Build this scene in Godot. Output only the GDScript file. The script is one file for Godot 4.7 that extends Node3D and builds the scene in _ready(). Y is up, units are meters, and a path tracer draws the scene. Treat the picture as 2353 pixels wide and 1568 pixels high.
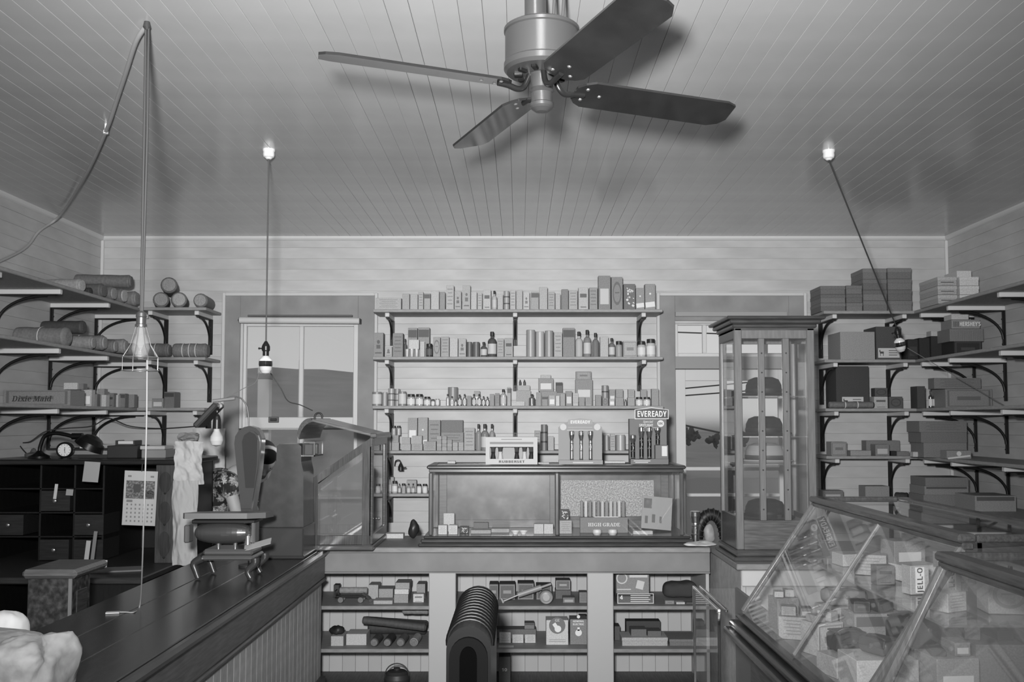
extends Node3D
# A general store seen from its shop floor: ceiling fan, wall shelves, counters and showcases.
const F := 2200.0
const CX := 1193.0
const CY := 846.0
const EYE_H := 1.6
const ZW := 7.3            # distance to the far wall
const XL := -3.21
const XR := 3.29
const HC := 3.02
const ZF := -3.2           # the shop front lies behind the camera
var TH := atan(0.056)
var rng := RandomNumberGenerator.new()
var mats := {}
var used := {}
var tx := {}

func _ready() -> void:
	rng.seed = 7
	make_camera()
	make_light()
	make_textures()
	make_room()
	make_openings()
	make_outside()
	make_wall_shelves()
	make_back_counter()
	make_side_counters()
	make_showcase()
	make_cases()
	make_hat_cabinet()
	make_slant_case()
	make_register_and_scale()
	make_desk()
	make_fan()
	make_hanging()
	make_center_goods()
	make_corner_goods()
	make_counter_goods()
	make_case_goods()
	make_person()

func make_camera() -> void:
	var c := Camera3D.new()
	c.name = "camera"
	c.projection = Camera3D.PROJECTION_FRUSTUM
	c.near = 0.05
	c.far = 400.0
	c.size = 1568.0 / F * 0.05
	c.frustum_offset = Vector2((1176.5 - CX) / F * 0.05, (CY - 784.0) / F * 0.05)
	c.position = Vector3(0, EYE_H, 0)
	c.rotation.x = TH
	add_child(c)
	c.current = true

func make_light() -> void:
	var w := WorldEnvironment.new()
	w.name = "world_environment"
	var e := Environment.new()
	e.background_mode = Environment.BG_SKY
	var sk := Sky.new()
	var sm := ProceduralSkyMaterial.new()
	sm.sky_top_color = Color(0.74, 0.74, 0.74)
	sm.sky_horizon_color = Color(0.84, 0.84, 0.84)
	sm.ground_horizon_color = Color(0.5, 0.5, 0.5)
	sm.ground_bottom_color = Color(0.3, 0.3, 0.3)
	sm.sun_angle_max = 0.0
	sk.sky_material = sm
	e.sky = sk
	e.background_energy_multiplier = 1.0
	e.tonemap_mode = Environment.TONE_MAPPER_LINEAR
	e.tonemap_exposure = 1.0
	e.sdfgi_enabled = true
	e.ssao_enabled = true
	e.ssil_enabled = true
	w.environment = e
	add_child(w)
	# the photographer's flash gun, held up beside the lens
	var s := SpotLight3D.new()
	s.name = "flash_light"
	s.position = Vector3(-0.14, EYE_H + 0.23, 0.02)
	s.rotation = Vector3(deg_to_rad(8.5), 0.0, 0.0)
	s.spot_angle = 41.0
	s.spot_angle_attenuation = 1.0
	s.light_energy = 37.0
	s.light_size = 0.085
	s.spot_range = 30.0
	s.spot_attenuation = 2.0
	s.shadow_enabled = true
	add_child(s)
	# the bare side of the same flash bulb, spilling past its reflector
	var o := OmniLight3D.new()
	o.name = "flash_bulb_light"
	o.position = s.position
	o.light_energy = 3.0
	o.light_size = 0.05
	o.omni_range = 30.0
	o.omni_attenuation = 2.0
	o.shadow_enabled = true
	add_child(o)

# ---------- measuring ----------
func at(px: float, py: float, z: float) -> Vector3:
	var c := cos(TH)
	var s := sin(TH)
	var t := (CY - py) / F
	var y := z * (s + t * c) / (c - t * s)
	return Vector3((px - CX) / F * (z * c + y * s), EYE_H + y, -z)

func hy(py: float, z: float) -> float:
	return at(CX, py, z).y

func wx(px: float, y: float, z: float) -> float:
	return (px - CX) / F * (z * cos(TH) + (y - EYE_H) * sin(TH))

# ---------- materials ----------
func noise_tex(freq: float, oct: int, lo: float, hi: float, sd: int, size := 256) -> Texture2D:
	var n := FastNoiseLite.new()
	n.seed = sd
	n.frequency = freq
	n.fractal_octaves = oct
	var t := NoiseTexture2D.new()
	t.noise = n
	t.width = size
	t.height = size
	t.seamless = true
	var r := Gradient.new()
	r.set_color(0, Color(lo, lo, lo))
	r.set_color(1, Color(hi, hi, hi))
	t.color_ramp = r
	return t

func make_textures() -> void:
	tx.paint = noise_tex(0.012, 4, 0.86, 1.0, 3)
	tx.enamel = noise_tex(0.012, 3, 0.95, 1.0, 31)
	tx.wood = noise_tex(0.02, 5, 0.72, 1.0, 5)
	tx.grain = noise_tex(0.02, 4, 0.86, 1.0, 15)
	tx.card = noise_tex(0.05, 3, 0.82, 1.0, 9)
	tx.paper = noise_tex(0.03, 4, 0.8, 1.0, 12)
	tx.mottle = noise_tex(0.02, 5, 0.35, 1.0, 21)
	tx.speckle = noise_tex(0.11, 3, 0.5, 1.0, 22)
	tx.stain = noise_tex(0.008, 5, 0.62, 1.0, 23)
	var im := Image.create(256, 256, false, Image.FORMAT_RGB8)
	im.fill(Color(0.13, 0.13, 0.13))
	var r := RandomNumberGenerator.new()
	r.seed = 11
	for k in 44:
		var cx := r.randf() * 256.0
		var cy := r.randf() * 256.0
		var np := r.randi_range(3, 6)
		var big := r.randf_range(12.0, 24.0)
		var rot := r.randf() * TAU
		for p in np:
			var a := rot + TAU * p / np
			var px := cx + cos(a) * big * 0.62
			var py := cy + sin(a) * big * 0.62
			for i in range(-int(big), int(big)):
				for j in range(-int(big), int(big)):
					var u := (i * cos(a) + j * sin(a)) / (big * 0.55)
					var v := (-i * sin(a) + j * cos(a)) / (big * 0.27)
					if u * u + v * v < 1.0:
						var g := 0.78 if u * u + v * v > 0.18 or p % 2 == 0 else 0.3
						im.set_pixel(posmod(int(px) + i, 256), posmod(int(py) + j, 256), Color(g, g, g))
	tx.floral = ImageTexture.create_from_image(im)

func gm(v: float, rough := 0.75, metal := 0.0, tex := "", sc := Vector3(4, 4, 4), spec := 0.5) -> StandardMaterial3D:
	var key := "%d_%.2f_%.2f_%s_%s_%.2f" % [int(v), rough, metal, tex, sc, spec]
	if mats.has(key):
		return mats[key]
	var m := StandardMaterial3D.new()
	m.resource_name = "grey_%d_%s" % [int(v), tex]
	var c := v / 255.0
	m.albedo_color = Color(c, c, c)
	m.roughness = rough
	m.metallic = metal
	m.metallic_specular = spec
	if tex:
		m.albedo_texture = tx[tex]
		m.uv1_triplanar = true
		m.uv1_scale = sc
	mats[key] = m
	return m

func glass(a := 0.05) -> StandardMaterial3D:
	var key := "glass%.3f" % a
	if not mats.has(key):
		var m := StandardMaterial3D.new()
		m.resource_name = "glass"
		m.albedo_color = Color(0.8, 0.8, 0.8, a)
		m.transparency = BaseMaterial3D.TRANSPARENCY_ALPHA
		m.roughness = 0.02
		mats[key] = m
	return mats[key]

func gauze(v: float, a: float) -> StandardMaterial3D:
	var key := "gauze%.2f_%.2f" % [v, a]
	if not mats.has(key):
		var m := StandardMaterial3D.new()
		m.resource_name = "wire_gauze"
		m.albedo_color = Color(v, v, v, a)
		m.transparency = BaseMaterial3D.TRANSPARENCY_ALPHA
		m.roughness = 0.9
		mats[key] = m
	return mats[key]

func dark_wood(v := 70.0, along := "x", rough := 0.35) -> StandardMaterial3D:
	var s := Vector3(1.2, 14, 14)
	if along == "z":
		s = Vector3(14, 14, 1.2)
	elif along == "y":
		s = Vector3(14, 1.2, 14)
	return gm(v, rough, 0.0, "wood", s)

# ---------- shapes ----------
func nb() -> SurfaceTool:
	var s := SurfaceTool.new()
	s.begin(Mesh.PRIMITIVE_TRIANGLES)
	return s

func tri(s: SurfaceTool, a: Vector3, b: Vector3, c: Vector3, na: Vector3, nb_: Vector3, nc: Vector3) -> void:
	if (b - a).cross(c - a).dot(na + nb_ + nc) > 0.0:
		var t := b
		b = c
		c = t
		t = nb_
		nb_ = nc
		nc = t
	s.set_normal(na)
	s.add_vertex(a)
	s.set_normal(nb_)
	s.add_vertex(b)
	s.set_normal(nc)
	s.add_vertex(c)

func quad(s: SurfaceTool, a: Vector3, b: Vector3, c: Vector3, d: Vector3, n: Vector3) -> void:
	tri(s, a, b, c, n, n, n)
	tri(s, a, c, d, n, n, n)

func box(s: SurfaceTool, c: Vector3, size: Vector3, bs := Basis(), bev := 0.0) -> void:
	var h := size / 2.0
	var b := minf(bev, minf(h.x, minf(h.y, h.z)) * 0.8)
	var ax := [Vector3(1, 0, 0), Vector3(0, 1, 0), Vector3(0, 0, 1)]
	for k in 3:
		var u: Vector3 = ax[(k + 1) % 3]
		var v: Vector3 = ax[(k + 2) % 3]
		var hu: float = h[(k + 1) % 3] - b
		var hv: float = h[(k + 2) % 3] - b
		for sg in [-1.0, 1.0]:
			var n: Vector3 = ax[k] * sg
			var o: Vector3 = n * h[k]
			quad(s, c + bs * (o - u * hu - v * hv), c + bs * (o + u * hu - v * hv), c + bs * (o + u * hu + v * hv), c + bs * (o - u * hu + v * hv), bs * n)
	if b <= 0.0:
		return
	for k in 3:
		var w: Vector3 = ax[k]
		var u: Vector3 = ax[(k + 1) % 3]
		var v: Vector3 = ax[(k + 2) % 3]
		var hu: float = h[(k + 1) % 3]
		var hv: float = h[(k + 2) % 3]
		var hw: float = h[k] - b
		for su in [-1.0, 1.0]:
			for sv in [-1.0, 1.0]:
				var p1: Vector3 = u * su * hu + v * sv * (hv - b)
				var p2: Vector3 = u * su * (hu - b) + v * sv * hv
				quad(s, c + bs * (p1 - w * hw), c + bs * (p1 + w * hw), c + bs * (p2 + w * hw), c + bs * (p2 - w * hw), bs * (u * su + v * sv).normalized())
	for sx in [-1.0, 1.0]:
		for sy in [-1.0, 1.0]:
			for sz in [-1.0, 1.0]:
				var n := (bs * Vector3(sx, sy, sz)).normalized()
				tri(s, c + bs * Vector3(sx * h.x, sy * (h.y - b), sz * (h.z - b)), c + bs * Vector3(sx * (h.x - b), sy * h.y, sz * (h.z - b)), c + bs * Vector3(sx * (h.x - b), sy * (h.y - b), sz * h.z), n, n, n)

# a box between two corners
func bb(s: SurfaceTool, a: Vector3, b: Vector3, bev := 0.0) -> void:
	box(s, (a + b) / 2.0, (b - a).abs(), Basis(), bev)

# profile of (radius, height), turned about the y axis of bs at p
func lathe(s: SurfaceTool, prof: Array, p: Vector3, seg := 16, bs := Basis(), sx := 1.0, sz := 1.0) -> void:
	for i in prof.size() - 1:
		var a: Vector2 = prof[i]
		var b: Vector2 = prof[i + 1]
		var d := b - a
		if d.length() < 1e-7:
			continue
		var nn := Vector2(d.y, -d.x).normalized()
		for k in seg:
			var t0 := TAU * k / seg
			var t1 := TAU * (k + 1) / seg
			var c0 := Vector3(cos(t0) * sx, 0, sin(t0) * sz)
			var c1 := Vector3(cos(t1) * sx, 0, sin(t1) * sz)
			var n0 := (bs * (c0 * nn.x + Vector3(0, nn.y, 0))).normalized()
			var n1 := (bs * (c1 * nn.x + Vector3(0, nn.y, 0))).normalized()
			var A := p + bs * (c0 * a.x + Vector3(0, a.y, 0))
			var B := p + bs * (c1 * a.x + Vector3(0, a.y, 0))
			var C := p + bs * (c1 * b.x + Vector3(0, b.y, 0))
			var D := p + bs * (c0 * b.x + Vector3(0, b.y, 0))
			if a.x > 1e-6:
				tri(s, A, B, C, n0, n1, n1)
			if b.x > 1e-6:
				tri(s, A, C, D, n0, n1, n0)

func tube(s: SurfaceTool, pts: Array, r: float, seg := 8, r2 := -1.0) -> void:
	var n := pts.size()
	var rings := []
	var up := Vector3.UP
	for i in n:
		var dir: Vector3 = (pts[mini(i + 1, n - 1)] - pts[maxi(i - 1, 0)]).normalized()
		if absf(dir.dot(up)) > 0.95:
			up = Vector3.RIGHT
		var u := dir.cross(up).normalized()
		var v := u.cross(dir).normalized()
		up = v
		var rr := r if r2 < 0.0 else lerpf(r, r2, float(i) / (n - 1))
		var ring := []
		for k in seg:
			var a := TAU * k / seg
			ring.append([pts[i] + (u * cos(a) + v * sin(a)) * rr, u * cos(a) + v * sin(a)])
		rings.append(ring)
	for i in n - 1:
		for k in seg:
			var a = rings[i][k]
			var b = rings[i][(k + 1) % seg]
			var c = rings[i + 1][(k + 1) % seg]
			var d = rings[i + 1][k]
			tri(s, a[0], b[0], c[0], a[1], b[1], c[1])
			tri(s, a[0], c[0], d[0], a[1], c[1], d[1])
	for e in [0, n - 1]:
		var cn: Vector3 = (pts[0] - pts[1]).normalized() if e == 0 else (pts[n - 1] - pts[n - 2]).normalized()
		for k in seg:
			tri(s, pts[e], rings[e][k][0], rings[e][(k + 1) % seg][0], cn, cn, cn)

# poly in x,y pushed along z by depth (centred), then moved by xf
func prism(s: SurfaceTool, poly: PackedVector2Array, depth: float, xf: Transform3D) -> void:
	var h := depth / 2.0
	var ids := Geometry2D.triangulate_polygon(poly)
	for sg in [-1.0, 1.0]:
		var n: Vector3 = (xf.basis * Vector3(0, 0, sg)).normalized()
		for i in range(0, ids.size(), 3):
			tri(s, xf * Vector3(poly[ids[i]].x, poly[ids[i]].y, h * sg), xf * Vector3(poly[ids[i + 1]].x, poly[ids[i + 1]].y, h * sg), xf * Vector3(poly[ids[i + 2]].x, poly[ids[i + 2]].y, h * sg), n, n, n)
	var cw := Geometry2D.is_polygon_clockwise(poly)
	for i in poly.size():
		var a := poly[i]
		var b := poly[(i + 1) % poly.size()]
		var d := (b - a).normalized()
		var nn := Vector2(d.y, -d.x) if not cw else Vector2(-d.y, d.x)
		quad(s, xf * Vector3(a.x, a.y, -h), xf * Vector3(b.x, b.y, -h), xf * Vector3(b.x, b.y, h), xf * Vector3(a.x, a.y, h), (xf.basis * Vector3(nn.x, nn.y, 0)).normalized())

func bez(a: Vector3, b: Vector3, c: Vector3, d: Vector3, n := 14) -> Array:
	var out := []
	for i in n + 1:
		out.append(a.bezier_interpolate(b, c, d, float(i) / n))
	return out

func smooth_path(pts: Array, n := 6) -> Array:
	var c := Curve3D.new()
	for i in pts.size():
		var t: Vector3 = (pts[mini(i + 1, pts.size() - 1)] - pts[maxi(i - 1, 0)]) / 6.0
		c.add_point(pts[i], -t, t)
	var out := []
	for i in pts.size() - 1:
		for k in n:
			out.append(c.sample(i, float(k) / n))
	out.append(pts[pts.size() - 1])
	return out

# lumpy closed shape: a ball stretched to size and pushed about by noise
func blob(s: SurfaceTool, c: Vector3, size: Vector3, amp: float, freq: float, sd: int, seg := 18, sq := 1.0, bs := Basis()) -> void:
	var n := FastNoiseLite.new()
	n.seed = sd
	n.frequency = freq
	var P := []
	for i in seg + 1:
		var row := []
		var th := PI * i / seg
		for k in seg * 2:
			var ph := TAU * k / (seg * 2)
			var d := Vector3(sin(th) * cos(ph), cos(th), sin(th) * sin(ph))
			var e := Vector3(signf(d.x) * pow(absf(d.x), sq), signf(d.y) * pow(absf(d.y), sq), signf(d.z) * pow(absf(d.z), sq))
			var q := e * size * 0.5
			row.append(c + bs * (q + d * amp * n.get_noise_3dv(q * 10.0 + Vector3(sd, 0, 0))))
		P.append(row)
	var m := seg * 2
	var N := []
	for i in seg + 1:
		var row := []
		for k in m:
			var du: Vector3 = P[i][(k + 1) % m] - P[i][(k + m - 1) % m]
			var dv: Vector3 = P[mini(i + 1, seg)][k] - P[maxi(i - 1, 0)][k]
			var nn := dv.cross(du)
			if nn.length() < 1e-9:
				nn = P[i][k] - c
			if nn.dot(P[i][k] - c) < 0:
				nn = -nn
			row.append(nn.normalized())
		N.append(row)
	for i in seg:
		for k in m:
			var k1 := (k + 1) % m
			if i > 0:
				tri(s, P[i][k], P[i][k1], P[i + 1][k1], N[i][k], N[i][k1], N[i + 1][k1])
			if i < seg - 1:
				tri(s, P[i][k], P[i + 1][k1], P[i + 1][k], N[i][k], N[i + 1][k1], N[i + 1][k])

func done(s: SurfaceTool, called: String, m: Material, parent: Node = null) -> MeshInstance3D:
	var o := MeshInstance3D.new()
	o.mesh = s.commit()
	o.material_override = m
	if parent:
		o.name = called
		parent.add_child(o, true)
	else:
		o.name = numbered(called)
		add_child(o)
	return o

func pane(called: String, a: Vector3, b: Vector3, c: Vector3, d: Vector3, m: Material, parent: Node) -> MeshInstance3D:
	var s := nb()
	var n := (b - a).cross(d - a).normalized()
	quad(s, a, b, c, d, n)
	return done(s, called, m, parent)

func numbered(n: String) -> String:
	used[n] = used.get(n, -1) + 1
	return n if used[n] == 0 else "%s_%03d" % [n, used[n]]

func thing(called: String, label: String, cat: String, p := Vector3.ZERO, group := "", turn := 0.0) -> Node3D:
	var o := Node3D.new()
	o.name = numbered(called)
	add_child(o)
	o.position = p
	o.rotation.y = turn
	o.set_meta("label", label)
	o.set_meta("category", cat)
	if group:
		o.set_meta("group", group)
	return o

func tag(o: Node, label: String, cat: String, group := "") -> void:
	o.set_meta("label", label)
	o.set_meta("category", cat)
	if group:
		o.set_meta("group", group)

func struct_node(called: String) -> Node3D:
	var o := Node3D.new()
	o.name = called
	add_child(o)
	o.set_meta("kind", "structure")
	return o

func simple(called: String, a: Vector3, b: Vector3, m: Material, parent: Node, bev := 0.002) -> MeshInstance3D:
	var s := nb()
	bb(s, a, b, bev)
	return done(s, called, m, parent)

func text(parent: Node, words: String, size: float, p: Vector3, m: Material, font := "Droid Sans", bold := true, deep := 0.0012, bs := Basis(), stretch := 1.0, called := "lettering") -> MeshInstance3D:
	var t := TextMesh.new()
	var f := SystemFont.new()
	f.font_names = PackedStringArray([font])
	f.font_weight = 700 if bold else 400
	t.font = f
	t.text = words
	t.font_size = 32
	t.pixel_size = size / 23.0      # size: height of a capital
	t.depth = deep
	t.curve_step = 4.0
	var o := MeshInstance3D.new()
	o.mesh = t
	o.material_override = m
	o.name = called
	parent.add_child(o, true)
	o.transform = Transform3D(bs.scaled_local(Vector3(stretch, 1, 1)), p)
	return o

# ---------- the room ----------
# one matched board: a flat strip with chamfered long edges, length along x, face towards +z, back at z = 0
var board_meshes := {}
func board_mesh(l: float, w: float, t := 0.016) -> Mesh:
	var key := "%.3f_%.4f_%.3f" % [l, w, t]
	if not board_meshes.has(key):
		var s := nb()
		var c := 0.0013
		var poly := PackedVector2Array([Vector2(-w / 2, 0), Vector2(w / 2, 0), Vector2(w / 2, t - c), Vector2(w / 2 - c, t), Vector2(-w / 2 + c, t), Vector2(-w / 2, t - c)])
		prism(s, poly, l, Transform3D(Basis(Vector3(0, 1, 0), Vector3(0, 0, 1), Vector3(1, 0, 0)), Vector3.ZERO))
		board_meshes[key] = s.commit()
	return board_meshes[key]

func board(parent: Node, called: String, l: float, w: float, xf: Transform3D, m: Material) -> void:
	var o := MeshInstance3D.new()
	o.mesh = board_mesh(l, w)
	o.material_override = m
	o.name = called
	parent.add_child(o, true)
	o.transform = xf

const PITCH := 0.0832
const WALL_PITCH := HC / 36.0
func make_room() -> void:
	# shells
	var fl := struct_node("floor")
	simple("slab", Vector3(XL - 0.2, -0.12, -ZW - 0.2), Vector3(XR + 0.2, 0.0, -ZF + 0.2), dark_wood(95, "z", 0.6), fl, 0.0)
	var ce := struct_node("ceiling")
	simple("ceiling_deck", Vector3(XL - 0.2, HC + 0.017, -ZW - 0.2), Vector3(XR + 0.2, HC + 0.12, -ZF + 0.2), gm(120), ce, 0.0)
	var wl := struct_node("wall_left")
	simple("wall_backing", Vector3(XL - 0.2, 0, -ZW - 0.2), Vector3(XL - 0.017, HC, -ZF + 0.2), gm(130), wl, 0.0)
	var wr := struct_node("wall_right")
	simple("wall_backing", Vector3(XR + 0.017, 0, -ZW - 0.2), Vector3(XR + 0.2, HC, -ZF + 0.2), gm(130), wr, 0.0)
	var ceil_m := [gm(193, 0.2, 0, "enamel", Vector3(1, 1, 0.3), 0.72), gm(192, 0.2, 0, "enamel", Vector3(1, 1, 0.3), 0.72), gm(194, 0.2, 0, "enamel", Vector3(1, 1, 0.3), 0.72)]
	var wall_m := [gm(206, 0.45, 0, "paint", Vector3(0.5, 1.5, 0.5)), gm(205, 0.45, 0, "paint", Vector3(0.6, 1.4, 0.6)), gm(207, 0.45, 0, "paint", Vector3(0.4, 1.6, 0.4))]
	# ceiling boards run from the shop front to the far wall
	var n := 78
	var cp := (XR - XL) / n
	var len_z := ZW - ZF
	for i in n:
		var x := XL + cp * (i + 0.5)
		var gap: float = [0.0004, 0.0008, 0.0004, 0.0022, 0.0005, 0.0012][rng.randi() % 6]
		board(ce, "board", len_z, cp - gap, Transform3D(Basis(Vector3(0, 0, 1), Vector3(1, 0, 0), Vector3(0, -1, 0)), Vector3(x, HC + 0.016, -(ZW + ZF) / 2)), ceil_m[rng.randi() % 3])
	# side walls
	var rows := 36
	for i in rows:
		var y := WALL_PITCH * (i + 0.5)
		var gap: float = [0.0004, 0.0006, 0.0012][rng.randi() % 3]
		board(wl, "board", len_z, WALL_PITCH - gap, Transform3D(Basis(Vector3(0, 0, -1), Vector3(0, 1, 0), Vector3(1, 0, 0)), Vector3(XL - 0.016, y, -(ZW + ZF) / 2)), wall_m[rng.randi() % 3])
		board(wr, "board", len_z, WALL_PITCH - gap, Transform3D(Basis(Vector3(0, 0, 1), Vector3(0, 1, 0), Vector3(-1, 0, 0)), Vector3(XR + 0.016, y, -(ZW + ZF) / 2)), wall_m[rng.randi() % 3])
	# far wall with the window and door openings left clear
	var wb := struct_node("wall_back")
	var holes := [WIN, DOOR]
	for i in rows:
		var y := WALL_PITCH * (i + 0.5)
		var gap: float = [0.0002, 0.0003, 0.0006][rng.randi() % 3]
		var cuts := [XL]
		for h in holes:
			if y + 0.02 > h[2] and y - 0.02 < h[3]:
				cuts.append(h[0])
				cuts.append(h[1])
		cuts.append(XR)
		for k in range(0, cuts.size(), 2):
			var l: float = cuts[k + 1] - cuts[k]
			board(wb, "board", l, WALL_PITCH - gap, Transform3D(Basis(), Vector3((cuts[k] + cuts[k + 1]) / 2, y, -ZW - 0.016)), wall_m[rng.randi() % 3])
	var bk := nb()
	var zb0 := -ZW - 0.14
	var zb1 := -ZW - 0.017
	for r in [[XL - 0.2, WIN[0], 0.0, HC], [WIN[1], DOOR[0], 0.0, HC], [DOOR[1], XR + 0.2, 0.0, HC], [WIN[0], WIN[1], WIN[3], HC], [WIN[0], WIN[1], 0.0, WIN[2]], [DOOR[0], DOOR[1], DOOR[3], HC]]:
		bb(bk, Vector3(r[0], r[2], zb0), Vector3(r[1], r[3], zb1))
	done(bk, "wall_backing", gm(140), wb)
	# shop front behind the camera: wall with two show windows and a doorway
	var wf := struct_node("wall_front")
	var fr := nb()
	var z0 := -ZF
	var z1 := -ZF + 0.15
	for r in [[XL - 0.2, -2.9, 0.0, HC], [-0.75, -0.55, 0.0, HC], [0.55, 0.75, 0.0, HC], [2.9, XR + 0.2, 0.0, HC], [-2.9, -0.75, 0.0, 0.6], [0.75, 2.9, 0.0, 0.6], [-2.9, 2.9, 2.65, HC]]:
		bb(fr, Vector3(r[0], r[2], z0), Vector3(r[1], r[3], z1))
	done(fr, "wall_panel", gm(190), wf)
	for r in [[-2.9, -0.75, 0.6, 2.65], [0.75, 2.9, 0.6, 2.65], [-0.55, 0.55, 0.0, 2.65]]:
		pane("pane", Vector3(r[0], r[2], z0 + 0.07), Vector3(r[1], r[2], z0 + 0.07), Vector3(r[1], r[3], z0 + 0.07), Vector3(r[0], r[3], z0 + 0.07), glass(0.04), wf)
	# trims
	var tm := gm(214, 0.5)
	var q := PackedVector2Array([Vector2(0, 0), Vector2(0.028, 0), Vector2(0.026, -0.012), Vector2(0.018, -0.022), Vector2(0.008, -0.028), Vector2(0, -0.03)])
	var s := nb()
	prism(s, q, XR - XL, Transform3D(Basis(Vector3(0, 0, 1), Vector3(0, 1, 0), Vector3(-1, 0, 0)), Vector3((XL + XR) / 2, HC, -ZW)))
	done(s, "trim_1", tm).set_meta("kind", "structure")
	s = nb()
	prism(s, q, len_z, Transform3D(Basis(), Vector3(XL, HC, -(ZW + ZF) / 2)))
	done(s, "trim_2", tm).set_meta("kind", "structure")
	s = nb()
	prism(s, q, len_z, Transform3D(Basis(Vector3(-1, 0, 0), Vector3(0, 1, 0), Vector3(0, 0, -1)), Vector3(XR, HC, -(ZW + ZF) / 2)))
	done(s, "trim_3", tm).set_meta("kind", "structure")
	s = nb()
	bb(s, Vector3(XL, 0, -ZW), Vector3(XL + 0.022, HC - 0.03, -ZW + 0.022), 0.004)
	done(s, "trim_4", tm).set_meta("kind", "structure")
	s = nb()
	bb(s, Vector3(XR - 0.022, 0, -ZW), Vector3(XR, HC - 0.03, -ZW + 0.022), 0.004)
	done(s, "trim_5", tm).set_meta("kind", "structure")

# openings: x0, x1, y0, y1
const WIN := [-2.13, -1.23, 1.0, 2.37]
const DOOR := [1.19, 2.06, 0.0, 2.37]

func casing(o: Node3D, r: Array, outx0: float, outx1: float, top: float, bottom: float) -> void:
	var gy := gm(150, 0.6, 0, "paint", Vector3(1, 1, 1))
	var li := gm(205, 0.55)
	var z := -ZW
	simple("casing_board", Vector3(outx0, bottom, z), Vector3(r[0], top, z + 0.022), gy, o)
	simple("casing_board", Vector3(r[1], bottom, z), Vector3(outx1, top, z + 0.022), gy, o)
	simple("casing_board", Vector3(r[0], r[3], z), Vector3(r[1], top, z + 0.022), gy, o)
	simple("casing_edge", Vector3(outx0 - 0.025, bottom, z), Vector3(outx0, top + 0.025, z + 0.03), li, o, 0.005)
	simple("casing_edge", Vector3(outx1, bottom, z), Vector3(outx1 + 0.025, top + 0.025, z + 0.03), li, o, 0.005)
	simple("casing_edge", Vector3(outx0, top, z), Vector3(outx1, top + 0.025, z + 0.03), li, o, 0.005)
	# reveal of the opening
	var s := nb()
	bb(s, Vector3(r[0] - 0.02, r[2], z - 0.14), Vector3(r[0], r[3], z + 0.002))
	bb(s, Vector3(r[1], r[2], z - 0.14), Vector3(r[1] + 0.02, r[3], z + 0.002))
	bb(s, Vector3(r[0] - 0.02, r[3], z - 0.14), Vector3(r[1] + 0.02, r[3] + 0.02, z + 0.002))
	done(s, "reveal", li, o)

func sash(o: Node3D, x0: float, x1: float, y0: float, y1: float, z: float, stile: float, bottom: float, mull: Array, called := "sash") -> void:
	var m := gm(212, 0.5)
	var s := nb()
	bb(s, Vector3(x0, y0, z - 0.018), Vector3(x0 + stile, y1, z + 0.018), 0.004)
	bb(s, Vector3(x1 - stile, y0, z - 0.018), Vector3(x1, y1, z + 0.018), 0.004)
	bb(s, Vector3(x0 + stile, y0, z - 0.018), Vector3(x1 - stile, y0 + bottom, z + 0.018), 0.004)
	bb(s, Vector3(x0 + stile, y1 - stile, z - 0.018), Vector3(x1 - stile, y1, z + 0.018), 0.004)
	for x in mull:
		bb(s, Vector3(x - 0.016, y0 + bottom, z - 0.016), Vector3(x + 0.016, y1 - stile, z + 0.016), 0.004)
	var f := done(s, called, m, o)
	var xs := [x0 + stile]
	for x in mull:
		xs.append(x - 0.016)
		xs.append(x + 0.016)
	xs.append(x1 - stile)
	for k in range(0, xs.size(), 2):
		pane("pane", Vector3(xs[k], y0 + bottom, z), Vector3(xs[k + 1], y0 + bottom, z), Vector3(xs[k + 1], y1 - stile, z), Vector3(xs[k], y1 - stile, z), glass(0.06), f)

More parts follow.
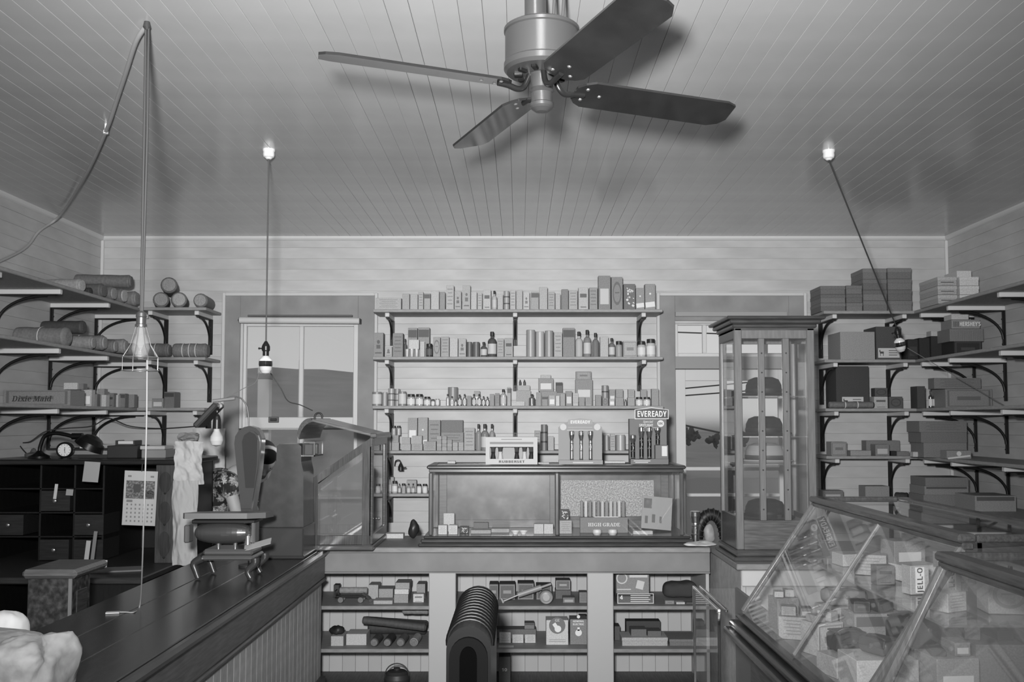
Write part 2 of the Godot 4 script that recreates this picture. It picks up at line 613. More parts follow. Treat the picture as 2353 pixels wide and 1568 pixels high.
func make_openings() -> void:
	var w := struct_node("window_1")
	casing(w, WIN, -2.245, -1.105, 2.56, 0.9)
	var mid := (WIN[0] + WIN[1]) / 2.0 + 0.01
	var rail := hy(985, ZW)
	sash(w, WIN[0], WIN[1], rail, WIN[3], -ZW - 0.035, 0.04, 0.085, [mid])
	sash(w, WIN[0], WIN[1], WIN[2], rail + 0.03, -ZW - 0.08, 0.04, 0.06, [mid], "lower_sash")
	simple("sill", Vector3(WIN[0] - 0.1, 0.94, -ZW - 0.12), Vector3(WIN[1] + 0.1, 1.0, -ZW + 0.06), gm(205), w)
	pane("insect_screen", Vector3(WIN[0], WIN[2], -ZW - 0.12), Vector3(WIN[1], WIN[2], -ZW - 0.12), Vector3(WIN[1], WIN[3], -ZW - 0.12), Vector3(WIN[0], WIN[3], -ZW - 0.12), gauze(0.35, 0.22), w)
	simple("stop_bead", Vector3(WIN[0], rail, -ZW - 0.018), Vector3(WIN[0] + 0.02, WIN[3], -ZW + 0.01), gm(205), w)
	# sash lock plate on the meeting rail
	var p := at(628, 965, ZW)
	var s := nb()
	box(s, Vector3(p.x, p.y, -ZW - 0.012), Vector3(0.08, 0.045, 0.012), Basis(), 0.003)
	var lk := done(s, "sash_lock", gm(95, 0.5, 0.3), w)
	s = nb()
	box(s, Vector3(p.x, p.y, -ZW - 0.004), Vector3(0.05, 0.02, 0.01), Basis(), 0.003)
	done(s, "latch", gm(60, 0.4, 0.4), lk)
	# roller blind, rolled up over the window head
	var a := at(551, 736, ZW - 0.09)
	var b := at(826, 738, ZW - 0.09)
	var t := thing("roller_blind", "rolled up pale window blind on brackets above the window", "blind", Vector3(0, 0, 0))
	s = nb()
	tube(s, [a, b], 0.024, 14)
	done(s, "roll", gm(205, 0.7), t)
	s = nb()
	tube(s, [a - Vector3(0.012, 0, 0), b + Vector3(0.012, 0, 0)], 0.008, 8)
	done(s, "pin", gm(60, 0.4, 0.6), t)
	for q in [a, b]:
		simple("bracket", Vector3(q.x - 0.006, q.y - 0.02, -ZW + 0.023), Vector3(q.x + 0.006, q.y + 0.02, q.z + 0.012), gm(80, 0.5, 0.4), t)
	simple("head_slat", Vector3(at(573, 725, ZW).x, a.y + 0.03, -ZW + 0.02), Vector3(at(812, 725, ZW).x, a.y + 0.045, -ZW + 0.05), gm(95), t)
	# doorway with transom and screen door
	var d := struct_node("door_1")
	casing(d, DOOR, 1.075, 2.175, 2.56, 0.0)
	var ty0 := hy(820, ZW)
	var dy := hy(848, ZW)
	simple("transom_bar", Vector3(DOOR[0], dy, -ZW - 0.12), Vector3(DOOR[1], ty0, -ZW + 0.01), gm(150, 0.6), d)
	var tm := (DOOR[0] + DOOR[1]) / 2
	sash(d, DOOR[0], DOOR[1], ty0, DOOR[3], -ZW - 0.05, 0.03, 0.03, [DOOR[0] + 0.235, DOOR[0] + 0.47, DOOR[0] + 0.705], "transom_sash")
	simple("transom_rail", Vector3(DOOR[0], DOOR[3] + 0.03, -ZW + 0.022), Vector3(DOOR[1] - 0.02, DOOR[3] + 0.065, -ZW + 0.05), gm(160), d)
	var x0: float = DOOR[0] + 0.005
	var x1: float = DOOR[1] - 0.005
	var z := -ZW - 0.03
	var fm := gm(208, 0.55)
	simple("stile", Vector3(x0, 0.01, z - 0.018), Vector3(x0 + 0.075, dy - 0.004, z + 0.018), fm, d)
	simple("stile", Vector3(x1 - 0.075, 0.01, z - 0.018), Vector3(x1, dy - 0.004, z + 0.018), fm, d)
	for r in [[dy - 0.09, dy - 0.004], [hy(1082, ZW), hy(1074, ZW)], [hy(1142, ZW), hy(1135, ZW)], [0.01, 0.22]]:
		simple("rail", Vector3(x0 + 0.075, r[0], z - 0.016), Vector3(x1 - 0.075, r[1], z + 0.016), fm, d)
	pane("screen_mesh", Vector3(x0 + 0.07, 0.2, z), Vector3(x1 - 0.07, 0.2, z), Vector3(x1 - 0.07, dy - 0.08, z), Vector3(x0 + 0.07, dy - 0.08, z), gauze(0.35, 0.25), d)

func make_outside() -> void:
	var s := nb()
	bb(s, Vector3(-60, -0.5, -30), Vector3(60, -0.15, 40))
	done(s, "ground", gm(120, 0.9)).set_meta("kind", "structure")
	# hillside beyond the yard
	s = nb()
	var nz := FastNoiseLite.new()
	nz.seed = 4
	nz.frequency = 0.05
	var pts := []
	var xs := []
	for i in 61:
		xs.append(-70.0 + i * 2.4)
	for j in 9:
		var row := []
		var z := 20.0 + j * 8.0
		for i in 61:
			var x: float = xs[i]
			var u := x * 84.0 / z        # sight line at the ridge
			var top := 2.2
			var bump := 5.2 * smoothstep(9.0, -2.0, x * 84.0 / 84.0)
			if x < -2.0:
				bump = 5.2 + 0.4 * sin(x * 0.22)
			top = 0.0 + bump + 0.7 + 0.25 * nz.get_noise_1d(x * 9.0)
			var t := j / 8.0
			row.append(Vector3(x, -0.35 + (top + 0.35) * pow(t, 1.3), -z))
		pts.append(row)
	for j in 8:
		for i in 60:
			var a: Vector3 = pts[j][i]
			var b: Vector3 = pts[j][i + 1]
			var c: Vector3 = pts[j + 1][i + 1]
			var d: Vector3 = pts[j + 1][i]
			var n := (b - a).cross(d - a).normalized()
			if n.y < 0:
				n = -n
			quad(s, a, b, c, d, n)
	done(s, "hill", gm(150, 0.95, 0, "paint", Vector3(0.05, 0.05, 0.05))).set_meta("kind", "structure")
	# shrubs on the slope beyond the door
	for k in 4:
		var q: Array = [[1592, 1000, 40.0, 0.45], [1568, 1004, 42.0, 0.6], [1640, 1012, 45.0, 0.4], [1700, 1010, 50.0, 0.6]][k]
		var p := at(q[0], q[1], q[2])
		s = nb()
		blob(s, p, Vector3(q[3] * 1.3, q[3], q[3]), 0.5, 0.35, 30 + k, 12)
		tag(done(s, "shrub", gm(70, 0.95)), ["round dark shrub on the slope beyond the screen door", "larger dark shrub hidden partly by the door stile", "low dark shrub further along the door slope", "wide dark shrub on the slope behind the hat cabinet"][k], "shrub")
	# white gatepost and thin pole seen through the window
	var p := at(607, 985, 8.3)
	var t := thing("gatepost", "white wooden gatepost standing outside the window", "post", Vector3(p.x, -0.15, p.z))
	s = nb()
	var hgt := hy(846, 8.3) + 0.15
	bb(s, Vector3(-0.05, 0, -0.05), Vector3(0.05, hgt, 0.05), 0.004)
	done(s, "shaft", gm(225, 0.7), t)
	s = nb()
	bb(s, Vector3(-0.056, hgt - 0.1, -0.056), Vector3(0.056, hgt - 0.05, 0.056), 0.004)
	done(s, "collar", gm(150, 0.7), t)
	p = at(683, 985, 9.5)
	s = nb()
	tube(s, [Vector3(p.x, -0.15, p.z), Vector3(p.x + 0.02, hy(828, 9.5), p.z)], 0.012, 6)
	tag(done(s, "clothes_pole", gm(225, 0.7)), "thin pale pole standing in the yard outside the window", "pole")
	# overhead wires
	var wires := [[1500, 762, 1900, 776, 16.0], [1500, 900, 1900, 862, 16.0], [1500, 915, 1900, 885, 16.0], [1560, 975, 1680, 1000, 12.0]]
	for k in 4:
		var q: Array = wires[k]
		s = nb()
		tube(s, [at(q[0], q[1], q[4]), at(q[2], q[3], q[4])], 0.012, 5)
		tag(done(s, "overhead_wire", gm(60)), ["overhead wire crossing the sky behind the transom panes", "upper sloping wire behind the door screen", "lower sloping wire behind the door screen", "thick drooping wire low behind the door screen"][k], "wire", "wires outside the door")
	for q in [[1900.0, 16.0, 3.5], [1500.0, 16.0, 3.5], [1682.0, 12.0, 2.0], [1558.0, 12.0, 2.0]]:
		var f := at(q[0], 960, q[1])
		s = nb()
		tube(s, [Vector3(f.x, -0.15, f.z - 0.05), Vector3(f.x, q[2], f.z - 0.05)], 0.06, 8)
		tag(done(s, "utility_pole", gm(70, 0.9)), {1900.0: "tall wire pole hidden behind the wall past the door", 1500.0: "tall wire pole behind the wall between shelves and door", 1682.0: "short wire post in the yard behind the hat cabinet", 1558.0: "short wire post in the yard beside the door stile"}[q[0]], "pole")

# ---------- wall shelves ----------
# iron bracket: arm along +z from the wall (z = 0), leg down the wall
func bracket(parent: Node, xf: Transform3D, depth: float, legl: float) -> void:
	var iron := gm(28, 0.45, 0.2)
	var s := nb()
	var st := [Vector3(-0.017, -legl, 0.0), Vector3(0.017, 0.0, 0.007)]
	bb(s, st[0], st[1], 0.002)
	bb(s, Vector3(-0.004, -legl, 0.004), Vector3(0.004, 0, 0.018), 0.002)
	bb(s, Vector3(-0.014, -0.008, 0.0), Vector3(0.014, 0.0, depth), 0.002)
	var arc := []
	for i in 13:
		var a := PI / 2 * i / 12.0
		arc.append(Vector3(0, -legl * 0.72 * (1.0 - sin(a)) - 0.008, 0.012 + (depth * 0.8) * (1.0 - cos(a))))
	tube(s, arc, 0.0095, 8)
	for y in [-0.06, -legl + 0.03]:
		lathe(s, [Vector2(0.006, 0), Vector2(0.005, 0.004), Vector2(0, 0.005)], Vector3(0.0, y, 0.0165), 8, Basis(Vector3(1, 0, 0), PI / 2))
	var o := done(s, "bracket", iron, parent)
	o.transform = xf
	s = nb()
	bb(s, Vector3(-0.016, 0.0005, 0.0), Vector3(0.016, 0.03, depth + 0.02), 0.003)
	o = done(s, "cleat", gm(212, 0.6), parent)
	o.transform = xf

# base: left end on the wall, u along the shelf, n out of the wall
func shelf(label: String, p: Vector3, u: Vector3, n: Vector3, l: float, depth: float, spots: Array, group: String, v := 178.0, legl := 0.19) -> void:
	var t := thing("wall_shelf", label, "shelf", p, group)
	var bs := Basis(u, Vector3.UP, n)
	var s := nb()
	box(s, bs * Vector3(l / 2, -0.011, depth / 2 + 0.004), Vector3(l, 0.022, depth), bs, 0.004)
	done(s, "plank", gm(v, 0.6, 0, "grain", Vector3(3, 10, 10) if absf(u.x) > 0.5 else Vector3(10, 10, 3)), t)
	for x in spots:
		bracket(t, Transform3D(bs, bs * Vector3(x, -0.0525, 0.001)), depth - 0.05, legl)

var TC := [0.0, 0.0, 0.0, 0.0, 0.0]
const TL := [2.432, 2.068, 1.70]
const TR := [2.405, 2.05, 1.695, 1.352, 1.03]
const NAMES := ["top", "second", "third", "fourth", "lowest"]
func make_wall_shelves() -> void:
	var tops := [711, 820, 933, 1036, 1135]
	for k in 5:
		TC[k] = hy(tops[k], 6.97)
		shelf("long pale %s shelf on iron brackets between window and door" % NAMES[k], Vector3(-1.07, TC[k], -ZW), Vector3.RIGHT, Vector3(0, 0, 1), 2.12, 0.33, [0.1, 1.04, 1.985], "shelves between window and door", 172.0)
	for k in 3:
		shelf("%s shelf beside the window in the rolled goods corner" % NAMES[k], Vector3(-2.77, TL[k], -ZW), Vector3.RIGHT, Vector3(0, 0, 1), 0.49, 0.36, [0.07, 0.41], "corner shelves by the window", 160.0, 0.27)
		shelf("%s shelf along the side wall above the roll-top desk" % NAMES[k], Vector3(XL, TL[k], -ZW + 0.03), Vector3(0, 0, 1), Vector3(1, 0, 0), 2.9, 0.43, [0.05, 0.74, 1.43, 2.12], "side wall shelves above the desk", 160.0, 0.24)
	for k in 5:
		shelf("%s shelf between the door and the corner of boxes" % NAMES[k], Vector3(2.215, TR[k], -ZW), Vector3.RIGHT, Vector3(0, 0, 1), 0.66, 0.37, [0.09, 0.60], "corner shelves by the door", 160.0, 0.27)
		shelf("%s shelf along the side wall behind the slanted glass cases" % NAMES[k], Vector3(XR, TR[k], -ZW + 0.03), Vector3(0, 0, 1), Vector3(-1, 0, 0), 2.9, 0.415, [0.37, 0.81, 1.5, 2.2], "side wall shelves behind the cases", 160.0, 0.26)

# ---------- counters ----------
const CT := 0.86
func make_back_counter() -> void:
	var t := thing("back_counter", "white painted counter with open shelves under the flat showcase", "counter", Vector3(0, 0, 0))
	var zf := -5.7
	var zb := -6.27
	var x0 := -1.72
	var x1 := 1.125
	var wm := gm(126, 0.55, 0, "paint", Vector3(1, 1, 1))
	var pm := gm(166, 0.5)
	simple("counter_top", Vector3(x0, CT - 0.032, zb), Vector3(x1, CT, zf + 0.02), gm(140, 0.5, 0, "grain", Vector3(2, 8, 8)), t, 0.005)
	simple("apron", Vector3(x0, CT - 0.145, zf - 0.024), Vector3(x1, CT - 0.033, zf), wm, t)
	simple("apron_bead", Vector3(x0, CT - 0.155, zf - 0.02), Vector3(x1, CT - 0.145, zf + 0.006), wm, t)
	for r in [[985, 1047], [1350, 1410]]:
		var a := wx(r[0], 0.4, 5.69)
		var b := wx(r[1], 0.4, 5.69)
		simple("post", Vector3(a, 0.0, zf - 0.05), Vector3(b, CT - 0.15, zf + 0.012), pm, t, 0.004)
	for y in [hy(1394, 5.72), hy(1493, 5.72)]:
		simple("shelf", Vector3(x0, y - 0.022, zb + 0.05), Vector3(x1, y, zf - 0.03), gm(135, 0.6, 0, "grain", Vector3(2, 8, 8)), t)
	simple("kick_board", Vector3(x0, 0.0, zf - 0.06), Vector3(x1, 0.045, zf - 0.04), gm(110), t)
	var n := 34
	for i in n:
		var x := x0 + (x1 - x0) * (i + 0.5) / n
		var o := MeshInstance3D.new()
		o.mesh = board_mesh(CT - 0.035, (x1 - x0) / n - 0.0015, 0.012)
		o.material_override = [gm(180, 0.6), gm(176, 0.6), gm(184, 0.6)][rng.randi() % 3]
		o.name = "back_board"
		t.add_child(o, true)
		o.transform = Transform3D(Basis(Vector3(0, 1, 0), Vector3(-1, 0, 0), Vector3(0, 0, 1)), Vector3(x, (CT - 0.035) / 2, zb + 0.02))
	simple("end_panel", Vector3(x0, 0, zb), Vector3(x0 + 0.02, CT - 0.033, zf - 0.03), gm(150), t)
	simple("end_panel", Vector3(x1 - 0.02, 0, zb), Vector3(x1, CT - 0.033, zf - 0.03), gm(170), t)
	simple("back_panel", Vector3(x0, 0, zb - 0.01), Vector3(x1, CT - 0.033, zb + 0.018), gm(120), t, 0.0)

func make_side_counters() -> void:
	var t := thing("long_counter", "long dark varnished wooden counter with beaded front carrying the scale", "counter")
	var x0 := -1.72
	var x1 := -1.11
	var z0 := -5.674
	var z1 := -1.7
	var ws := [0.2, 0.17, 0.2]
	var x := x0
	for k in 3:
		simple("top_plank", Vector3(x, CT - 0.035, z0), Vector3(x + ws[k] - 0.002, CT, z1), dark_wood([62, 58, 60][k], "z", 0.24), t, 0.003)
		x += ws[k]
	simple("edge_strip", Vector3(x, CT - 0.035, z0), Vector3(x1, CT + 0.001, z1), dark_wood(62, "z", 0.24), t, 0.012)
	simple("apron", Vector3(x1 - 0.055, CT - 0.17, z0), Vector3(x1 - 0.03, CT - 0.036, z1), dark_wood(95, "z", 0.4), t)
	simple("apron_bead", Vector3(x1 - 0.055, CT - 0.19, z0), Vector3(x1 - 0.018, CT - 0.171, z1), dark_wood(80, "z", 0.4), t, 0.006)
	simple("plinth", Vector3(x1 - 0.06, 0, z0), Vector3(x1 - 0.02, 0.12, z1), dark_wood(80, "z", 0.5), t)
	simple("carcass", Vector3(x0 + 0.03, 0, z0), Vector3(x1 - 0.065, CT - 0.036, z1), dark_wood(45, "z", 0.6), t, 0.0)
	var n := 46
	for i in n:
		var z := z0 + (z1 - z0) * (i + 0.5) / n
		var o := MeshInstance3D.new()
		o.mesh = board_mesh(CT - 0.31, (z1 - z0) / n - 0.002, 0.016)
		o.material_override = [gm(172, 0.5, 0, "paint"), gm(166, 0.5, 0, "paint"), gm(177, 0.5, 0, "paint")][rng.randi() % 3]
		o.name = "front_board"
		t.add_child(o, true)
		o.transform = Transform3D(Basis(Vector3(0, 1, 0), Vector3(0, 0, 1), Vector3(1, 0, 0)), Vector3(x1 - 0.064, (CT - 0.19 + 0.12) / 2, z))
	# short return counter that carries the hat cabinet
	t = thing("return_counter", "short pale counter with a painted front under the hat cabinet", "counter")
	simple("counter_top", Vector3(1.13, CT - 0.032, -6.0), Vector3(2.1, CT, -5.02), gm(140, 0.5, 0, "grain", Vector3(2, 8, 8)), t, 0.005)
	simple("side_panel", Vector3(1.16, 0, -5.98), Vector3(1.185, CT - 0.033, -5.06), gm(190, 0.5, 0, "paint"), t)
	simple("front_panel", Vector3(1.186, 0, -5.085), Vector3(2.08, CT - 0.033, -5.06), gm(190, 0.5, 0, "paint"), t)
	simple("front_rail", Vector3(1.16, CT - 0.12, -5.06), Vector3(2.08, CT - 0.034, -5.04), gm(190, 0.5), t, 0.006)
	# low glass cabinet with bright metal rails in front of it
	t = thing("glass_cabinet", "low glass cabinet with bright metal edging beside the slanted case", "cabinet")
	var chrome := gm(215, 0.15, 1.0)
	for r in [[0.90, 0.735], [0.935, 0.735], [0.90, 0.05]]:
		simple("metal_rail", Vector3(r[0], r[1], -5.03), Vector3(r[0] + 0.014, r[1] + 0.014, -4.4), chrome, t)
	for z in [-5.03, -4.414]:
		simple("metal_post", Vector3(0.90, 0.064, z), Vector3(0.914, 0.735, z + 0.014), chrome, t)
	pane("front_pane", Vector3(0.907, 0.064, -5.02), Vector3(0.907, 0.064, -4.4), Vector3(0.907, 0.735, -4.4), Vector3(0.907, 0.735, -5.02), glass(0.06), t)
	pane("end_pane", Vector3(0.907, 0.064, -5.025), Vector3(1.12, 0.064, -5.025), Vector3(1.12, 0.735, -5.025), Vector3(0.907, 0.735, -5.025), glass(0.06), t)
	simple("floor_board", Vector3(0.90, 0.0, -5.03), Vector3(1.13, 0.05, -4.4), gm(90), t)
	simple("back_panel", Vector3(1.12, 0.05, -5.03), Vector3(1.135, 0.74, -4.4), gm(120, 0.6), t)

# ---------- flat showcase on the back counter ----------
const SC_Z := 5.74
var sc_y0 := 0.0
func make_showcase() -> void:
	var t := thing("flat_showcase", "wide wooden framed glass showcase on the back counter", "showcase")
	var z1 := -SC_Z
	var z0 := -6.2
	var x0 := wx(985, 1.1, SC_Z)
	var x1 := wx(1572, 1.1, SC_Z)
	var bx0 := wx(962, 0.9, SC_Z)
	var bx1 := wx(1598, 0.9, SC_Z)
	var yt := hy(1070, SC_Z)
	var yb := hy(1232, SC_Z)
	sc_y0 = yb
	var w := dark_wood(74, "x", 0.25)
	var wy := dark_wood(100, "y", 0.25)
	var s := nb()
	bb(s, Vector3(bx0, CT, z0), Vector3(bx1, CT + 0.022, z1 + 0.045), 0.008)
	bb(s, Vector3(bx0 + 0.015, CT + 0.022, z0), Vector3(bx1 - 0.015, CT + 0.045, z1 + 0.03), 0.006)
	bb(s, Vector3(bx0 + 0.03, CT + 0.045, z0), Vector3(bx1 - 0.03, yb, z1 + 0.015), 0.006)
	done(s, "base_moulding", w, t)
	s = nb()
	bb(s, Vector3(x0 - 0.012, yt - 0.022, z1 - 0.03), Vector3(x1 + 0.012, yt, z1 + 0.012), 0.007)
	bb(s, Vector3(x0, yt - 0.042, z1 - 0.024), Vector3(x1, yt - 0.022, z1), 0.003)
	bb(s, Vector3(x0 - 0.012, yt - 0.022, z0), Vector3(x1 + 0.012, yt, z0 + 0.04), 0.005)
	bb(s, Vector3(x0 - 0.012, yt - 0.022, z0 + 0.04), Vector3(x0 + 0.026, yt, z1 - 0.03), 0.005)
	bb(s, Vector3(x1 - 0.026, yt - 0.022, z0 + 0.04), Vector3(x1 + 0.012, yt, z1 - 0.03), 0.005)
	done(s, "top_frame", w, t)
	var xm := wx(1280, 1.1, SC_Z)
	for x in [x0 + 0.012, xm, x1 - 0.012]:
		s = nb()
		bb(s, Vector3(x - 0.013, yb, z1 - 0.026), Vector3(x + 0.013, yt - 0.042, z1), 0.007)
		done(s, "post", wy, t)
	for x in [x0 + 0.012, x1 - 0.012]:
		s = nb()
		bb(s, Vector3(x - 0.012, yb, z0), Vector3(x + 0.012, yt - 0.022, z0 + 0.03), 0.005)
		done(s, "post", wy, t)
	for r in [[x0 + 0.025, xm - 0.013], [xm + 0.013, x1 - 0.025]]:
		pane("front_pane", Vector3(r[0], yb, z1 - 0.012), Vector3(r[1], yb, z1 - 0.012), Vector3(r[1], yt - 0.042, z1 - 0.012), Vector3(r[0], yt - 0.042, z1 - 0.012), glass(0.06), t)
	for x in [x0 + 0.006, x1 - 0.006]:
		pane("end_pane", Vector3(x, yb, z0 + 0.03), Vector3(x, yb, z1 - 0.026), Vector3(x, yt - 0.022, z1 - 0.026), Vector3(x, yt - 0.022, z0 + 0.03), glass(0.06), t)
	pane("top_pane", Vector3(x0 + 0.02, yt - 0.006, z0 + 0.035), Vector3(x1 - 0.02, yt - 0.006, z0 + 0.035), Vector3(x1 - 0.02, yt - 0.006, z1 - 0.028), Vector3(x0 + 0.02, yt - 0.006, z1 - 0.028), glass(0.06), t)
	# sliding wooden doors at the back, each a framed panel
	for r in [[x0 + 0.025, xm + 0.03, 0.0], [xm - 0.03, x1 - 0.025, 0.014]]:
		s = nb()
		var z: float = z0 + 0.004 + r[2]
		bb(s, Vector3(r[0], yb, z), Vector3(r[0] + 0.05, yt - 0.024, z + 0.012), 0.002)
		bb(s, Vector3(r[1] - 0.05, yb, z), Vector3(r[1], yt - 0.024, z + 0.012), 0.002)
		bb(s, Vector3(r[0] + 0.05, yb, z), Vector3(r[1] - 0.05, yb + 0.05, z + 0.012), 0.002)
		bb(s, Vector3(r[0] + 0.05, yt - 0.075, z), Vector3(r[1] - 0.05, yt - 0.024, z + 0.012), 0.002)
		var dr := done(s, "door", dark_wood(90, "x", 0.35), t)
		simple("door_panel", Vector3(r[0] + 0.05, yb + 0.05, z + 0.001), Vector3(r[1] - 0.05, yt - 0.075, z + 0.006), gm(116, 0.25, 0, "stain", Vector3(2.2, 2.2, 2.2)), dr, 0.0)

# ---------- slanted glass cases on the side ----------
# far and near distance, foot (xb, yb) and head (xt, yt) of the slope, back edge
func slant_case(label: String, zf: float, zn: float, xb: float, yb: float, xt: float, yt: float, xk: float, muntins: Array) -> Node3D:
	var t := thing("slanted_showcase", label, "showcase", Vector3.ZERO, "slanted glass floor cases")
	var w := dark_wood(58, "z", 0.22)
	var wl := dark_wood(88, "z", 0.2)
	var l := zf - zn
	var zc := -(zf + zn) / 2
	var up := Vector3(xt - xb, yt - yb, 0)
	var d := up.normalized()
	var nrm := Vector3(-d.y, d.x, 0)
	# stepped moulding along the foot
	for r in [[-0.075, -0.055, 0.05, 0.03], [-0.05, -0.025, 0.055, 0.028], [-0.02, 0.0, 0.05, 0.02]]:
		var s := nb()
		bb(s, Vector3(xb + r[0], yb + r[1] - r[3], -zf), Vector3(xb + r[0] + r[2] + 0.03, yb + r[1], -zn), 0.007)
		done(s, "foot_moulding", w, t)
	simple("deck", Vector3(xb + 0.04, yb - 0.06, -zf), Vector3(xk, yb - 0.03, -zn), gm(150, 0.6), t)
	simple("base_panel", Vector3(xb + 0.04, 0.08, -zf + 0.02), Vector3(xb + 0.06, yb - 0.06, -zn - 0.02), dark_wood(105, "z", 0.4), t)
	simple("base_end", Vector3(xb + 0.06, 0.0, -zf), Vector3(xk, yb - 0.06, -zf + 0.02), dark_wood(95, "y", 0.4), t)
	simple("base_end", Vector3(xb + 0.06, 0.0, -zn - 0.02), Vector3(xk, yb - 0.06, -zn), dark_wood(95, "y", 0.4), t)
	simple("plinth", Vector3(xb + 0.06, 0, -zf), Vector3(xb + 0.08, 0.08, -zn), gm(40), t)
	# head rail and back rail
	for r in [[xt, yt], [xk, yt - 0.005]]:
		var s := nb()
		bb(s, Vector3(r[0] - 0.028, r[1] - 0.012, -zf), Vector3(r[0] + 0.028, r[1] + 0.014, -zn), 0.007)
		bb(s, Vector3(r[0] - 0.018, r[1] - 0.032, -zf), Vector3(r[0] + 0.018, r[1] - 0.012, -zn), 0.004)
		done(s, "top_rail", wl, t)
	for z in [-zf + 0.014, -zn - 0.014]:
		simple("end_rail", Vector3(xt + 0.028, yt - 0.012, z - 0.014), Vector3(xk - 0.028, yt + 0.012, z + 0.014), wl, t, 0.005)
	# sloping posts
	var bs := Basis(nrm, d, nrm.cross(d))
	for z in [-zf + 0.013, -zn - 0.013]:
		var s := nb()
		box(s, Vector3((xb + xt) / 2, (yb + yt) / 2 - 0.01, z), Vector3(0.026, up.length() - 0.04, 0.026), bs, 0.006)
		done(s, "sloping_post", dark_wood(120, "y", 0.18), t)
	for z in muntins:
		var s := nb()
		box(s, Vector3((xb + xt) / 2, (yb + yt) / 2 - 0.01, -z), Vector3(0.012, up.length() - 0.04, 0.016), bs, 0.003)
		done(s, "muntin", gm(190, 0.25, 0.7), t)
	var zs := [zf - 0.026]
	for z in muntins:
		zs.append(z + 0.008)
		zs.append(z - 0.008)
	zs.append(zn + 0.026)
	var o1 := Vector3(xb, yb, 0) + d * 0.01
	var o2 := Vector3(xt, yt, 0) - d * 0.035
	for k in range(0, zs.size(), 2):
		pane("sloping_pane", o1 + Vector3(0, 0, -zs[k]), o1 + Vector3(0, 0, -zs[k + 1]), o2 + Vector3(0, 0, -zs[k + 1]), o2 + Vector3(0, 0, -zs[k]), glass(0.08), t)
	pane("top_pane", Vector3(xt + 0.02, yt, -zf + 0.02), Vector3(xk - 0.02, yt, -zf + 0.02), Vector3(xk - 0.02, yt, -zn - 0.02), Vector3(xt + 0.02, yt, -zn - 0.02), glass(0.08), t)
	for z in [-zf + 0.01, -zn - 0.01]:
		pane("end_pane", Vector3(xb + 0.03, yb - 0.03, z), Vector3(xk, yb - 0.03, z), Vector3(xk, yt - 0.012, z), Vector3(xt, yt - 0.03, z), glass(0.06), t)
	for z in [[-zf, zc + 0.02], [zc - 0.02, -zn]]:
		simple("back_door", Vector3(xk - 0.006, yb - 0.03, z[0]), Vector3(xk + 0.008, yt - 0.04, z[1]), dark_wood(120, "z", 0.4), t)
	return t

func make_cases() -> void:
	slant_case("slanted glass case full of packages with light middle bar", 4.33, 2.86, 0.985, 0.745, 1.33, 1.252, 1.72, [3.53])
	slant_case("slanted glass case with heavy end post next to the first", 2.70, 1.2, 0.93, 0.72, 1.186, 1.225, 1.62, [1.9])

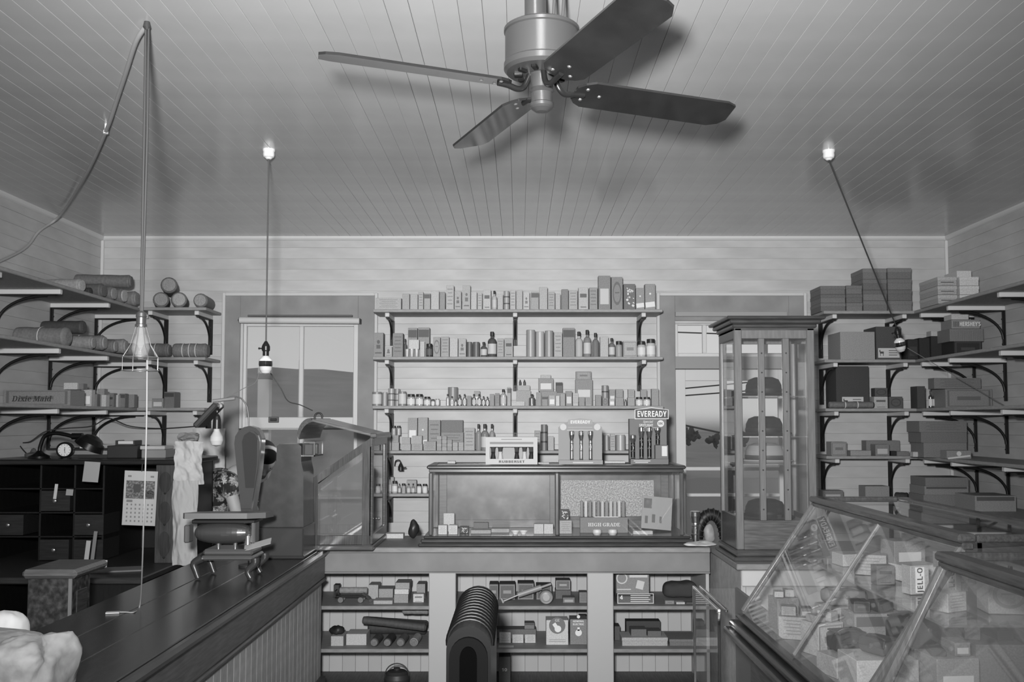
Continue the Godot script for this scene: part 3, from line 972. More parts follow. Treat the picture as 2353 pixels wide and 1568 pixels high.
# ---------- hat cabinet ----------
func make_hat_cabinet() -> void:
	var t := thing("hat_cabinet", "tall narrow glazed wooden cabinet holding felt hats", "cabinet")
	var zf := -5.17
	var zb := -5.58
	var x0 := wx(1691, 1.4, 5.17)
	var x1 := wx(1876, 1.4, 5.17)
	var y0 := CT + 0.055
	var y1 := hy(754, 5.17)
	var wl := gm(120, 0.3, 0, "grain", Vector3(14, 1.2, 14))
	var wd := dark_wood(88, "x", 0.3)
	var s := nb()
	bb(s, Vector3(x0 - 0.03, CT, zb - 0.02), Vector3(x1 + 0.03, CT + 0.022, zf + 0.06), 0.006)
	bb(s, Vector3(x0 - 0.015, CT + 0.022, zb - 0.01), Vector3(x1 + 0.015, CT + 0.055, zf + 0.045), 0.008)
	done(s, "base_moulding", wd, t)
	s = nb()
	for r in [[0.012, 0.0, 0.022], [0.03, 0.022, 0.044], [0.05, 0.044, 0.062]]:
		bb(s, Vector3(x0 - r[0], y1 + r[1], zb - r[0]), Vector3(x1 + r[0], y1 + r[2], zf + r[0]), 0.006)
	done(s, "cornice", dark_wood(78, "x", 0.3), t)
	for x in [[x0, x0 + 0.04], [x1 - 0.04, x1]]:
		simple("front_stile", Vector3(x[0], y0, zf - 0.03), Vector3(x[1], y1, zf), wl, t, 0.004)
		simple("back_stile", Vector3(x[0], y0, zb), Vector3(x[1], y1, zb + 0.03), wl, t, 0.004)
	var yp := hy(1197, 5.17)
	var yh := hy(778, 5.17)
	for r in [[1746, 1760], [1802, 1817]]:
		var s2 := nb()
		var a := wx(r[0], 1.4, 5.17)
		var b := wx(r[1], 1.4, 5.17)
		bb(s2, Vector3(a, yp, zf - 0.022), Vector3(b, yh, zf + 0.004), 0.003)
		var mu := done(s2, "mullion", wl, t)
		s2 = nb()
		for k in 9:
			lathe(s2, [Vector2(0.0045, 0), Vector2(0.003, 0.003), Vector2(0, 0.0035)], Vector3((a + b) / 2, yp + 0.06 + k * 0.105, zf + 0.004), 8, Basis(Vector3(1, 0, 0), PI / 2))
		done(s2, "pin", gm(60, 0.4, 0.5), mu)
	simple("head_panel", Vector3(x0 + 0.04, yh, zf - 0.026), Vector3(x1 - 0.04, y1, zf - 0.004), wl, t)
	simple("foot_panel", Vector3(x0 + 0.04, y0, zf - 0.026), Vector3(x1 - 0.04, yp, zf - 0.004), dark_wood(110, "x", 0.3), t)
	simple("back_rail", Vector3(x0 + 0.04, yh, zb), Vector3(x1 - 0.04, y1, zb + 0.024), wl, t)
	simple("back_foot", Vector3(x0 + 0.04, y0, zb), Vector3(x1 - 0.04, yp, zb + 0.024), wl, t)
	for x in [x0, x1 - 0.02]:
		simple("side_head", Vector3(x, yh, zb + 0.03), Vector3(x + 0.02, y1, zf - 0.03), wd, t)
		simple("side_foot", Vector3(x, y0, zb + 0.03), Vector3(x + 0.02, yp + 0.02, zf - 0.03), wd, t)
		pane("side_pane", Vector3(x + 0.01, yp, zb + 0.03), Vector3(x + 0.01, yp, zf - 0.03), Vector3(x + 0.01, yh, zf - 0.03), Vector3(x + 0.01, yh, zb + 0.03), glass(0.07), t)
	simple("roof_board", Vector3(x0, y1 - 0.012, zb), Vector3(x1, y1, zf), wd, t, 0.0)
	simple("floor_board", Vector3(x0 + 0.02, yp - 0.03, zb + 0.024), Vector3(x1 - 0.02, yp - 0.01, zf - 0.026), gm(120), t)
	var xs := [x0 + 0.04, wx(1746, 1.4, 5.17), wx(1760, 1.4, 5.17), wx(1802, 1.4, 5.17), wx(1817, 1.4, 5.17), x1 - 0.04]
	for k in [0, 2, 4]:
		pane("front_pane", Vector3(xs[k], yp, zf - 0.012), Vector3(xs[k + 1], yp, zf - 0.012), Vector3(xs[k + 1], yh, zf - 0.012), Vector3(xs[k], yh, zf - 0.012), glass(0.07), t)
	# thin glass shelves carrying the hats
	var hs := [[912, "dark felt cap with long peak on the top glass shelf", 15], [1002, "dark rounded felt hat on the second glass shelf", 16], [1064, "pale felt hat with dark underside on the third glass shelf", 140], [1190, "dark felt hat tilted on the cabinet floor", 26]]
	for k in 4:
		var y := hy(hs[k][0], 5.35)
		if k == 3:
			y = yp - 0.01
		else:
			var g := nb()
			bb(g, Vector3(x0 + 0.022, y - 0.006, zb + 0.03), Vector3(x1 - 0.022, y, zf - 0.03))
			done(g, "glass_shelf", glass(0.1), t)
		var c := Vector3((x0 + x1) / 2 - 0.01, y + 0.001, (zf + zb) / 2)
		var h := thing("felt_hat", hs[k][1], "hat", c, "hats in the tall cabinet", 0.3 * k)
		var m := gm(hs[k][2], 0.95)
		var g2 := nb()
		lathe(g2, [Vector2(0.0, 0.0), Vector2(0.128, 0.0), Vector2(0.146, 0.012), Vector2(0.144, 0.018), Vector2(0.10, 0.012), Vector2(0.092, 0.014)], Vector3.ZERO, 28, Basis(), 1.0, 1.12)
		done(g2, "brim", m, h)
		g2 = nb()
		lathe(g2, [Vector2(0.094, 0.012), Vector2(0.098, 0.03), Vector2(0.096, 0.065), Vector2(0.082, 0.095), Vector2(0.05, 0.108), Vector2(0.02, 0.1), Vector2(0, 0.096)], Vector3.ZERO, 28, Basis(), 1.0, 1.15)
		done(g2, "crown", m, h)
		g2 = nb()
		lathe(g2, [Vector2(0.0965, 0.014), Vector2(0.1005, 0.03), Vector2(0.1, 0.042)], Vector3.ZERO, 28, Basis(), 1.0, 1.15)
		done(g2, "band", gm(60 if k == 2 else 22, 0.6), h)

# ---------- slant topped case with its lid up, register, scale ----------
func make_slant_case() -> void:
	var t := thing("slant_top_case", "wooden slant-topped display case with its lid propped open", "showcase")
	var z1 := -5.56
	var z0 := -6.16
	var xr := wx(852, 1.2, 5.56)
	var xl := -1.30
	var yr := hy(1006, 5.56)
	var yl := 1.20
	var slope := (yr - yl) / (xr - xl)
	var w := dark_wood(84, "y", 0.22)
	var wx_ := dark_wood(100, "x", 0.22)
	simple("base_board", Vector3(xl - 0.015, CT, z0 - 0.01), Vector3(xr + 0.02, CT + 0.03, z1 + 0.02), wx_, t, 0.006)
	for z in [z1, z0]:
		var f := nb()
		var xm := lerpf(xl, xr, 0.28)
		for r in [[xl, xl + 0.03], [xm - 0.013, xm + 0.013], [xr - 0.05, xr]]:
			var p := PackedVector2Array([Vector2(r[0], CT + 0.03), Vector2(r[1], CT + 0.03), Vector2(r[1], yl + slope * (r[1] - xl)), Vector2(r[0], yl + slope * (r[0] - xl))])
			prism(f, p, 0.024, Transform3D(Basis(), Vector3(0, 0, z - 0.012 if z == z1 else z + 0.012)))
		var p2 := PackedVector2Array([Vector2(xl, yl - 0.05), Vector2(xr, yr - 0.05), Vector2(xr, yr), Vector2(xl, yl)])
		prism(f, p2, 0.026, Transform3D(Basis(), Vector3(0, 0, z - 0.012 if z == z1 else z + 0.012)))
		var zz: float = z - 0.012 if z == z1 else z + 0.012
		bb(f, Vector3(xl, CT + 0.03, zz - 0.013), Vector3(xr, CT + 0.085, zz + 0.013), 0.003)
		done(f, "end_frame", w, t)
		var ym := CT + 0.31
		var g := nb()
		var pg := PackedVector2Array([Vector2(xl + 0.03, CT + 0.085), Vector2(xr - 0.05, CT + 0.085), Vector2(xr - 0.05, yr - 0.07), Vector2(xl + 0.03, yl - 0.045)])
		prism(g, pg, 0.003, Transform3D(Basis(), Vector3(0, 0, zz)))
		done(g, "end_pane", gm(92, 0.08, 0.0, "paint", Vector3(1, 1, 1)) if z == z0 else glass(0.1), t)
	simple("inner_shelf", Vector3(xl + 0.02, CT + 0.29, z0 + 0.03), Vector3(xr - 0.03, CT + 0.305, z1 - 0.03), dark_wood(75, "x", 0.3), t)
	# customers' side, a framed glass door
	var s := nb()
	bb(s, Vector3(xr - 0.012, CT + 0.03, z1 - 0.05), Vector3(xr + 0.012, yr, z1), 0.006)
	bb(s, Vector3(xr - 0.012, CT + 0.03, z0), Vector3(xr + 0.012, yr, z0 + 0.05), 0.006)
	bb(s, Vector3(xr - 0.012, yr - 0.05, z0 + 0.05), Vector3(xr + 0.012, yr, z1 - 0.05), 0.004)
	bb(s, Vector3(xr - 0.012, CT + 0.03, z0 + 0.05), Vector3(xr + 0.012, CT + 0.09, z1 - 0.05), 0.004)
	var dr := done(s, "side_door", wx_, t)
	pane("pane", Vector3(xr, CT + 0.09, z0 + 0.05), Vector3(xr, CT + 0.09, z1 - 0.05), Vector3(xr, yr - 0.05, z1 - 0.05), Vector3(xr, yr - 0.05, z0 + 0.05), glass(0.1), dr)
	s = nb()
	lathe(s, [Vector2(0.004, 0), Vector2(0.004, 0.01), Vector2(0.012, 0.016), Vector2(0.009, 0.025), Vector2(0, 0.027)], Vector3(xr + 0.012, CT + 0.17, z1 - 0.12), 12, Basis(Vector3(0, 0, 1), -PI / 2))
	done(s, "knob", gm(190, 0.25, 0.9), dr)
	simple("low_front", Vector3(xl, CT + 0.03, z0 + 0.026), Vector3(xl + 0.022, yl, z1 - 0.026), w, t)
	# lid of narrow slats, swung up over the case, with a rolled lip
	var hinge := Vector3(xr + 0.012, yr + 0.012, 0)
	var far := Vector3(wx(716, 1.6, 5.56), hy(966, 5.56), 0)
	var d := (far - hinge)
	var n := Vector3(d.y, -d.x, 0).normalized()
	var lid := nb()
	bb(lid, Vector3(-0.02, -0.014, z0), Vector3(0.02, 0.014, z1), 0.005)
	var li := done(lid, "hinge_rail", wx_, t)
	li.position = Vector3(hinge.x, hinge.y, 0)
	for k in 3:
		var sl := nb()
		var zz := lerpf(z0, z1, (k + 0.5) / 3.0)
		box(sl, hinge + d * 0.5 + Vector3(0, 0, zz), Vector3(d.length(), 0.016, (z1 - z0) / 3.0 - 0.003), Basis(d.normalized(), n, d.normalized().cross(n)), 0.003)
		done(sl, "lid_slat", dark_wood([118, 108, 125][k], "x", 0.25), t)
	var lip := nb()
	var pr := PackedVector2Array()
	var a0 := []
	for i in 9:
		var a := i / 8.0
		var q := Vector2(far.x, far.y) + Vector2(-0.01 - 0.075 * sin(a * 1.45), 0.012 - 0.115 * (1.0 - cos(a * 1.45)))
		a0.append(q)
	for q in a0:
		pr.append(q)
	for i in 9:
		pr.append(a0[8 - i] + Vector2(0.012 + 0.008 * i / 8.0, -0.022))
	prism(lip, pr, z1 - z0, Transform3D(Basis(), Vector3(0, 0, (z0 + z1) / 2)))
	done(lip, "rolled_lip", dark_wood(105, "z", 0.15), t)
	var hk := nb()
	tube(hk, bez(far + Vector3(0.0, 0.0, z1 - 0.1), far + Vector3(-0.02, 0.05, z1 - 0.1), far + Vector3(0.05, 0.06, z1 - 0.1), far + Vector3(0.04, 0.01, z1 - 0.1), 8), 0.006, 6)
	done(hk, "lid_catch", gm(50, 0.4, 0.5), t)

func make_register_and_scale() -> void:
	# cash register, seen from its side
	var z1 := -5.24
	var z0 := -5.5
	var t := thing("cash_register", "tall dark metal cash register standing beside the scale", "cash register")
	var P := func(px: float, py: float) -> Vector2:
		var v := at(px, py, 5.24)
		return Vector2(v.x, v.y)
	var met := gm(92, 0.28, 0.55, "paint", Vector3(3, 3, 3))
	var body := PackedVector2Array()
	for q in [[697, 1212], [697, 1085], [692, 1062], [692, 1026], [686, 1021], [642, 1021], [636, 1026], [635, 1058], [631, 1068], [625, 1080], [621, 1092], [616, 1101], [608, 1106], [596, 1112], [594, 1212]]:
		body.append(P.call(q[0], q[1]))
	var s := nb()
	prism(s, body, z1 - z0, Transform3D(Basis(), Vector3(0, 0, (z0 + z1) / 2)))
	done(s, "housing", met, t)
	var b0: Vector2 = P.call(585, 1212)
	var b1: Vector2 = P.call(700, 1212)
	s = nb()
	bb(s, Vector3(b0.x, CT + 0.0005, z0 - 0.01), Vector3(b1.x, b0.y - 0.001, z1 + 0.03), 0.006)
	var base := done(s, "drawer_base", gm(72, 0.25, 0.35), t)
	s = nb()
	bb(s, Vector3(b0.x - 0.008, CT + 0.0005, z0 - 0.015), Vector3(b1.x + 0.008, CT + 0.018, z1 + 0.038), 0.004)
	done(s, "base_moulding", gm(70, 0.25, 0.5), base)
	# little glazed price window on the top
	s = nb()
	var i0: Vector2 = P.call(693, 1050)
	var i1: Vector2 = P.call(722, 1018)
	bb(s, Vector3(i0.x, i0.y, z0 + 0.02), Vector3(i1.x, i0.y + 0.008, z1 - 0.02))
	bb(s, Vector3(i0.x, i1.y, z0 + 0.02), Vector3(i1.x, i1.y + 0.006, z1 - 0.02))
	for zz in [z0 + 0.02, z1 - 0.026]:
		bb(s, Vector3(i1.x - 0.006, i0.y, zz), Vector3(i1.x, i1.y, zz + 0.006))
	var ind := done(s, "price_window", gm(170, 0.2, 0.9), t)
	simple("tablet", Vector3(i0.x + 0.006, i0.y + 0.009, z0 + 0.05), Vector3(i1.x - 0.02, i1.y - 0.01, z1 - 0.05), gm(25, 0.5), ind)
	pane("window_glass", Vector3(i0.x, i0.y, z1 - 0.022), Vector3(i1.x, i0.y, z1 - 0.022), Vector3(i1.x, i1.y, z1 - 0.022), Vector3(i0.x, i1.y, z1 - 0.022), glass(0.08), ind)
	# counter scale
	var c := at(520, 1308, 4.62)
	t = thing("counter_scale", "dark enamelled counter scale with plate and tall rounded dial housing", "scale", Vector3(c.x, CT, -4.62))
	var en := gm(48, 0.16, 0.25)
	var mid := gm(92, 0.3, 0.3)
	s = nb()
	box(s, Vector3(0.03, 0.125, 0.0), Vector3(0.235, 0.03, 0.17), Basis(), 0.01)
	box(s, Vector3(0.03, 0.10, 0.0), Vector3(0.25, 0.022, 0.19), Basis(), 0.008)
	done(s, "base", mid, t)
	for q in [[-0.105, 0.085], [0.14, 0.085], [-0.085, -0.085], [0.14, -0.085]]:
		s = nb()
		var p := Vector3(q[0], 0, q[1])
		tube(s, smooth_path([p + Vector3(0.02, 0.10, 0), p + Vector3(-0.02 * signf(0.1 - q[0] * 2), 0.075, 0), p + Vector3(-0.012, 0.04, 0), p + Vector3(0.0, 0.008, 0)], 5), 0.021, 8, 0.014)
		done(s, "leg", gm(62, 0.3, 0.3), t)
	for x in [-0.03, 0.05, 0.1]:
		s = nb()
		lathe(s, [Vector2(0.013, 0.13), Vector2(0.009, 0.14), Vector2(0.009, 0.165), Vector2(0.014, 0.175)], Vector3(x, 0, 0.03), 12)
		done(s, "pillar", gm(190, 0.2, 0.9), t)
	# drum lying across, smooth and shiny
	s = nb()
	var dp := []
	for i in 17:
		var a := -PI / 2 + PI * i / 16.0
		dp.append(Vector2(0.052 * pow(cos(a), 0.6) if absf(a) < PI / 2 - 0.01 else 0.0, 0.135 * sin(a)))
	lathe(s, dp, Vector3(-0.005, 0.212, 0.03), 24, Basis(Vector3(0, 0, 1), -PI / 2))
	done(s, "drum", gm(95, 0.22, 0.6), t)
	s = nb()
	bb(s, Vector3(-0.19, 0.165, -0.02), Vector3(-0.165, 0.25, 0.05), 0.006)
	bb(s, Vector3(0.13, 0.165, -0.02), Vector3(0.15, 0.27, 0.06), 0.006)
	done(s, "cheek", gm(110, 0.3, 0.4), t)
	s = nb()
	lathe(s, [Vector2(0.0, 0.0), Vector2(0.018, 0.0), Vector2(0.013, 0.04), Vector2(0.02, 0.05), Vector2(0, 0.055)], Vector3(0.115, 0.16, 0.05), 14)
	done(s, "adjusting_knob", gm(210, 0.15, 0.95), t)
	# goods plate
	s = nb()
	var pl := PackedVector2Array()
	for q in [[-0.19, 0.06], [-0.165, -0.09], [-0.12, -0.13], [0.19, -0.13], [0.19, 0.02], [0.12, 0.09], [-0.17, 0.10]]:
		pl.append(Vector2(q[0], q[1]))
	prism(s, pl, 0.026, Transform3D(Basis(Vector3(1, 0, 0), Vector3(0, 0.05, 1).normalized(), Vector3(0, -1, 0.05).normalized()), Vector3(0, 0.292, 0.0)))
	done(s, "goods_plate", gm(104, 0.45, 0.1), t)
	s = nb()
	bb(s, Vector3(-0.15, 0.258, -0.09), Vector3(0.15, 0.276, 0.06), 0.004)
	done(s, "plate_spider", gm(35, 0.4, 0.2), t)
	# tall housing: a rounded slab that narrows downwards
	var zt := -0.19
	var hp := PackedVector2Array()
	var o := Vector3(c.x, CT, -4.62)
	var Q := func(px: float, py: float) -> Vector2:
		var v := at(px, py, 4.81) - o
		return Vector2(v.x, v.y)
	for q in [[559, 1178], [554, 1130], [548, 1070], [543, 1020], [545, 1003], [553, 990], [565, 982], [578, 979], [591, 983], [601, 993], [606, 1008], [605, 1030], [600, 1080], [592, 1130], [584, 1178]]:
		hp.append(Q.call(q[0], q[1]))
	s = nb()
	prism(s, hp, 0.07, Transform3D(Basis(), Vector3(0, 0, zt)))
	var cc := Q.call(575, 1070) as Vector2
	var hp2 := PackedVector2Array()
	for q in hp:
		hp2.append(cc + (q - cc) * 0.9)
	prism(s, hp2, 0.10, Transform3D(Basis(), Vector3(0, 0, zt)))
	var ho := done(s, "dial_housing", gm(84, 0.14, 0.35), t)
	var fp := PackedVector2Array()
	for q in [[571, 1120], [566, 1060], [563, 1015], [568, 1000], [580, 992], [592, 998], [599, 1010], [597, 1060], [590, 1120]]:
		fp.append(Q.call(q[0], q[1]))
	s = nb()
	prism(s, fp, 0.004, Transform3D(Basis(), Vector3(0, 0, zt + 0.052)))
	done(s, "chart_window", gm(58, 0.06, 0.1), ho)
	s = nb()
	lathe(s, [Vector2(0.05, 0), Vector2(0.045, 0.10), Vector2(0.034, 0.16)], Vector3(cc.x - 0.01, 0.12, zt), 16)
	done(s, "column", gm(60, 0.2, 0.3), t)
	# weight slip under the plate edge
	s = nb()
	box(s, Vector3(0.165, 0.16, 0.06), Vector3(0.13, 0.004, 0.045), Basis(Vector3(0, 0, 1), 0.28) * Basis(Vector3(1, 0, 0), 0.5))
	done(s, "card", gm(150, 0.7), t)

# ---------- desk corner ----------
func make_desk() -> void:
	var t := thing("roll_top_desk", "black roll-top desk with pigeonholes and carved end pilaster", "desk")
	var dk := dark_wood(30, "y", 0.4)
	var x0 := -3.12
	var x1 := -1.99
	var zf := -5.58
	var zb := -6.25
	var top := 1.35
	simple("pedestal", Vector3(x0, 0, zb), Vector3(x0 + 0.36, 0.75, -5.12), dk, t)
	simple("pedestal", Vector3(x1 - 0.36, 0, zb), Vector3(x1, 0.75, -5.12), dk, t)
	simple("writing_board", Vector3(x0 - 0.02, 0.751, zb), Vector3(x1 + 0.02, 0.785, -5.05), dark_wood(62, "x", 0.4), t, 0.006)
	simple("back_panel", Vector3(x0, 0.786, zb), Vector3(x1, top, zb + 0.02), gm(18), t)
	simple("top_board", Vector3(x0 - 0.02, top, zb - 0.01), Vector3(x1 + 0.03, top + 0.03, zf + 0.03), dark_wood(40, "x", 0.3), t, 0.006)
	simple("side_panel", Vector3(x0, 0.786, zb + 0.02), Vector3(x0 + 0.025, top - 0.001, zf), dk, t)
	simple("side_panel", Vector3(x1 - 0.025, 0.786, zb + 0.02), Vector3(x1, top - 0.001, zf), dk, t)
	var s := nb()
	bb(s, Vector3(x1 - 0.11, 0.786, zf), Vector3(x1, top - 0.001, zf + 0.02), 0.003)
	var pil := done(s, "pilaster", dark_wood(78, "y", 0.35), t)
	for r in [[0.81, 0.98], [1.0, 1.15], [1.18, 1.32]]:
		var o := nb()
		var c := Vector3(x1 - 0.055, (r[0] + r[1]) / 2, zf + 0.02)
		lathe(o, [Vector2(0.5, 0.0), Vector2(0.5, 0.004), Vector2(0.38, 0.010), Vector2(0.3, 0.004), Vector2(0, 0.006)], c, 20, Basis(Vector3(1, 0, 0), PI / 2), 0.07, (r[1] - r[0]) * 0.85)
		done(o, "carved_oval", dark_wood(66, "y", 0.3), pil)
		o = nb()
		lathe(o, [Vector2(0.008, 0), Vector2(0.006, 0.004), Vector2(0, 0.006)], c + Vector3(0, -(r[1] - r[0]) * 0.45, 0), 8, Basis(Vector3(1, 0, 0), PI / 2))
		done(o, "boss", gm(25), pil)
	# pigeonholes
	for x in [-2.82, -2.62, -2.45]:
		simple("divider", Vector3(x, 0.786, zb + 0.02), Vector3(x + 0.012, top - 0.001, zf - 0.08), dk, t)
	for y in [0.92, 1.06, 1.2]:
		simple("cubby_shelf", Vector3(x0 + 0.025, y, zb + 0.02), Vector3(-2.45, y + 0.01, zf - 0.08), dk, t)
	for r in [[-2.81, 0.79], [-2.61, 0.79], [-2.81, 1.075], [-2.61, 0.935], [-3.08, 0.935]]:
		var dr := simple("small_drawer", Vector3(r[0] + 0.003, r[1], zf - 0.3), Vector3(r[0] + 0.175, r[1] + 0.12, zf - 0.07), dark_wood(48, "x", 0.35), t)
		var o := nb()
		lathe(o, [Vector2(0.005, 0), Vector2(0.011, 0.012), Vector2(0, 0.018)], Vector3(r[0] + 0.09, r[1] + 0.06, zf - 0.07), 10, Basis(Vector3(1, 0, 0), PI / 2))
		done(o, "knob", gm(120, 0.3, 0.5), dr)
	# papers standing and lying about the desk
	var papers := [
		["small pale note pinned to the top edge of the desk", 210, 1085, 36, 46, 5.52, 150],
		["white card standing in a desk pigeonhole", 160, 1132, 16, 14, 5.62, 150],
		["narrow white envelope leaning in the lowest pigeonhole", 128, 1130, 7, 34, 5.6, 190],
		["tall thin white folder standing on the writing board", 201, 1235, 10, 60, 5.4, 170],
		["tall pale folder next to the thin folder on the desk", 216, 1228, 8, 80, 5.42, 120],
		["white square note leaning on the writing board", 234, 1252, 26, 18, 5.38, 185],
		["pale folded paper leaning on the writing board stack", 168, 1250, 28, 18, 5.36, 165],
		["small grey card leaning by the low cabinet top", 148, 1296, 22, 22, 5.2, 105],
	]
	for q in papers:
		var p := at(q[1], q[2], q[5])
		var k: float = q[5] / F
		s = nb()
		box(s, Vector3.ZERO, Vector3(q[3] * k, q[4] * k, 0.003), Basis(Vector3(0, 0, 1), -0.06) * Basis(Vector3(1, 0, 0), -0.1))
		var o := done(s, "paper_note", gm(q[6], 0.8))
		o.position = Vector3(p.x, p.y, p.z)
		if q[1] > 120 and q[5] < 5.45:
			o.position.y = 0.787 + q[4] * k / 2
		tag(o, q[0], "paper")
	for q in [[255, 1302, 0.26, 0.15, 175, 0.3, "large pale blotter sheet lying on the writing board"], [195, 1273, 0.13, 0.07, 200, -0.2, "white pad of paper lying at the back of the board"]]:
		var p := at(q[0], q[1], 5.22)
		s = nb()
		box(s, Vector3.ZERO, Vector3(q[2], 0.008, q[3]), Basis(Vector3.UP, q[5]))
		var o := done(s, "paper_sheet", gm(q[4] * 0.6, 0.7))
		o.position = Vector3(p.x, 0.79, -5.3)
		tag(o, q[6], "paper")
	# things on top of the desk
	var ty := top + 0.031
	t = thing("desk_clock", "round black alarm clock with white dial on the desk", "clock", Vector3(at(150, 1042, 5.66).x, ty, -5.66))
	s = nb()
	lathe(s, [Vector2(0, -0.03), Vector2(0.04, -0.03), Vector2(0.047, -0.02), Vector2(0.047, 0.02), Vector2(0.042, 0.026), Vector2(0.036, 0.022)], Vector3(0, 0.052, 0), 28, Basis(Vector3.UP, 0.2) * Basis(Vector3(1, 0, 0), PI / 2))
	done(s, "case", gm(22, 0.3), t)
	s = nb()
	lathe(s, [Vector2(0.037, 0.021), Vector2(0, 0.0215)], Vector3(0, 0.052, 0), 28, Basis(Vector3.UP, 0.2) * Basis(Vector3(1, 0, 0), PI / 2))
	var dial := done(s, "dial", gm(205, 0.5), t)
	s = nb()
	var db := Basis(Vector3.UP, 0.2)
	for i in 12:
		var a := TAU * i / 12
		box(s, Vector3(0, 0.052, 0) + db * Vector3(sin(a) * 0.03, cos(a) * 0.03, 0.022), Vector3(0.0022, 0.006, 0.001), db * Basis(Vector3(0, 0, 1), -a))
	box(s, Vector3(0, 0.052, 0) + db * Vector3(0.002, -0.008, 0.0225), Vector3(0.0026, 0.022, 0.001), db * Basis(Vector3(0, 0, 1), 0.2))
	box(s, Vector3(0, 0.052, 0) + db * Vector3(0.002, 0.008, 0.0225), Vector3(0.003, 0.018, 0.001), db)
	done(s, "hands_and_marks", gm(25), dial)
	s = nb()
	for x in [-0.025, 0.025]:
		box(s, Vector3(x, 0.004, 0), Vector3(0.012, 0.008, 0.03))
	done(s, "foot", gm(40, 0.3, 0.5), t)
	var stack := [
		["flat dark ledger lying on the desk beside the clock", 178, 255, 1058, 1050, 40, 0.0],
		["pale papers stacked under a dark ledger on the desk", 168, 252, 1050, 1041, 130, 0.0],
		["thin black folder on the pile of desk papers", 108, 253, 1041, 1036, 25, 0.0],
		["white pad of paper topping the desk pile", 182, 236, 1036, 1028, 205, 0.02],
	]
	var yy := ty
	for q in stack:
		var w: float = (q[2] - q[1]) * 5.75 / F
		var h: float = (q[3] - q[4]) * 5.75 / F
		s = nb()
		bb(s, Vector3(-w / 2, 0, -0.1), Vector3(w / 2, h, 0.1), 0.001)
		var o := done(s, "ledger", gm(q[5], 0.6))
		o.position = Vector3(at((q[1] + q[2]) / 2.0, 1040, 5.8).x + 0.02, yy, -5.86)
		yy += h + 0.0005
		tag(o, q[0], "papers")
	s = nb()
	bb(s, Vector3(-0.09, 0, -0.1), Vector3(0.09, 0.075, 0.1), 0.003)
	var bx := done(s, "file_box", gm(40, 0.5))
	bx.position = Vector3(at(288, 1050, 5.8).x, ty, -5.85)
	tag(bx, "black file box lying on the desk below the trays", "box")
	s = nb()
	bb(s, Vector3(-0.07, 0, -0.09), Vector3(0.075, 0.05, 0.09), 0.004)
	bx = done(s, "ledger", gm(125, 0.7))
	bx.position = Vector3(at(357, 1055, 5.8).x, ty, -5.85)
	tag(bx, "worn grey ledger at the pilaster end of the desk", "book")
	s = nb()
	bb(s, Vector3(-0.075, 0, -0.08), Vector3(0.075, 0.022, 0.08), 0.004)
	bx = done(s, "ledger", gm(170, 0.7))
	bx.position = Vector3(at(352, 1055, 5.8).x, ty + 0.0505, -5.86)
	tag(bx, "flat pale book on top of the worn ledger", "book")
	t = thing("letter_tray", "small pale tray with dark ends on the file box", "tray", Vector3(at(294, 1032, 5.85).x, ty + 0.0755, -5.86))
	simple("tray_floor", Vector3(-0.05, 0, -0.06), Vector3(0.05, 0.006, 0.06), gm(60), t)
	simple("letters", Vector3(-0.046, 0.007, -0.055), Vector3(0.046, 0.026, 0.05), gm(190), t)
	for x in [-0.058, 0.05]:
		simple("tray_end", Vector3(x, 0, -0.06), Vector3(x + 0.008, 0.03, 0.06), gm(60), t)
	# gooseneck desk lamp
	var lb := at(90, 1060, 5.75)
	t = thing("desk_lamp", "black gooseneck desk lamp with domed metal shade", "lamp", Vector3(lb.x, ty, -5.75))
	var bl := gm(20, 0.3, 0.2)
	s = nb()
	lathe(s, [Vector2(0, 0), Vector2(0.065, 0), Vector2(0.062, 0.012), Vector2(0.03, 0.028), Vector2(0.012, 0.045), Vector2(0, 0.046)], Vector3.ZERO, 20)
	done(s, "base", bl, t)
	s = nb()
	var K := func(px: float, py: float) -> Vector3:
		return at(px, py, 5.75) - Vector3(lb.x, ty, -5.75)
	tube(s, smooth_path([Vector3(0, 0.04, 0), K.call(93, 1025), K.call(103, 1003), K.call(125, 996), K.call(150, 999), K.call(168, 1004)], 6), 0.012, 8)
	done(s, "gooseneck", bl, t)
	s = nb()
	var sh := Basis(Vector3(0, 0, 1), -0.5)
	lathe(s, [Vector2(0.0, 0.075), Vector2(0.02, 0.075), Vector2(0.05, 0.062), Vector2(0.078, 0.035), Vector2(0.09, 0.0), Vector2(0.087, 0.0), Vector2(0.074, 0.033), Vector2(0.045, 0.058), Vector2(0, 0.07)], K.call(205, 1028), 24, sh)
	tube(s, [K.call(166, 1003), K.call(190, 1003)], 0.02, 10)
	done(s, "shade", bl, t)
	s = nb()
	lathe(s, [Vector2(0, 0), Vector2(0.02, 0.01), Vector2(0.024, 0.025), Vector2(0.014, 0.05), Vector2(0.012, 0.06)], K.call(205, 1032), 12, sh)
	done(s, "bulb", gm(210, 0.2), t)
	s = nb()
	tube(s, smooth_path([at(93, 1052, 5.8), at(75, 1055, 6.0), at(45, 1022, 6.2), at(70, 1015, 6.2), at(105, 992, 6.25), at(150, 985, 6.3), at(210, 980, 6.4), at(250, 962, 6.6), at(300, 980, 6.9), at(370, 985, 7.2), at(450, 980, 7.25)], 6), 0.004, 6)
	tag(done(s, "lamp_cord", gm(45)), "thin dark electric cord looping along the wall above the desk", "cord")
	s = nb()
	lathe(s, [Vector2(0, 0), Vector2(0.05, 0), Vector2(0.05, 0.02), Vector2(0.02, 0.03), Vector2(0.012, 0.05), Vector2(0, 0.055)], Vector3.ZERO, 16)
	bx = done(s, "ink_stand", gm(85, 0.3))
	bx.position = Vector3(at(67, 1060, 5.9).x, ty, -5.95)
	tag(bx, "grey domed inkstand on the desk end past the lamp", "inkstand")
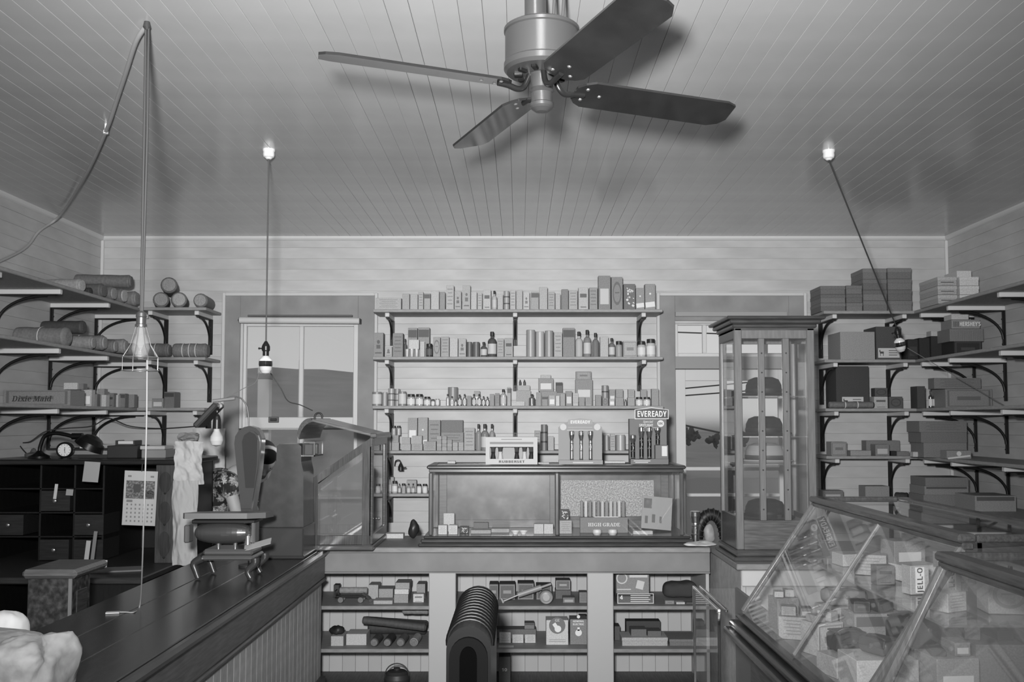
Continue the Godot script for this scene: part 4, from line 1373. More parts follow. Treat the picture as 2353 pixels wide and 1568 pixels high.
	# low cabinet behind the counter
	t = thing("low_cabinet", "low worn wooden cabinet with pale rounded top behind the counter", "cabinet")
	var a := at(64, 1308, 4.2)
	var b := at(166, 1308, 4.2)
	simple("body", Vector3(a.x, 0, -4.38), Vector3(b.x, a.y - 0.04, -4.2), gm(92, 0.5, 0, "mottle", Vector3(5, 5, 5)), t, 0.004)
	simple("top", Vector3(a.x - 0.015, a.y - 0.039, -4.5), Vector3(b.x + 0.03, a.y, -4.17), dark_wood(120, "x", 0.35), t, 0.014)
	simple("corner_strip", Vector3(b.x - 0.012, 0, -4.2), Vector3(b.x + 0.004, a.y - 0.04, -4.19), gm(125, 0.4), t)
	simple("side_carving", Vector3(b.x, a.y - 0.22, -4.34), Vector3(b.x + 0.006, a.y - 0.1, -4.24), dark_wood(80, "z", 0.4), t, 0.003)
	# hanging sheets of wrapping paper
	var sheets := [
		["large white sheet of wrapping paper draped over the desk end", 404, 1014, 466, 1112, 5.52, 180, 5],
		["crumpled pale paper hanging in folds behind the woman", 440, 985, 515, 1120, 6.85, 195, 6],
		["long pale paper hanging down to the counter edge", 398, 1105, 448, 1300, 5.46, 165, 7],
		["folded grey paper corner sticking up over the sheets", 412, 995, 452, 1020, 6.6, 140, 8],
	]
	var nz := FastNoiseLite.new()
	nz.frequency = 0.9
	for q in sheets:
		nz.seed = q[7]
		var c0 := at(q[1], q[2], q[5])
		var c1 := at(q[3], q[4], q[5])
		s = nb()
		var g := []
		for i in 25:
			var row := []
			for j in 25:
				var u := i / 24.0
				var v := j / 24.0
				var base := Vector3(lerpf(c0.x, c1.x, u), lerpf(c0.y, c1.y, v), c0.z)
				row.append(base + Vector3(0.02 * nz.get_noise_2d(u * 0.6, v * 0.8 + 9), 0.012 * nz.get_noise_2d(u + 5, v), 0.045 * nz.get_noise_2d(u * 1.1, v * 1.2) + 0.008 * nz.get_noise_2d(u * 4.0, v * 4.0 + 3.0)))
			g.append(row)
		for off in [0.0, -0.006]:
			var N := func(i: int, j: int) -> Vector3:
				var n: Vector3 = (g[mini(i + 1, 24)][j] - g[maxi(i - 1, 0)][j]).cross(g[i][mini(j + 1, 24)] - g[i][maxi(j - 1, 0)]).normalized()
				return n if n.z * (1.0 if off == 0.0 else -1.0) > 0 else -n
			for i in 24:
				for j in 24:
					var o := Vector3(0, 0, off)
					tri(s, g[i][j] + o, g[i + 1][j] + o, g[i + 1][j + 1] + o, N.call(i, j), N.call(i + 1, j), N.call(i + 1, j + 1))
					tri(s, g[i][j] + o, g[i + 1][j + 1] + o, g[i][j + 1] + o, N.call(i, j), N.call(i + 1, j + 1), N.call(i, j + 1))
		tag(done(s, "wrapping_paper", gm(q[6], 0.8)), q[0], "paper", "wrapping paper hanging by the window")

# ---------- ceiling fan ----------
func make_fan() -> void:
	var c := Vector3(0.072, 0, -3.0)
	var t := thing("ceiling_fan", "four bladed dark ceiling fan with round metal motor housing", "fan", Vector3(c.x, HC, c.z))
	var br := gm(96, 0.33, 0.6)
	var dk := gm(55, 0.3, 0.6)
	var yb := EYE_H + 1.065 - HC
	var s := nb()
	lathe(s, [Vector2(0, 0.012), Vector2(0.08, 0.012), Vector2(0.075, -0.03), Vector2(0.035, -0.05), Vector2(0.034, -0.2), Vector2(0, -0.2)], Vector3(-0.02, 0, 0), 20)
	done(s, "down_rod", br, t)
	for x in [0.045, 0.075]:
		s = nb()
		tube(s, [Vector3(x, 0, 0.03), Vector3(x - 0.01, -0.16, 0.02)], 0.006, 6)
		done(s, "wire", gm(70), t)
	s = nb()
	var mt := EYE_H + 1.255 - HC
	var mb := EYE_H + 1.11 - HC
	lathe(s, [Vector2(0, mt + 0.03), Vector2(0.06, mt + 0.028), Vector2(0.065, mt + 0.01), Vector2(0.11, mt + 0.005), Vector2(0.121, mt - 0.002), Vector2(0.121, mt - 0.012), Vector2(0.117, mt - 0.016), Vector2(0.117, mb + 0.035), Vector2(0.121, mb + 0.03), Vector2(0.121, mb + 0.012), Vector2(0.112, mb + 0.002), Vector2(0.05, mb - 0.005), Vector2(0, mb - 0.005)], Vector3.ZERO, 40)
	var mo := done(s, "motor_housing", br, t)
	for k in 10:
		s = nb()
		var a := TAU * k / 10
		box(s, Vector3(cos(a) * 0.075, mb - 0.004, sin(a) * 0.075), Vector3(0.03, 0.012, 0.018), Basis(Vector3.UP, -a), 0.003)
		done(s, "vent_fin", gm(35, 0.4, 0.5), mo)
	s = nb()
	var lo := EYE_H + 0.985 - HC
	lathe(s, [Vector2(0.045, mb), Vector2(0.038, mb - 0.01), Vector2(0.036, yb - 0.005), Vector2(0.04, yb - 0.015), Vector2(0.034, yb - 0.02), Vector2(0.034, lo + 0.03), Vector2(0.039, lo + 0.026), Vector2(0.039, lo + 0.016), Vector2(0.034, lo + 0.01), Vector2(0.02, lo), Vector2(0, lo - 0.004)], Vector3.ZERO, 28)
	done(s, "switch_cup", br, t)
	var R := 0.715
	for k in 4:
		var b := Basis(Vector3.UP, deg_to_rad(22.6) + k * PI / 2)
		var pit := b * Basis(Vector3(1, 0, 0), deg_to_rad(-13.0))
		s = nb()
		var w := 0.072
		var pl := PackedVector2Array([Vector2(0.115, -0.03), Vector2(0.135, -0.055), Vector2(0.165, -w), Vector2(R - 0.05, -w - 0.004), Vector2(R - 0.015, -w + 0.014), Vector2(R, -w + 0.045), Vector2(R - 0.015, w - 0.014), Vector2(R - 0.05, w), Vector2(0.165, w - 0.004), Vector2(0.135, 0.052), Vector2(0.115, 0.03)])
		prism(s, pl, 0.008, Transform3D(pit * Basis(Vector3(1, 0, 0), PI / 2), Vector3(0, yb, 0)))
		var bl := done(s, "blade", gm(44, 0.1, 0.0, "grain", Vector3(2, 2, 2)), t)
		s = nb()
		for q in [[0.15, 0.03], [0.15, -0.03], [0.205, 0.0]]:
			lathe(s, [Vector2(0.007, 0), Vector2(0.005, -0.003), Vector2(0, -0.004)], pit * Vector3(q[0], -0.004, q[1]) + Vector3(0, yb, 0), 8, pit)
		done(s, "screw", gm(180, 0.3, 0.8), bl)
		s = nb()
		tube(s, smooth_path([b * Vector3(0.035, mb - yb + 0.0, 0.01) + Vector3(0, yb, 0), b * Vector3(0.055, 0.0, 0.012) + Vector3(0, yb, 0), b * Vector3(0.08, -0.014, 0.006) + Vector3(0, yb, 0), pit * Vector3(0.115, -0.008, 0) + Vector3(0, yb, 0), pit * Vector3(0.15, -0.005, 0) + Vector3(0, yb, 0)], 5), 0.0095, 8)
		done(s, "blade_iron", dk, t)

# ---------- hanging lamps, cords, string ----------
func rosette(t: Node, p: Vector3) -> void:
	var s := nb()
	lathe(s, [Vector2(0, -0.052), Vector2(0.012, -0.052), Vector2(0.02, -0.044), Vector2(0.027, -0.04), Vector2(0.03, -0.028), Vector2(0.029, -0.014), Vector2(0.032, -0.008), Vector2(0.032, 0.0)], p, 18)
	done(s, "ceiling_rose", gm(230, 0.25), t)

func make_hanging() -> void:
	# pendant with wire cage and string holder
	var zc := 3.33
	var p := at(338, 46, zc)
	var hook := Vector3(p.x, HC, -zc)
	var t := thing("caged_pendant", "bare pendant bulb on doubled cord above the counter", "lamp", Vector3(hook.x, HC, hook.z))
	var s := nb()
	var bot := at(326, 716, zc)
	var K := func(px: float, py: float) -> Vector3:
		return at(px, py, zc) - Vector3(hook.x, HC, hook.z)
	tube(s, [Vector3(-0.004, -0.01, 0), K.call(334, 300) + Vector3(-0.004, 0, 0), K.call(324, 716)], 0.0045, 6)
	tube(s, [Vector3(0.006, -0.01, 0), K.call(336, 300) + Vector3(0.004, 0, 0), K.call(327, 716)], 0.0045, 6)
	done(s, "doubled_cord", gm(66, 0.7), t)
	s = nb()
	lathe(s, [Vector2(0.01, 0.0), Vector2(0.014, -0.02), Vector2(0.006, -0.03), Vector2(0, -0.03)], Vector3.ZERO, 10)
	done(s, "ceiling_hook", gm(90, 0.4, 0.6), t)
	s = nb()
	lathe(s, [Vector2(0, 0.0), Vector2(0.008, 0.0), Vector2(0.017, -0.008), Vector2(0.0185, -0.02), Vector2(0.0165, -0.024), Vector2(0.0165, -0.045), Vector2(0.02, -0.048), Vector2(0.02, -0.056), Vector2(0, -0.056)], K.call(325, 715), 18)
	done(s, "socket", gm(120, 0.3, 0.8), t)
	s = nb()
	lathe(s, [Vector2(0.012, 0.0), Vector2(0.014, -0.02), Vector2(0.026, -0.05), Vector2(0.03, -0.075), Vector2(0.024, -0.098), Vector2(0.01, -0.11), Vector2(0, -0.112)], K.call(324, 752), 18)
	done(s, "bulb", glass(0.16), t)
	s = nb()
	for k in 8:
		var a := TAU * k / 8
		var d := Vector3(cos(a), 0, sin(a))
		var c0: Vector3 = K.call(324, 748)
		tube(s, [c0 + d * 0.016, c0 + d * 0.036 + Vector3(0, -0.07, 0), c0 + d * 0.062 + Vector3(0, -0.112, 0), c0 + d * 0.062 + Vector3(0, -0.16, 0)], 0.0012, 5)
	for q in [0.112, 0.158]:
		var ring := []
		for k in 25:
			var a := TAU * k / 24
			ring.append((K.call(324, 748) as Vector3) + Vector3(cos(a) * 0.062, -q, sin(a) * 0.062))
		tube(s, ring, 0.0016, 5)
	done(s, "wire_cage", gm(150, 0.35, 0.7), t)
	s = nb()
	var st := []
	for q in [[338, 828, 3.33], [337, 960, 3.34], [334, 1085, 3.36], [330, 1200, 3.42], [327, 1300, 3.6]]:
		st.append(at(q[0], q[1], q[2]))
	var e1 := at(322, 1385, 3.86)
	e1.y = CT + 0.012
	st.append(e1)
	for q in [[308, 1403], [288, 1412], [266, 1408]]:
		var v := at(q[0], q[1], 3.75)
		st.append(Vector3(v.x, CT + 0.004, -3.75))
	tube(s, smooth_path(st, 5), 0.0028, 6)
	tag(done(s, "hanging_string", gm(150, 0.8)), "white string hanging from the caged pendant down to the counter", "string")
	s = nb()
	var tg := at(268, 1406, 3.75)
	box(s, Vector3(tg.x - 0.01, CT + 0.004, -3.74), Vector3(0.05, 0.006, 0.022), Basis(Vector3.UP, 0.2))
	tag(done(s, "paper_tag", gm(170, 0.7)), "small white tag at the end of the string", "tag")
	# calendar hung from the top board of the desk
	var k0 := at(325, 1083, 5.5)
	t = thing("calendar", "white calendar sheet with landscape picture hanging on the desk front", "calendar", k0)
	var cw := 76.0 / F * 5.5
	var ch := 124.0 / F * 5.5
	var bs := Basis(Vector3(0, 0, 1), -0.035)
	s = nb()
	box(s, bs * Vector3(-0.002, -ch / 2, -0.006), Vector3(cw, ch, 0.002), bs)
	done(s, "sheet", gm(176, 0.7), t)
	s = nb()
	tube(s, [Vector3(0, -0.004, -0.006), Vector3(0.0, at(325, 1066, 5.5).y - k0.y, -0.012)], 0.003, 6)
	done(s, "hanger", gm(60, 0.5, 0.4), t)
	s = nb()
	box(s, bs * Vector3(-0.002, -ch * 0.345, -0.0045), Vector3(cw * 0.86, ch * 0.33, 0.0015), bs)
	var pic := done(s, "picture", gm(150, 0.6, 0, "mottle", Vector3(12, 12, 12)), t)
	s = nb()
	blob(s, bs * Vector3(0.055, -ch * 0.42, -0.0037), Vector3(0.052, 0.045, 0.001), 0.004, 2.0, 3, 8)
	bb(s, bs * Vector3(-0.04, -ch * 0.40, -0.0037), bs * Vector3(-0.002, -ch * 0.24, -0.0032))
	done(s, "picture_shapes", gm(70), pic).set_meta("kind", "stuff")
	s = nb()
	for r in 5:
		for q in 7:
			box(s, bs * Vector3(-cw * 0.38 + q * cw * 0.125, -ch * 0.62 - r * ch * 0.075, -0.0046), Vector3(0.008, 0.01, 0.001), bs)
	for q in [-0.35, 0.33]:
		box(s, bs * Vector3(cw * q, -ch * 0.1, -0.0046), Vector3(0.02, 0.01, 0.001), bs)
	box(s, bs * Vector3(-cw * 0.32, -ch * 0.555, -0.0046), Vector3(0.034, 0.014, 0.001), bs)
	done(s, "day_figures", gm(120), t).set_meta("kind", "stuff")
	# pale cable from the hook along the ceiling and down the side wall
	s = nb()
	var cb := [hook + Vector3(0.0, -0.01, 0)]
	for q in [[313, 95, 3.45, -0.06], [290, 165, 3.75, -0.10], [268, 232, 4.1, -0.10], [243, 303, 4.5, -0.04], [196, 405, 5.3, -0.03], [140, 494, 6.35, -0.02]]:
		cb.append(at(q[0], q[1], q[2]))
	cb.append(Vector3(XL + 0.02, hy(532, 6.3), -6.3))
	cb.append(Vector3(XL + 0.015, hy(578, 6.13), -6.1))
	cb.append(Vector3(XL + 0.015, hy(640, 5.6), -5.5))
	for i in cb.size():
		cb[i].y = minf(cb[i].y, HC - 0.012)
	tube(s, smooth_path(cb, 6), 0.009, 8)
	var cable := done(s, "ceiling_cable", gm(165, 0.7))
	tag(cable, "pale cable swagged from the ceiling hook to the side wall", "cable")
	s = nb()
	lathe(s, [Vector2(0, 0.0), Vector2(0.012, 0.0), Vector2(0.012, 0.016), Vector2(0.006, 0.02), Vector2(0.006, 0.05)], cb[4] + Vector3(0, -0.01, 0), 10)
	tag(done(s, "cable_insulator", gm(235, 0.25)), "small white insulator holding the pale cable to the ceiling", "insulator")
	# pendant in front of the window
	p = at(618, 333, 4.93)
	var X := p.x
	t = thing("window_pendant", "straight pendant cord with small half-silvered bulb before the window", "lamp", Vector3(X, HC, -4.93))
	rosette(t, Vector3.ZERO)
	var sy := hy(786, 4.93) - HC
	s = nb()
	tube(s, [Vector3(0, -0.05, 0), Vector3(0, sy, 0)], 0.004, 6)
	done(s, "cord", gm(80, 0.7), t)
	bulb_set(t, Vector3(0, sy, 0), Basis())
	# pendant tied back towards the corner shelves
	p = at(1904, 338, 4.95)
	t = thing("tied_pendant", "pendant lamp pulled aside by its cord towards the corner shelves", "lamp", Vector3(p.x, HC, -4.95))
	rosette(t, Vector3.ZERO)
	var e := at(2060, 752, 6.2)
	var o := Vector3(p.x, HC, -4.95)
	s = nb()
	var d := (e - (o - Vector3(0, 0.05, 0))).normalized()
	tube(s, [Vector3(0, -0.05, 0), e - o], 0.0045, 6)
	done(s, "cord", gm(70, 0.7), t)
	var y := -Vector3(0.28, -1, 0.25).normalized()
	var up := -Vector3(0.22, -1.0, -0.1).normalized()
	var bx := up.cross(Vector3(0, 0, 1)).normalized()
	bulb_set(t, e - o, Basis(bx, up, bx.cross(up)))
	s = nb()
	tube(s, [at(2085, 800, 6.2), at(2338, 950, 6.3)], 0.0025, 5)
	tag(done(s, "tie_string", gm(110, 0.8)), "thin string tying the slanted pendant back to the wall", "string")
	# slack cords about the window
	s = nb()
	tube(s, smooth_path([at(622, 858, 5.3), at(645, 892, 5.3), at(662, 922, 5.35), at(690, 931, 5.45), at(718, 944, 5.55)], 5), 0.003, 5)
	tag(done(s, "slack_cord", gm(70, 0.7)), "thin slack cord running down to the open case lid", "cord")
	s = nb()
	tube(s, smooth_path([at(596, 856, 5.0), at(586, 880, 5.0), at(560, 893, 5.0), at(522, 914, 4.95)], 5), 0.002, 5)
	tag(done(s, "slack_cord", gm(110, 0.7)), "thin slack cord from the window pendant to the scale lamp", "cord")
	# clip lamp on a bent wire over the scale
	var zl := 4.93
	var foot := at(572, 1250, zl)
	t = thing("scale_lamp", "bare bulb lamp on bent wire stand behind the counter scale", "lamp", Vector3(foot.x, CT, -zl))
	var L := func(px: float, py: float) -> Vector3:
		return at(px, py, zl) - Vector3(foot.x, CT, -zl)
	s = nb()
	lathe(s, [Vector2(0, 0), Vector2(0.05, 0), Vector2(0.05, 0.012), Vector2(0.012, 0.02), Vector2(0, 0.02)], Vector3.ZERO, 18)
	done(s, "stand_base", gm(60, 0.4, 0.4), t)
	s = nb()
	tube(s, smooth_path([Vector3(0, 0.015, 0), L.call(572, 1100), L.call(571, 960), L.call(560, 922), L.call(540, 912), L.call(520, 916), L.call(500, 922), L.call(499, 948)], 6), 0.004, 6)
	done(s, "wire_stand", gm(110, 0.4, 0.5), t)
	s = nb()
	var rb := Basis(Vector3(0, 0, 1), -0.72)
	tube(s, [L.call(489, 922), L.call(540, 916)], 0.009, 8)
	lathe(s, [Vector2(0, 0.008), Vector2(0.014, 0.008), Vector2(0.014, -0.01), Vector2(0, -0.01)], L.call(505, 933), 12, Basis(Vector3(1, 0, 0), PI / 2))
	done(s, "clamp", gm(150, 0.4, 0.4), t)
	s = nb()
	box(s, L.call(480, 955), Vector3(0.03, 0.16, 0.13), Basis(Vector3(0, 0, 1), -0.75), 0.008)
	done(s, "reflector", gm(70, 0.35, 0.3), t)
	s = nb()
	lathe(s, [Vector2(0, 0), Vector2(0.008, 0), Vector2(0.016, -0.012), Vector2(0.02, -0.03), Vector2(0.021, -0.075), Vector2(0, -0.075)], L.call(499, 952), 14)
	done(s, "socket", gm(38, 0.35, 0.2), t)
	s = nb()
	lathe(s, [Vector2(0.014, 0), Vector2(0.016, -0.012), Vector2(0.031, -0.04), Vector2(0.034, -0.06), Vector2(0.026, -0.082), Vector2(0, -0.092)], L.call(498, 986), 18)
	done(s, "bulb", gm(190, 0.12), t)

# socket, shell and bulb hanging along -y of bs
func bulb_set(t: Node, p: Vector3, bs: Basis) -> void:
	var s := nb()
	lathe(s, [Vector2(0, 0.004), Vector2(0.006, 0.004), Vector2(0.017, -0.014), Vector2(0.021, -0.024), Vector2(0.021, -0.044), Vector2(0.016, -0.05), Vector2(0.016, -0.072), Vector2(0, -0.072)], p, 16, bs)
	var so := done(s, "socket", gm(52, 0.3, 0.6), t)
	s = nb()
	lathe(s, [Vector2(0.004, 0), Vector2(0.004, 0.012), Vector2(0.008, 0.014), Vector2(0, 0.02)], p + bs * Vector3(-0.021, -0.034, 0), 8, bs * Basis(Vector3(0, 0, 1), PI / 2))
	done(s, "switch_key", gm(60, 0.3, 0.5), so)
	s = nb()
	lathe(s, [Vector2(0.014, -0.073), Vector2(0.026, -0.084), Vector2(0.033, -0.092), Vector2(0.034, -0.1)], p, 18, bs)
	done(s, "white_collar", gm(232, 0.2), t)
	s = nb()
	lathe(s, [Vector2(0.034, -0.1), Vector2(0.035, -0.118), Vector2(0.033, -0.128)], p, 18, bs)
	done(s, "silvered_band", gm(120, 0.08, 0.95), t)
	s = nb()
	lathe(s, [Vector2(0.033, -0.128), Vector2(0.03, -0.146), Vector2(0.02, -0.162), Vector2(0, -0.168)], p, 18, bs)
	done(s, "bulb", gm(205, 0.12), t)

# ---------- goods ----------
const ORD := ["first", "second", "third", "fourth", "fifth", "sixth", "seventh", "eighth", "ninth", "tenth", "eleventh", "twelfth", "thirteenth", "fourteenth", "fifteenth", "sixteenth", "seventeenth", "eighteenth", "nineteenth", "twentieth", "twenty-first", "twenty-second", "twenty-third", "twenty-fourth", "twenty-fifth", "twenty-sixth", "twenty-seventh", "twenty-eighth", "twenty-ninth", "thirtieth", "thirty-first", "thirty-second", "thirty-third", "thirty-fourth", "thirty-fifth", "thirty-sixth", "thirty-seventh", "thirty-eighth", "thirty-ninth", "fortieth", "forty-first", "forty-second", "forty-third", "forty-fourth", "forty-fifth", "forty-sixth", "forty-seventh", "forty-eighth", "forty-ninth", "fiftieth", "fifty-first", "fifty-second", "fifty-third", "fifty-fourth", "fifty-fifth"]

func tone(v: float) -> String:
	return "white" if v > 195 else "pale" if v > 165 else "grey" if v > 120 else "dark grey" if v > 70 else "black"

const STYLE := ["", "with light label", "with dark top band", "with lines of print", "with oval emblem", "with printed figure", "with white splashes", "with dark label", "with slanting white strip", "with ruled border"]

# flat print on the face z = d/2 of a box w by h standing on y = 0
func print_on(o: Node, w: float, h: float, z: float, v: float, style: int) -> void:
	if style == 0:
		return
	var s := nb()
	var e := 0.0006
	var g := v * 0.55
	match style:
		1:
			bb(s, Vector3(-w * 0.36, h * 0.16, z), Vector3(w * 0.36, h * 0.62, z + e))
			g = minf(v * 1.35, 235)
		2:
			bb(s, Vector3(-w * 0.46, h * 0.68, z), Vector3(w * 0.46, h * 0.93, z + e))
		3:
			for k in 5:
				var ww := w * (0.36 if k % 2 == 0 else 0.28)
				bb(s, Vector3(-ww, h * (0.82 - k * 0.15), z), Vector3(ww, h * (0.86 - k * 0.15), z + e))
			g = v * 0.72
		4:
			lathe(s, [Vector2(0.5, 0), Vector2(0.5, e), Vector2(0.38, e), Vector2(0.38, 0)], Vector3(0, h * 0.5, z), 20, Basis(Vector3(1, 0, 0), PI / 2), w * 0.8, h * 0.72)
			bb(s, Vector3(-w * 0.2, h * 0.5, z), Vector3(w * 0.2, h * 0.54, z + e))
			g = v * 0.7
		5:
			lathe(s, [Vector2(0.16, 0), Vector2(0.16, e), Vector2(0, e)], Vector3(0, h * 0.62, z), 10, Basis(Vector3(1, 0, 0), PI / 2), w, w * 1.3)
			bb(s, Vector3(-w * 0.2, h * 0.34, z), Vector3(w * 0.2, h * 0.5, z + e))
			bb(s, Vector3(-w * 0.34, h * 0.14, z), Vector3(w * 0.34, h * 0.19, z + e))
			g = v * 0.6
		6:
			var r := RandomNumberGenerator.new()
			r.seed = 5
			for k in 16:
				box(s, Vector3(r.randf_range(-0.36, 0.36) * w, r.randf_range(0.12, 0.9) * h, z), Vector3(w * r.randf_range(0.05, 0.22), h * r.randf_range(0.03, 0.09), e), Basis(Vector3(0, 0, 1), r.randf_range(-1, 1)))
			g = 225
		7:
			bb(s, Vector3(-w * 0.34, h * 0.55, z), Vector3(w * 0.34, h * 0.72, z + e))
			bb(s, Vector3(-w * 0.3, h * 0.1, z), Vector3(w * 0.3, h * 0.14, z + e))
			g = v * 0.5
		8:
			box(s, Vector3(0, h * 0.2, z), Vector3(w * 0.92, h * 0.2, e), Basis(Vector3(0, 0, 1), 0.12))
			lathe(s, [Vector2(0.1, 0), Vector2(0.1, e), Vector2(0, e)], Vector3(0, h * 0.62, z), 10, Basis(Vector3(1, 0, 0), PI / 2), w, w)
			g = minf(v * 1.4, 235)
		9:
			for q in [[-0.46, 0.06, 0.46, 0.1], [-0.46, 0.9, 0.46, 0.94], [-0.46, 0.1, -0.42, 0.9], [0.42, 0.1, 0.46, 0.9]]:
				bb(s, Vector3(q[0] * w, q[1] * h, z), Vector3(q[2] * w, q[3] * h, z + e))
			bb(s, Vector3(-w * 0.25, h * 0.4, z), Vector3(w * 0.25, h * 0.6, z + e))
			g = minf(v * 1.45, 235) if v < 120 else v * 0.7
	done(s, "print", gm(g, 0.6), o).set_meta("kind", "stuff")

func carton(called: String, label: String, p: Vector3, w: float, h: float, d: float, v: float, style: int, group: String, turn := 0.0, cat := "box") -> Node3D:
	var t := thing(called, label, cat, p, group, turn)
	var s := nb()
	bb(s, Vector3(-w / 2, 0, -d / 2), Vector3(w / 2, h, d / 2), minf(0.0015, w * 0.06))
	done(s, "carton", gm(v, 0.6, 0, "card", Vector3(9, 9, 9)), t)
	print_on(t, w, h, d / 2, v, style)
	return t

func lidded_box(label: String, p: Vector3, w: float, h: float, d: float, v: float, lidv: float, group: String, turn := 0.0, style := 0) -> Node3D:
	var t := thing("lidded_box", label, "box", p, group, turn)
	simple("tray", Vector3(-w / 2, 0, -d / 2), Vector3(w / 2, h * 0.7, d / 2), gm(v, 0.7, 0, "card", Vector3(7, 7, 7)), t)
	simple("lid", Vector3(-w / 2 - 0.002, h * 0.6, -d / 2 - 0.002), Vector3(w / 2 + 0.002, h, d / 2 + 0.002), gm(lidv, 0.7, 0, "card", Vector3(7, 7, 7)), t)
	print_on(t, w, h * 0.6, d / 2, v, style)
	return t

func bottle(called: String, label: String, p: Vector3, w: float, h: float, v: float, style: int, group: String, kind: String) -> Node3D:
	var r := w / 2
	var t := thing(called, label, "bottle" if kind == "t" else "can" if kind == "c" else "jar", p, group)
	var s := nb()
	if kind == "c":      # tin
		lathe(s, [Vector2(0, 0), Vector2(r, 0), Vector2(r, h * 0.985), Vector2(r * 0.94, h), Vector2(r * 0.9, h * 0.985), Vector2(0, h * 0.985)], Vector3.ZERO, 20)
		done(s, "tin", gm(v, 0.42, 0.08), t)
		if style == 1:
			s = nb()
			lathe(s, [Vector2(r + 0.0005, h * 0.14), Vector2(r + 0.0005, h * 0.84)], Vector3.ZERO, 20)
			done(s, "paper_label", gm(minf(v * 1.5, 225), 0.6), t)
		elif style == 2:
			s = nb()
			for q in [0.3, 0.66]:
				lathe(s, [Vector2(r + 0.0005, h * q), Vector2(r + 0.0005, h * (q + 0.06))], Vector3.ZERO, 20)
			done(s, "band", gm(v * 0.55, 0.5), t)
	elif kind == "j":    # jar with lid
		lathe(s, [Vector2(0, 0), Vector2(r * 0.96, 0), Vector2(r, h * 0.06), Vector2(r, h * 0.66), Vector2(r * 0.86, h * 0.76), Vector2(r * 0.84, h * 0.8)], Vector3.ZERO, 20)
		done(s, "glass_body", gm(v, 0.15), t)
		s = nb()
		lathe(s, [Vector2(r * 0.88, h * 0.77), Vector2(r * 0.9, h * 0.79), Vector2(r * 0.9, h * 0.97), Vector2(r * 0.85, h), Vector2(0, h)], Vector3.ZERO, 20)
		done(s, "lid", gm(60 if style != 3 else 150, 0.4, 0.3), t)
		if style == 1:
			s = nb()
			lathe(s, [Vector2(r + 0.0005, h * 0.14), Vector2(r + 0.0005, h * 0.6)], Vector3.ZERO, 20)
			done(s, "paper_label", gm(minf(v * 1.4, 225), 0.6), t)
	elif kind == "g":    # tumbler
		lathe(s, [Vector2(0, 0), Vector2(r * 0.75, 0), Vector2(r, h), Vector2(r * 0.9, h), Vector2(r * 0.66, h * 0.08), Vector2(0, h * 0.08)], Vector3.ZERO, 18)
		done(s, "glass_body", gm(v, 0.06), t)
	else:                # bottle
		var sh := 0.62
		lathe(s, [Vector2(0, 0), Vector2(r * 0.95, 0), Vector2(r, h * 0.04), Vector2(r, h * sh), Vector2(r * 0.8, h * (sh + 0.08)), Vector2(r * 0.38, h * (sh + 0.13)), Vector2(r * 0.36, h * 0.86)], Vector3.ZERO, 18)
		done(s, "glass_body", gm(v, 0.1), t)
		s = nb()
		lathe(s, [Vector2(r * 0.36, h * 0.82), Vector2(r * 0.44, h * 0.84), Vector2(r * 0.44, h * 0.98), Vector2(r * 0.4, h), Vector2(0, h)], Vector3.ZERO, 14)
		done(s, "cap", gm(45, 0.4), t)
		if style == 1:
			s = nb()
			lathe(s, [Vector2(r + 0.0005, h * 0.12), Vector2(r + 0.0005, h * 0.52)], Vector3.ZERO, 18)
			done(s, "paper_label", gm(205, 0.6), t)
	return t

# items: [kind, x0, x1, top, grey, style, set back, foot]; x and heights as sighted from the camera at the shelf's own distance
func goods_row(items: Array, y0: float, z: float, shelf_name: String, ref: String, group: String, deep := 0.07, reverse := false, at_wall := 0.0) -> void:
	var order := []
	for i in items.size():
		order.append([items[i][1] + items[i][2], i])
	order.sort()
	if reverse:
		order.reverse()
	var place := {}
	for k in order.size():
		place[order[k][1]] = ORD[k]
	for i in items.size():
		var q: Array = items[i]
		var back: float = q[6] if q.size() > 6 else 0.0
		var zz := z + back
		var yb := y0
		if q.size() > 7 and q[7] > 0:
			yb = hy(q[7], zz)
		var yt := hy(q[3], zz)
		var ym := (yb + yt) / 2
		var xa := wx(q[1], ym, zz) + 0.001
		var xb := wx(q[2], ym, zz) - 0.001
		var w := xb - xa
		var h := yt - yb
		var v := minf(q[4] * 1.17, 232)
		var look: String = STYLE[q[5]] if q[0] == "b" else ["plain", "labelled", "banded", "pale lidded"][mini(q[5], 3)]
		var kind: String = q[0]
		var words: String = {"b": "carton", "c": "tin can", "j": "jar", "t": "bottle", "g": "glass tumbler"}[kind]
		var label := ""
		if kind == "b":
			label = "%s %s %s, %s from the %s on the %s" % [tone(v), words, look, place[i], ref, shelf_name]
		else:
			label = "%s %s %s, %s from the %s on the %s" % [look, tone(v), words, place[i], ref, shelf_name]
		label = label.replace(" ,", ",")
		var name_: String = {"b": "carton", "c": "tin_can", "j": "jar", "t": "bottle", "g": "tumbler"}[kind]
		var p := Vector3((xa + xb) / 2, yb + 0.0003, -zz)
		if kind == "b":
			var d := minf(deep, maxf(0.025, w * 0.9))
			carton(name_ if kind != "b" else "goods_carton", label, p - Vector3(0, 0, d / 2), w, h, d, v, q[5], group)
		else:
			bottle(name_, label, p - Vector3(0, 0, w / 2), w, h, v, q[5], group, kind)

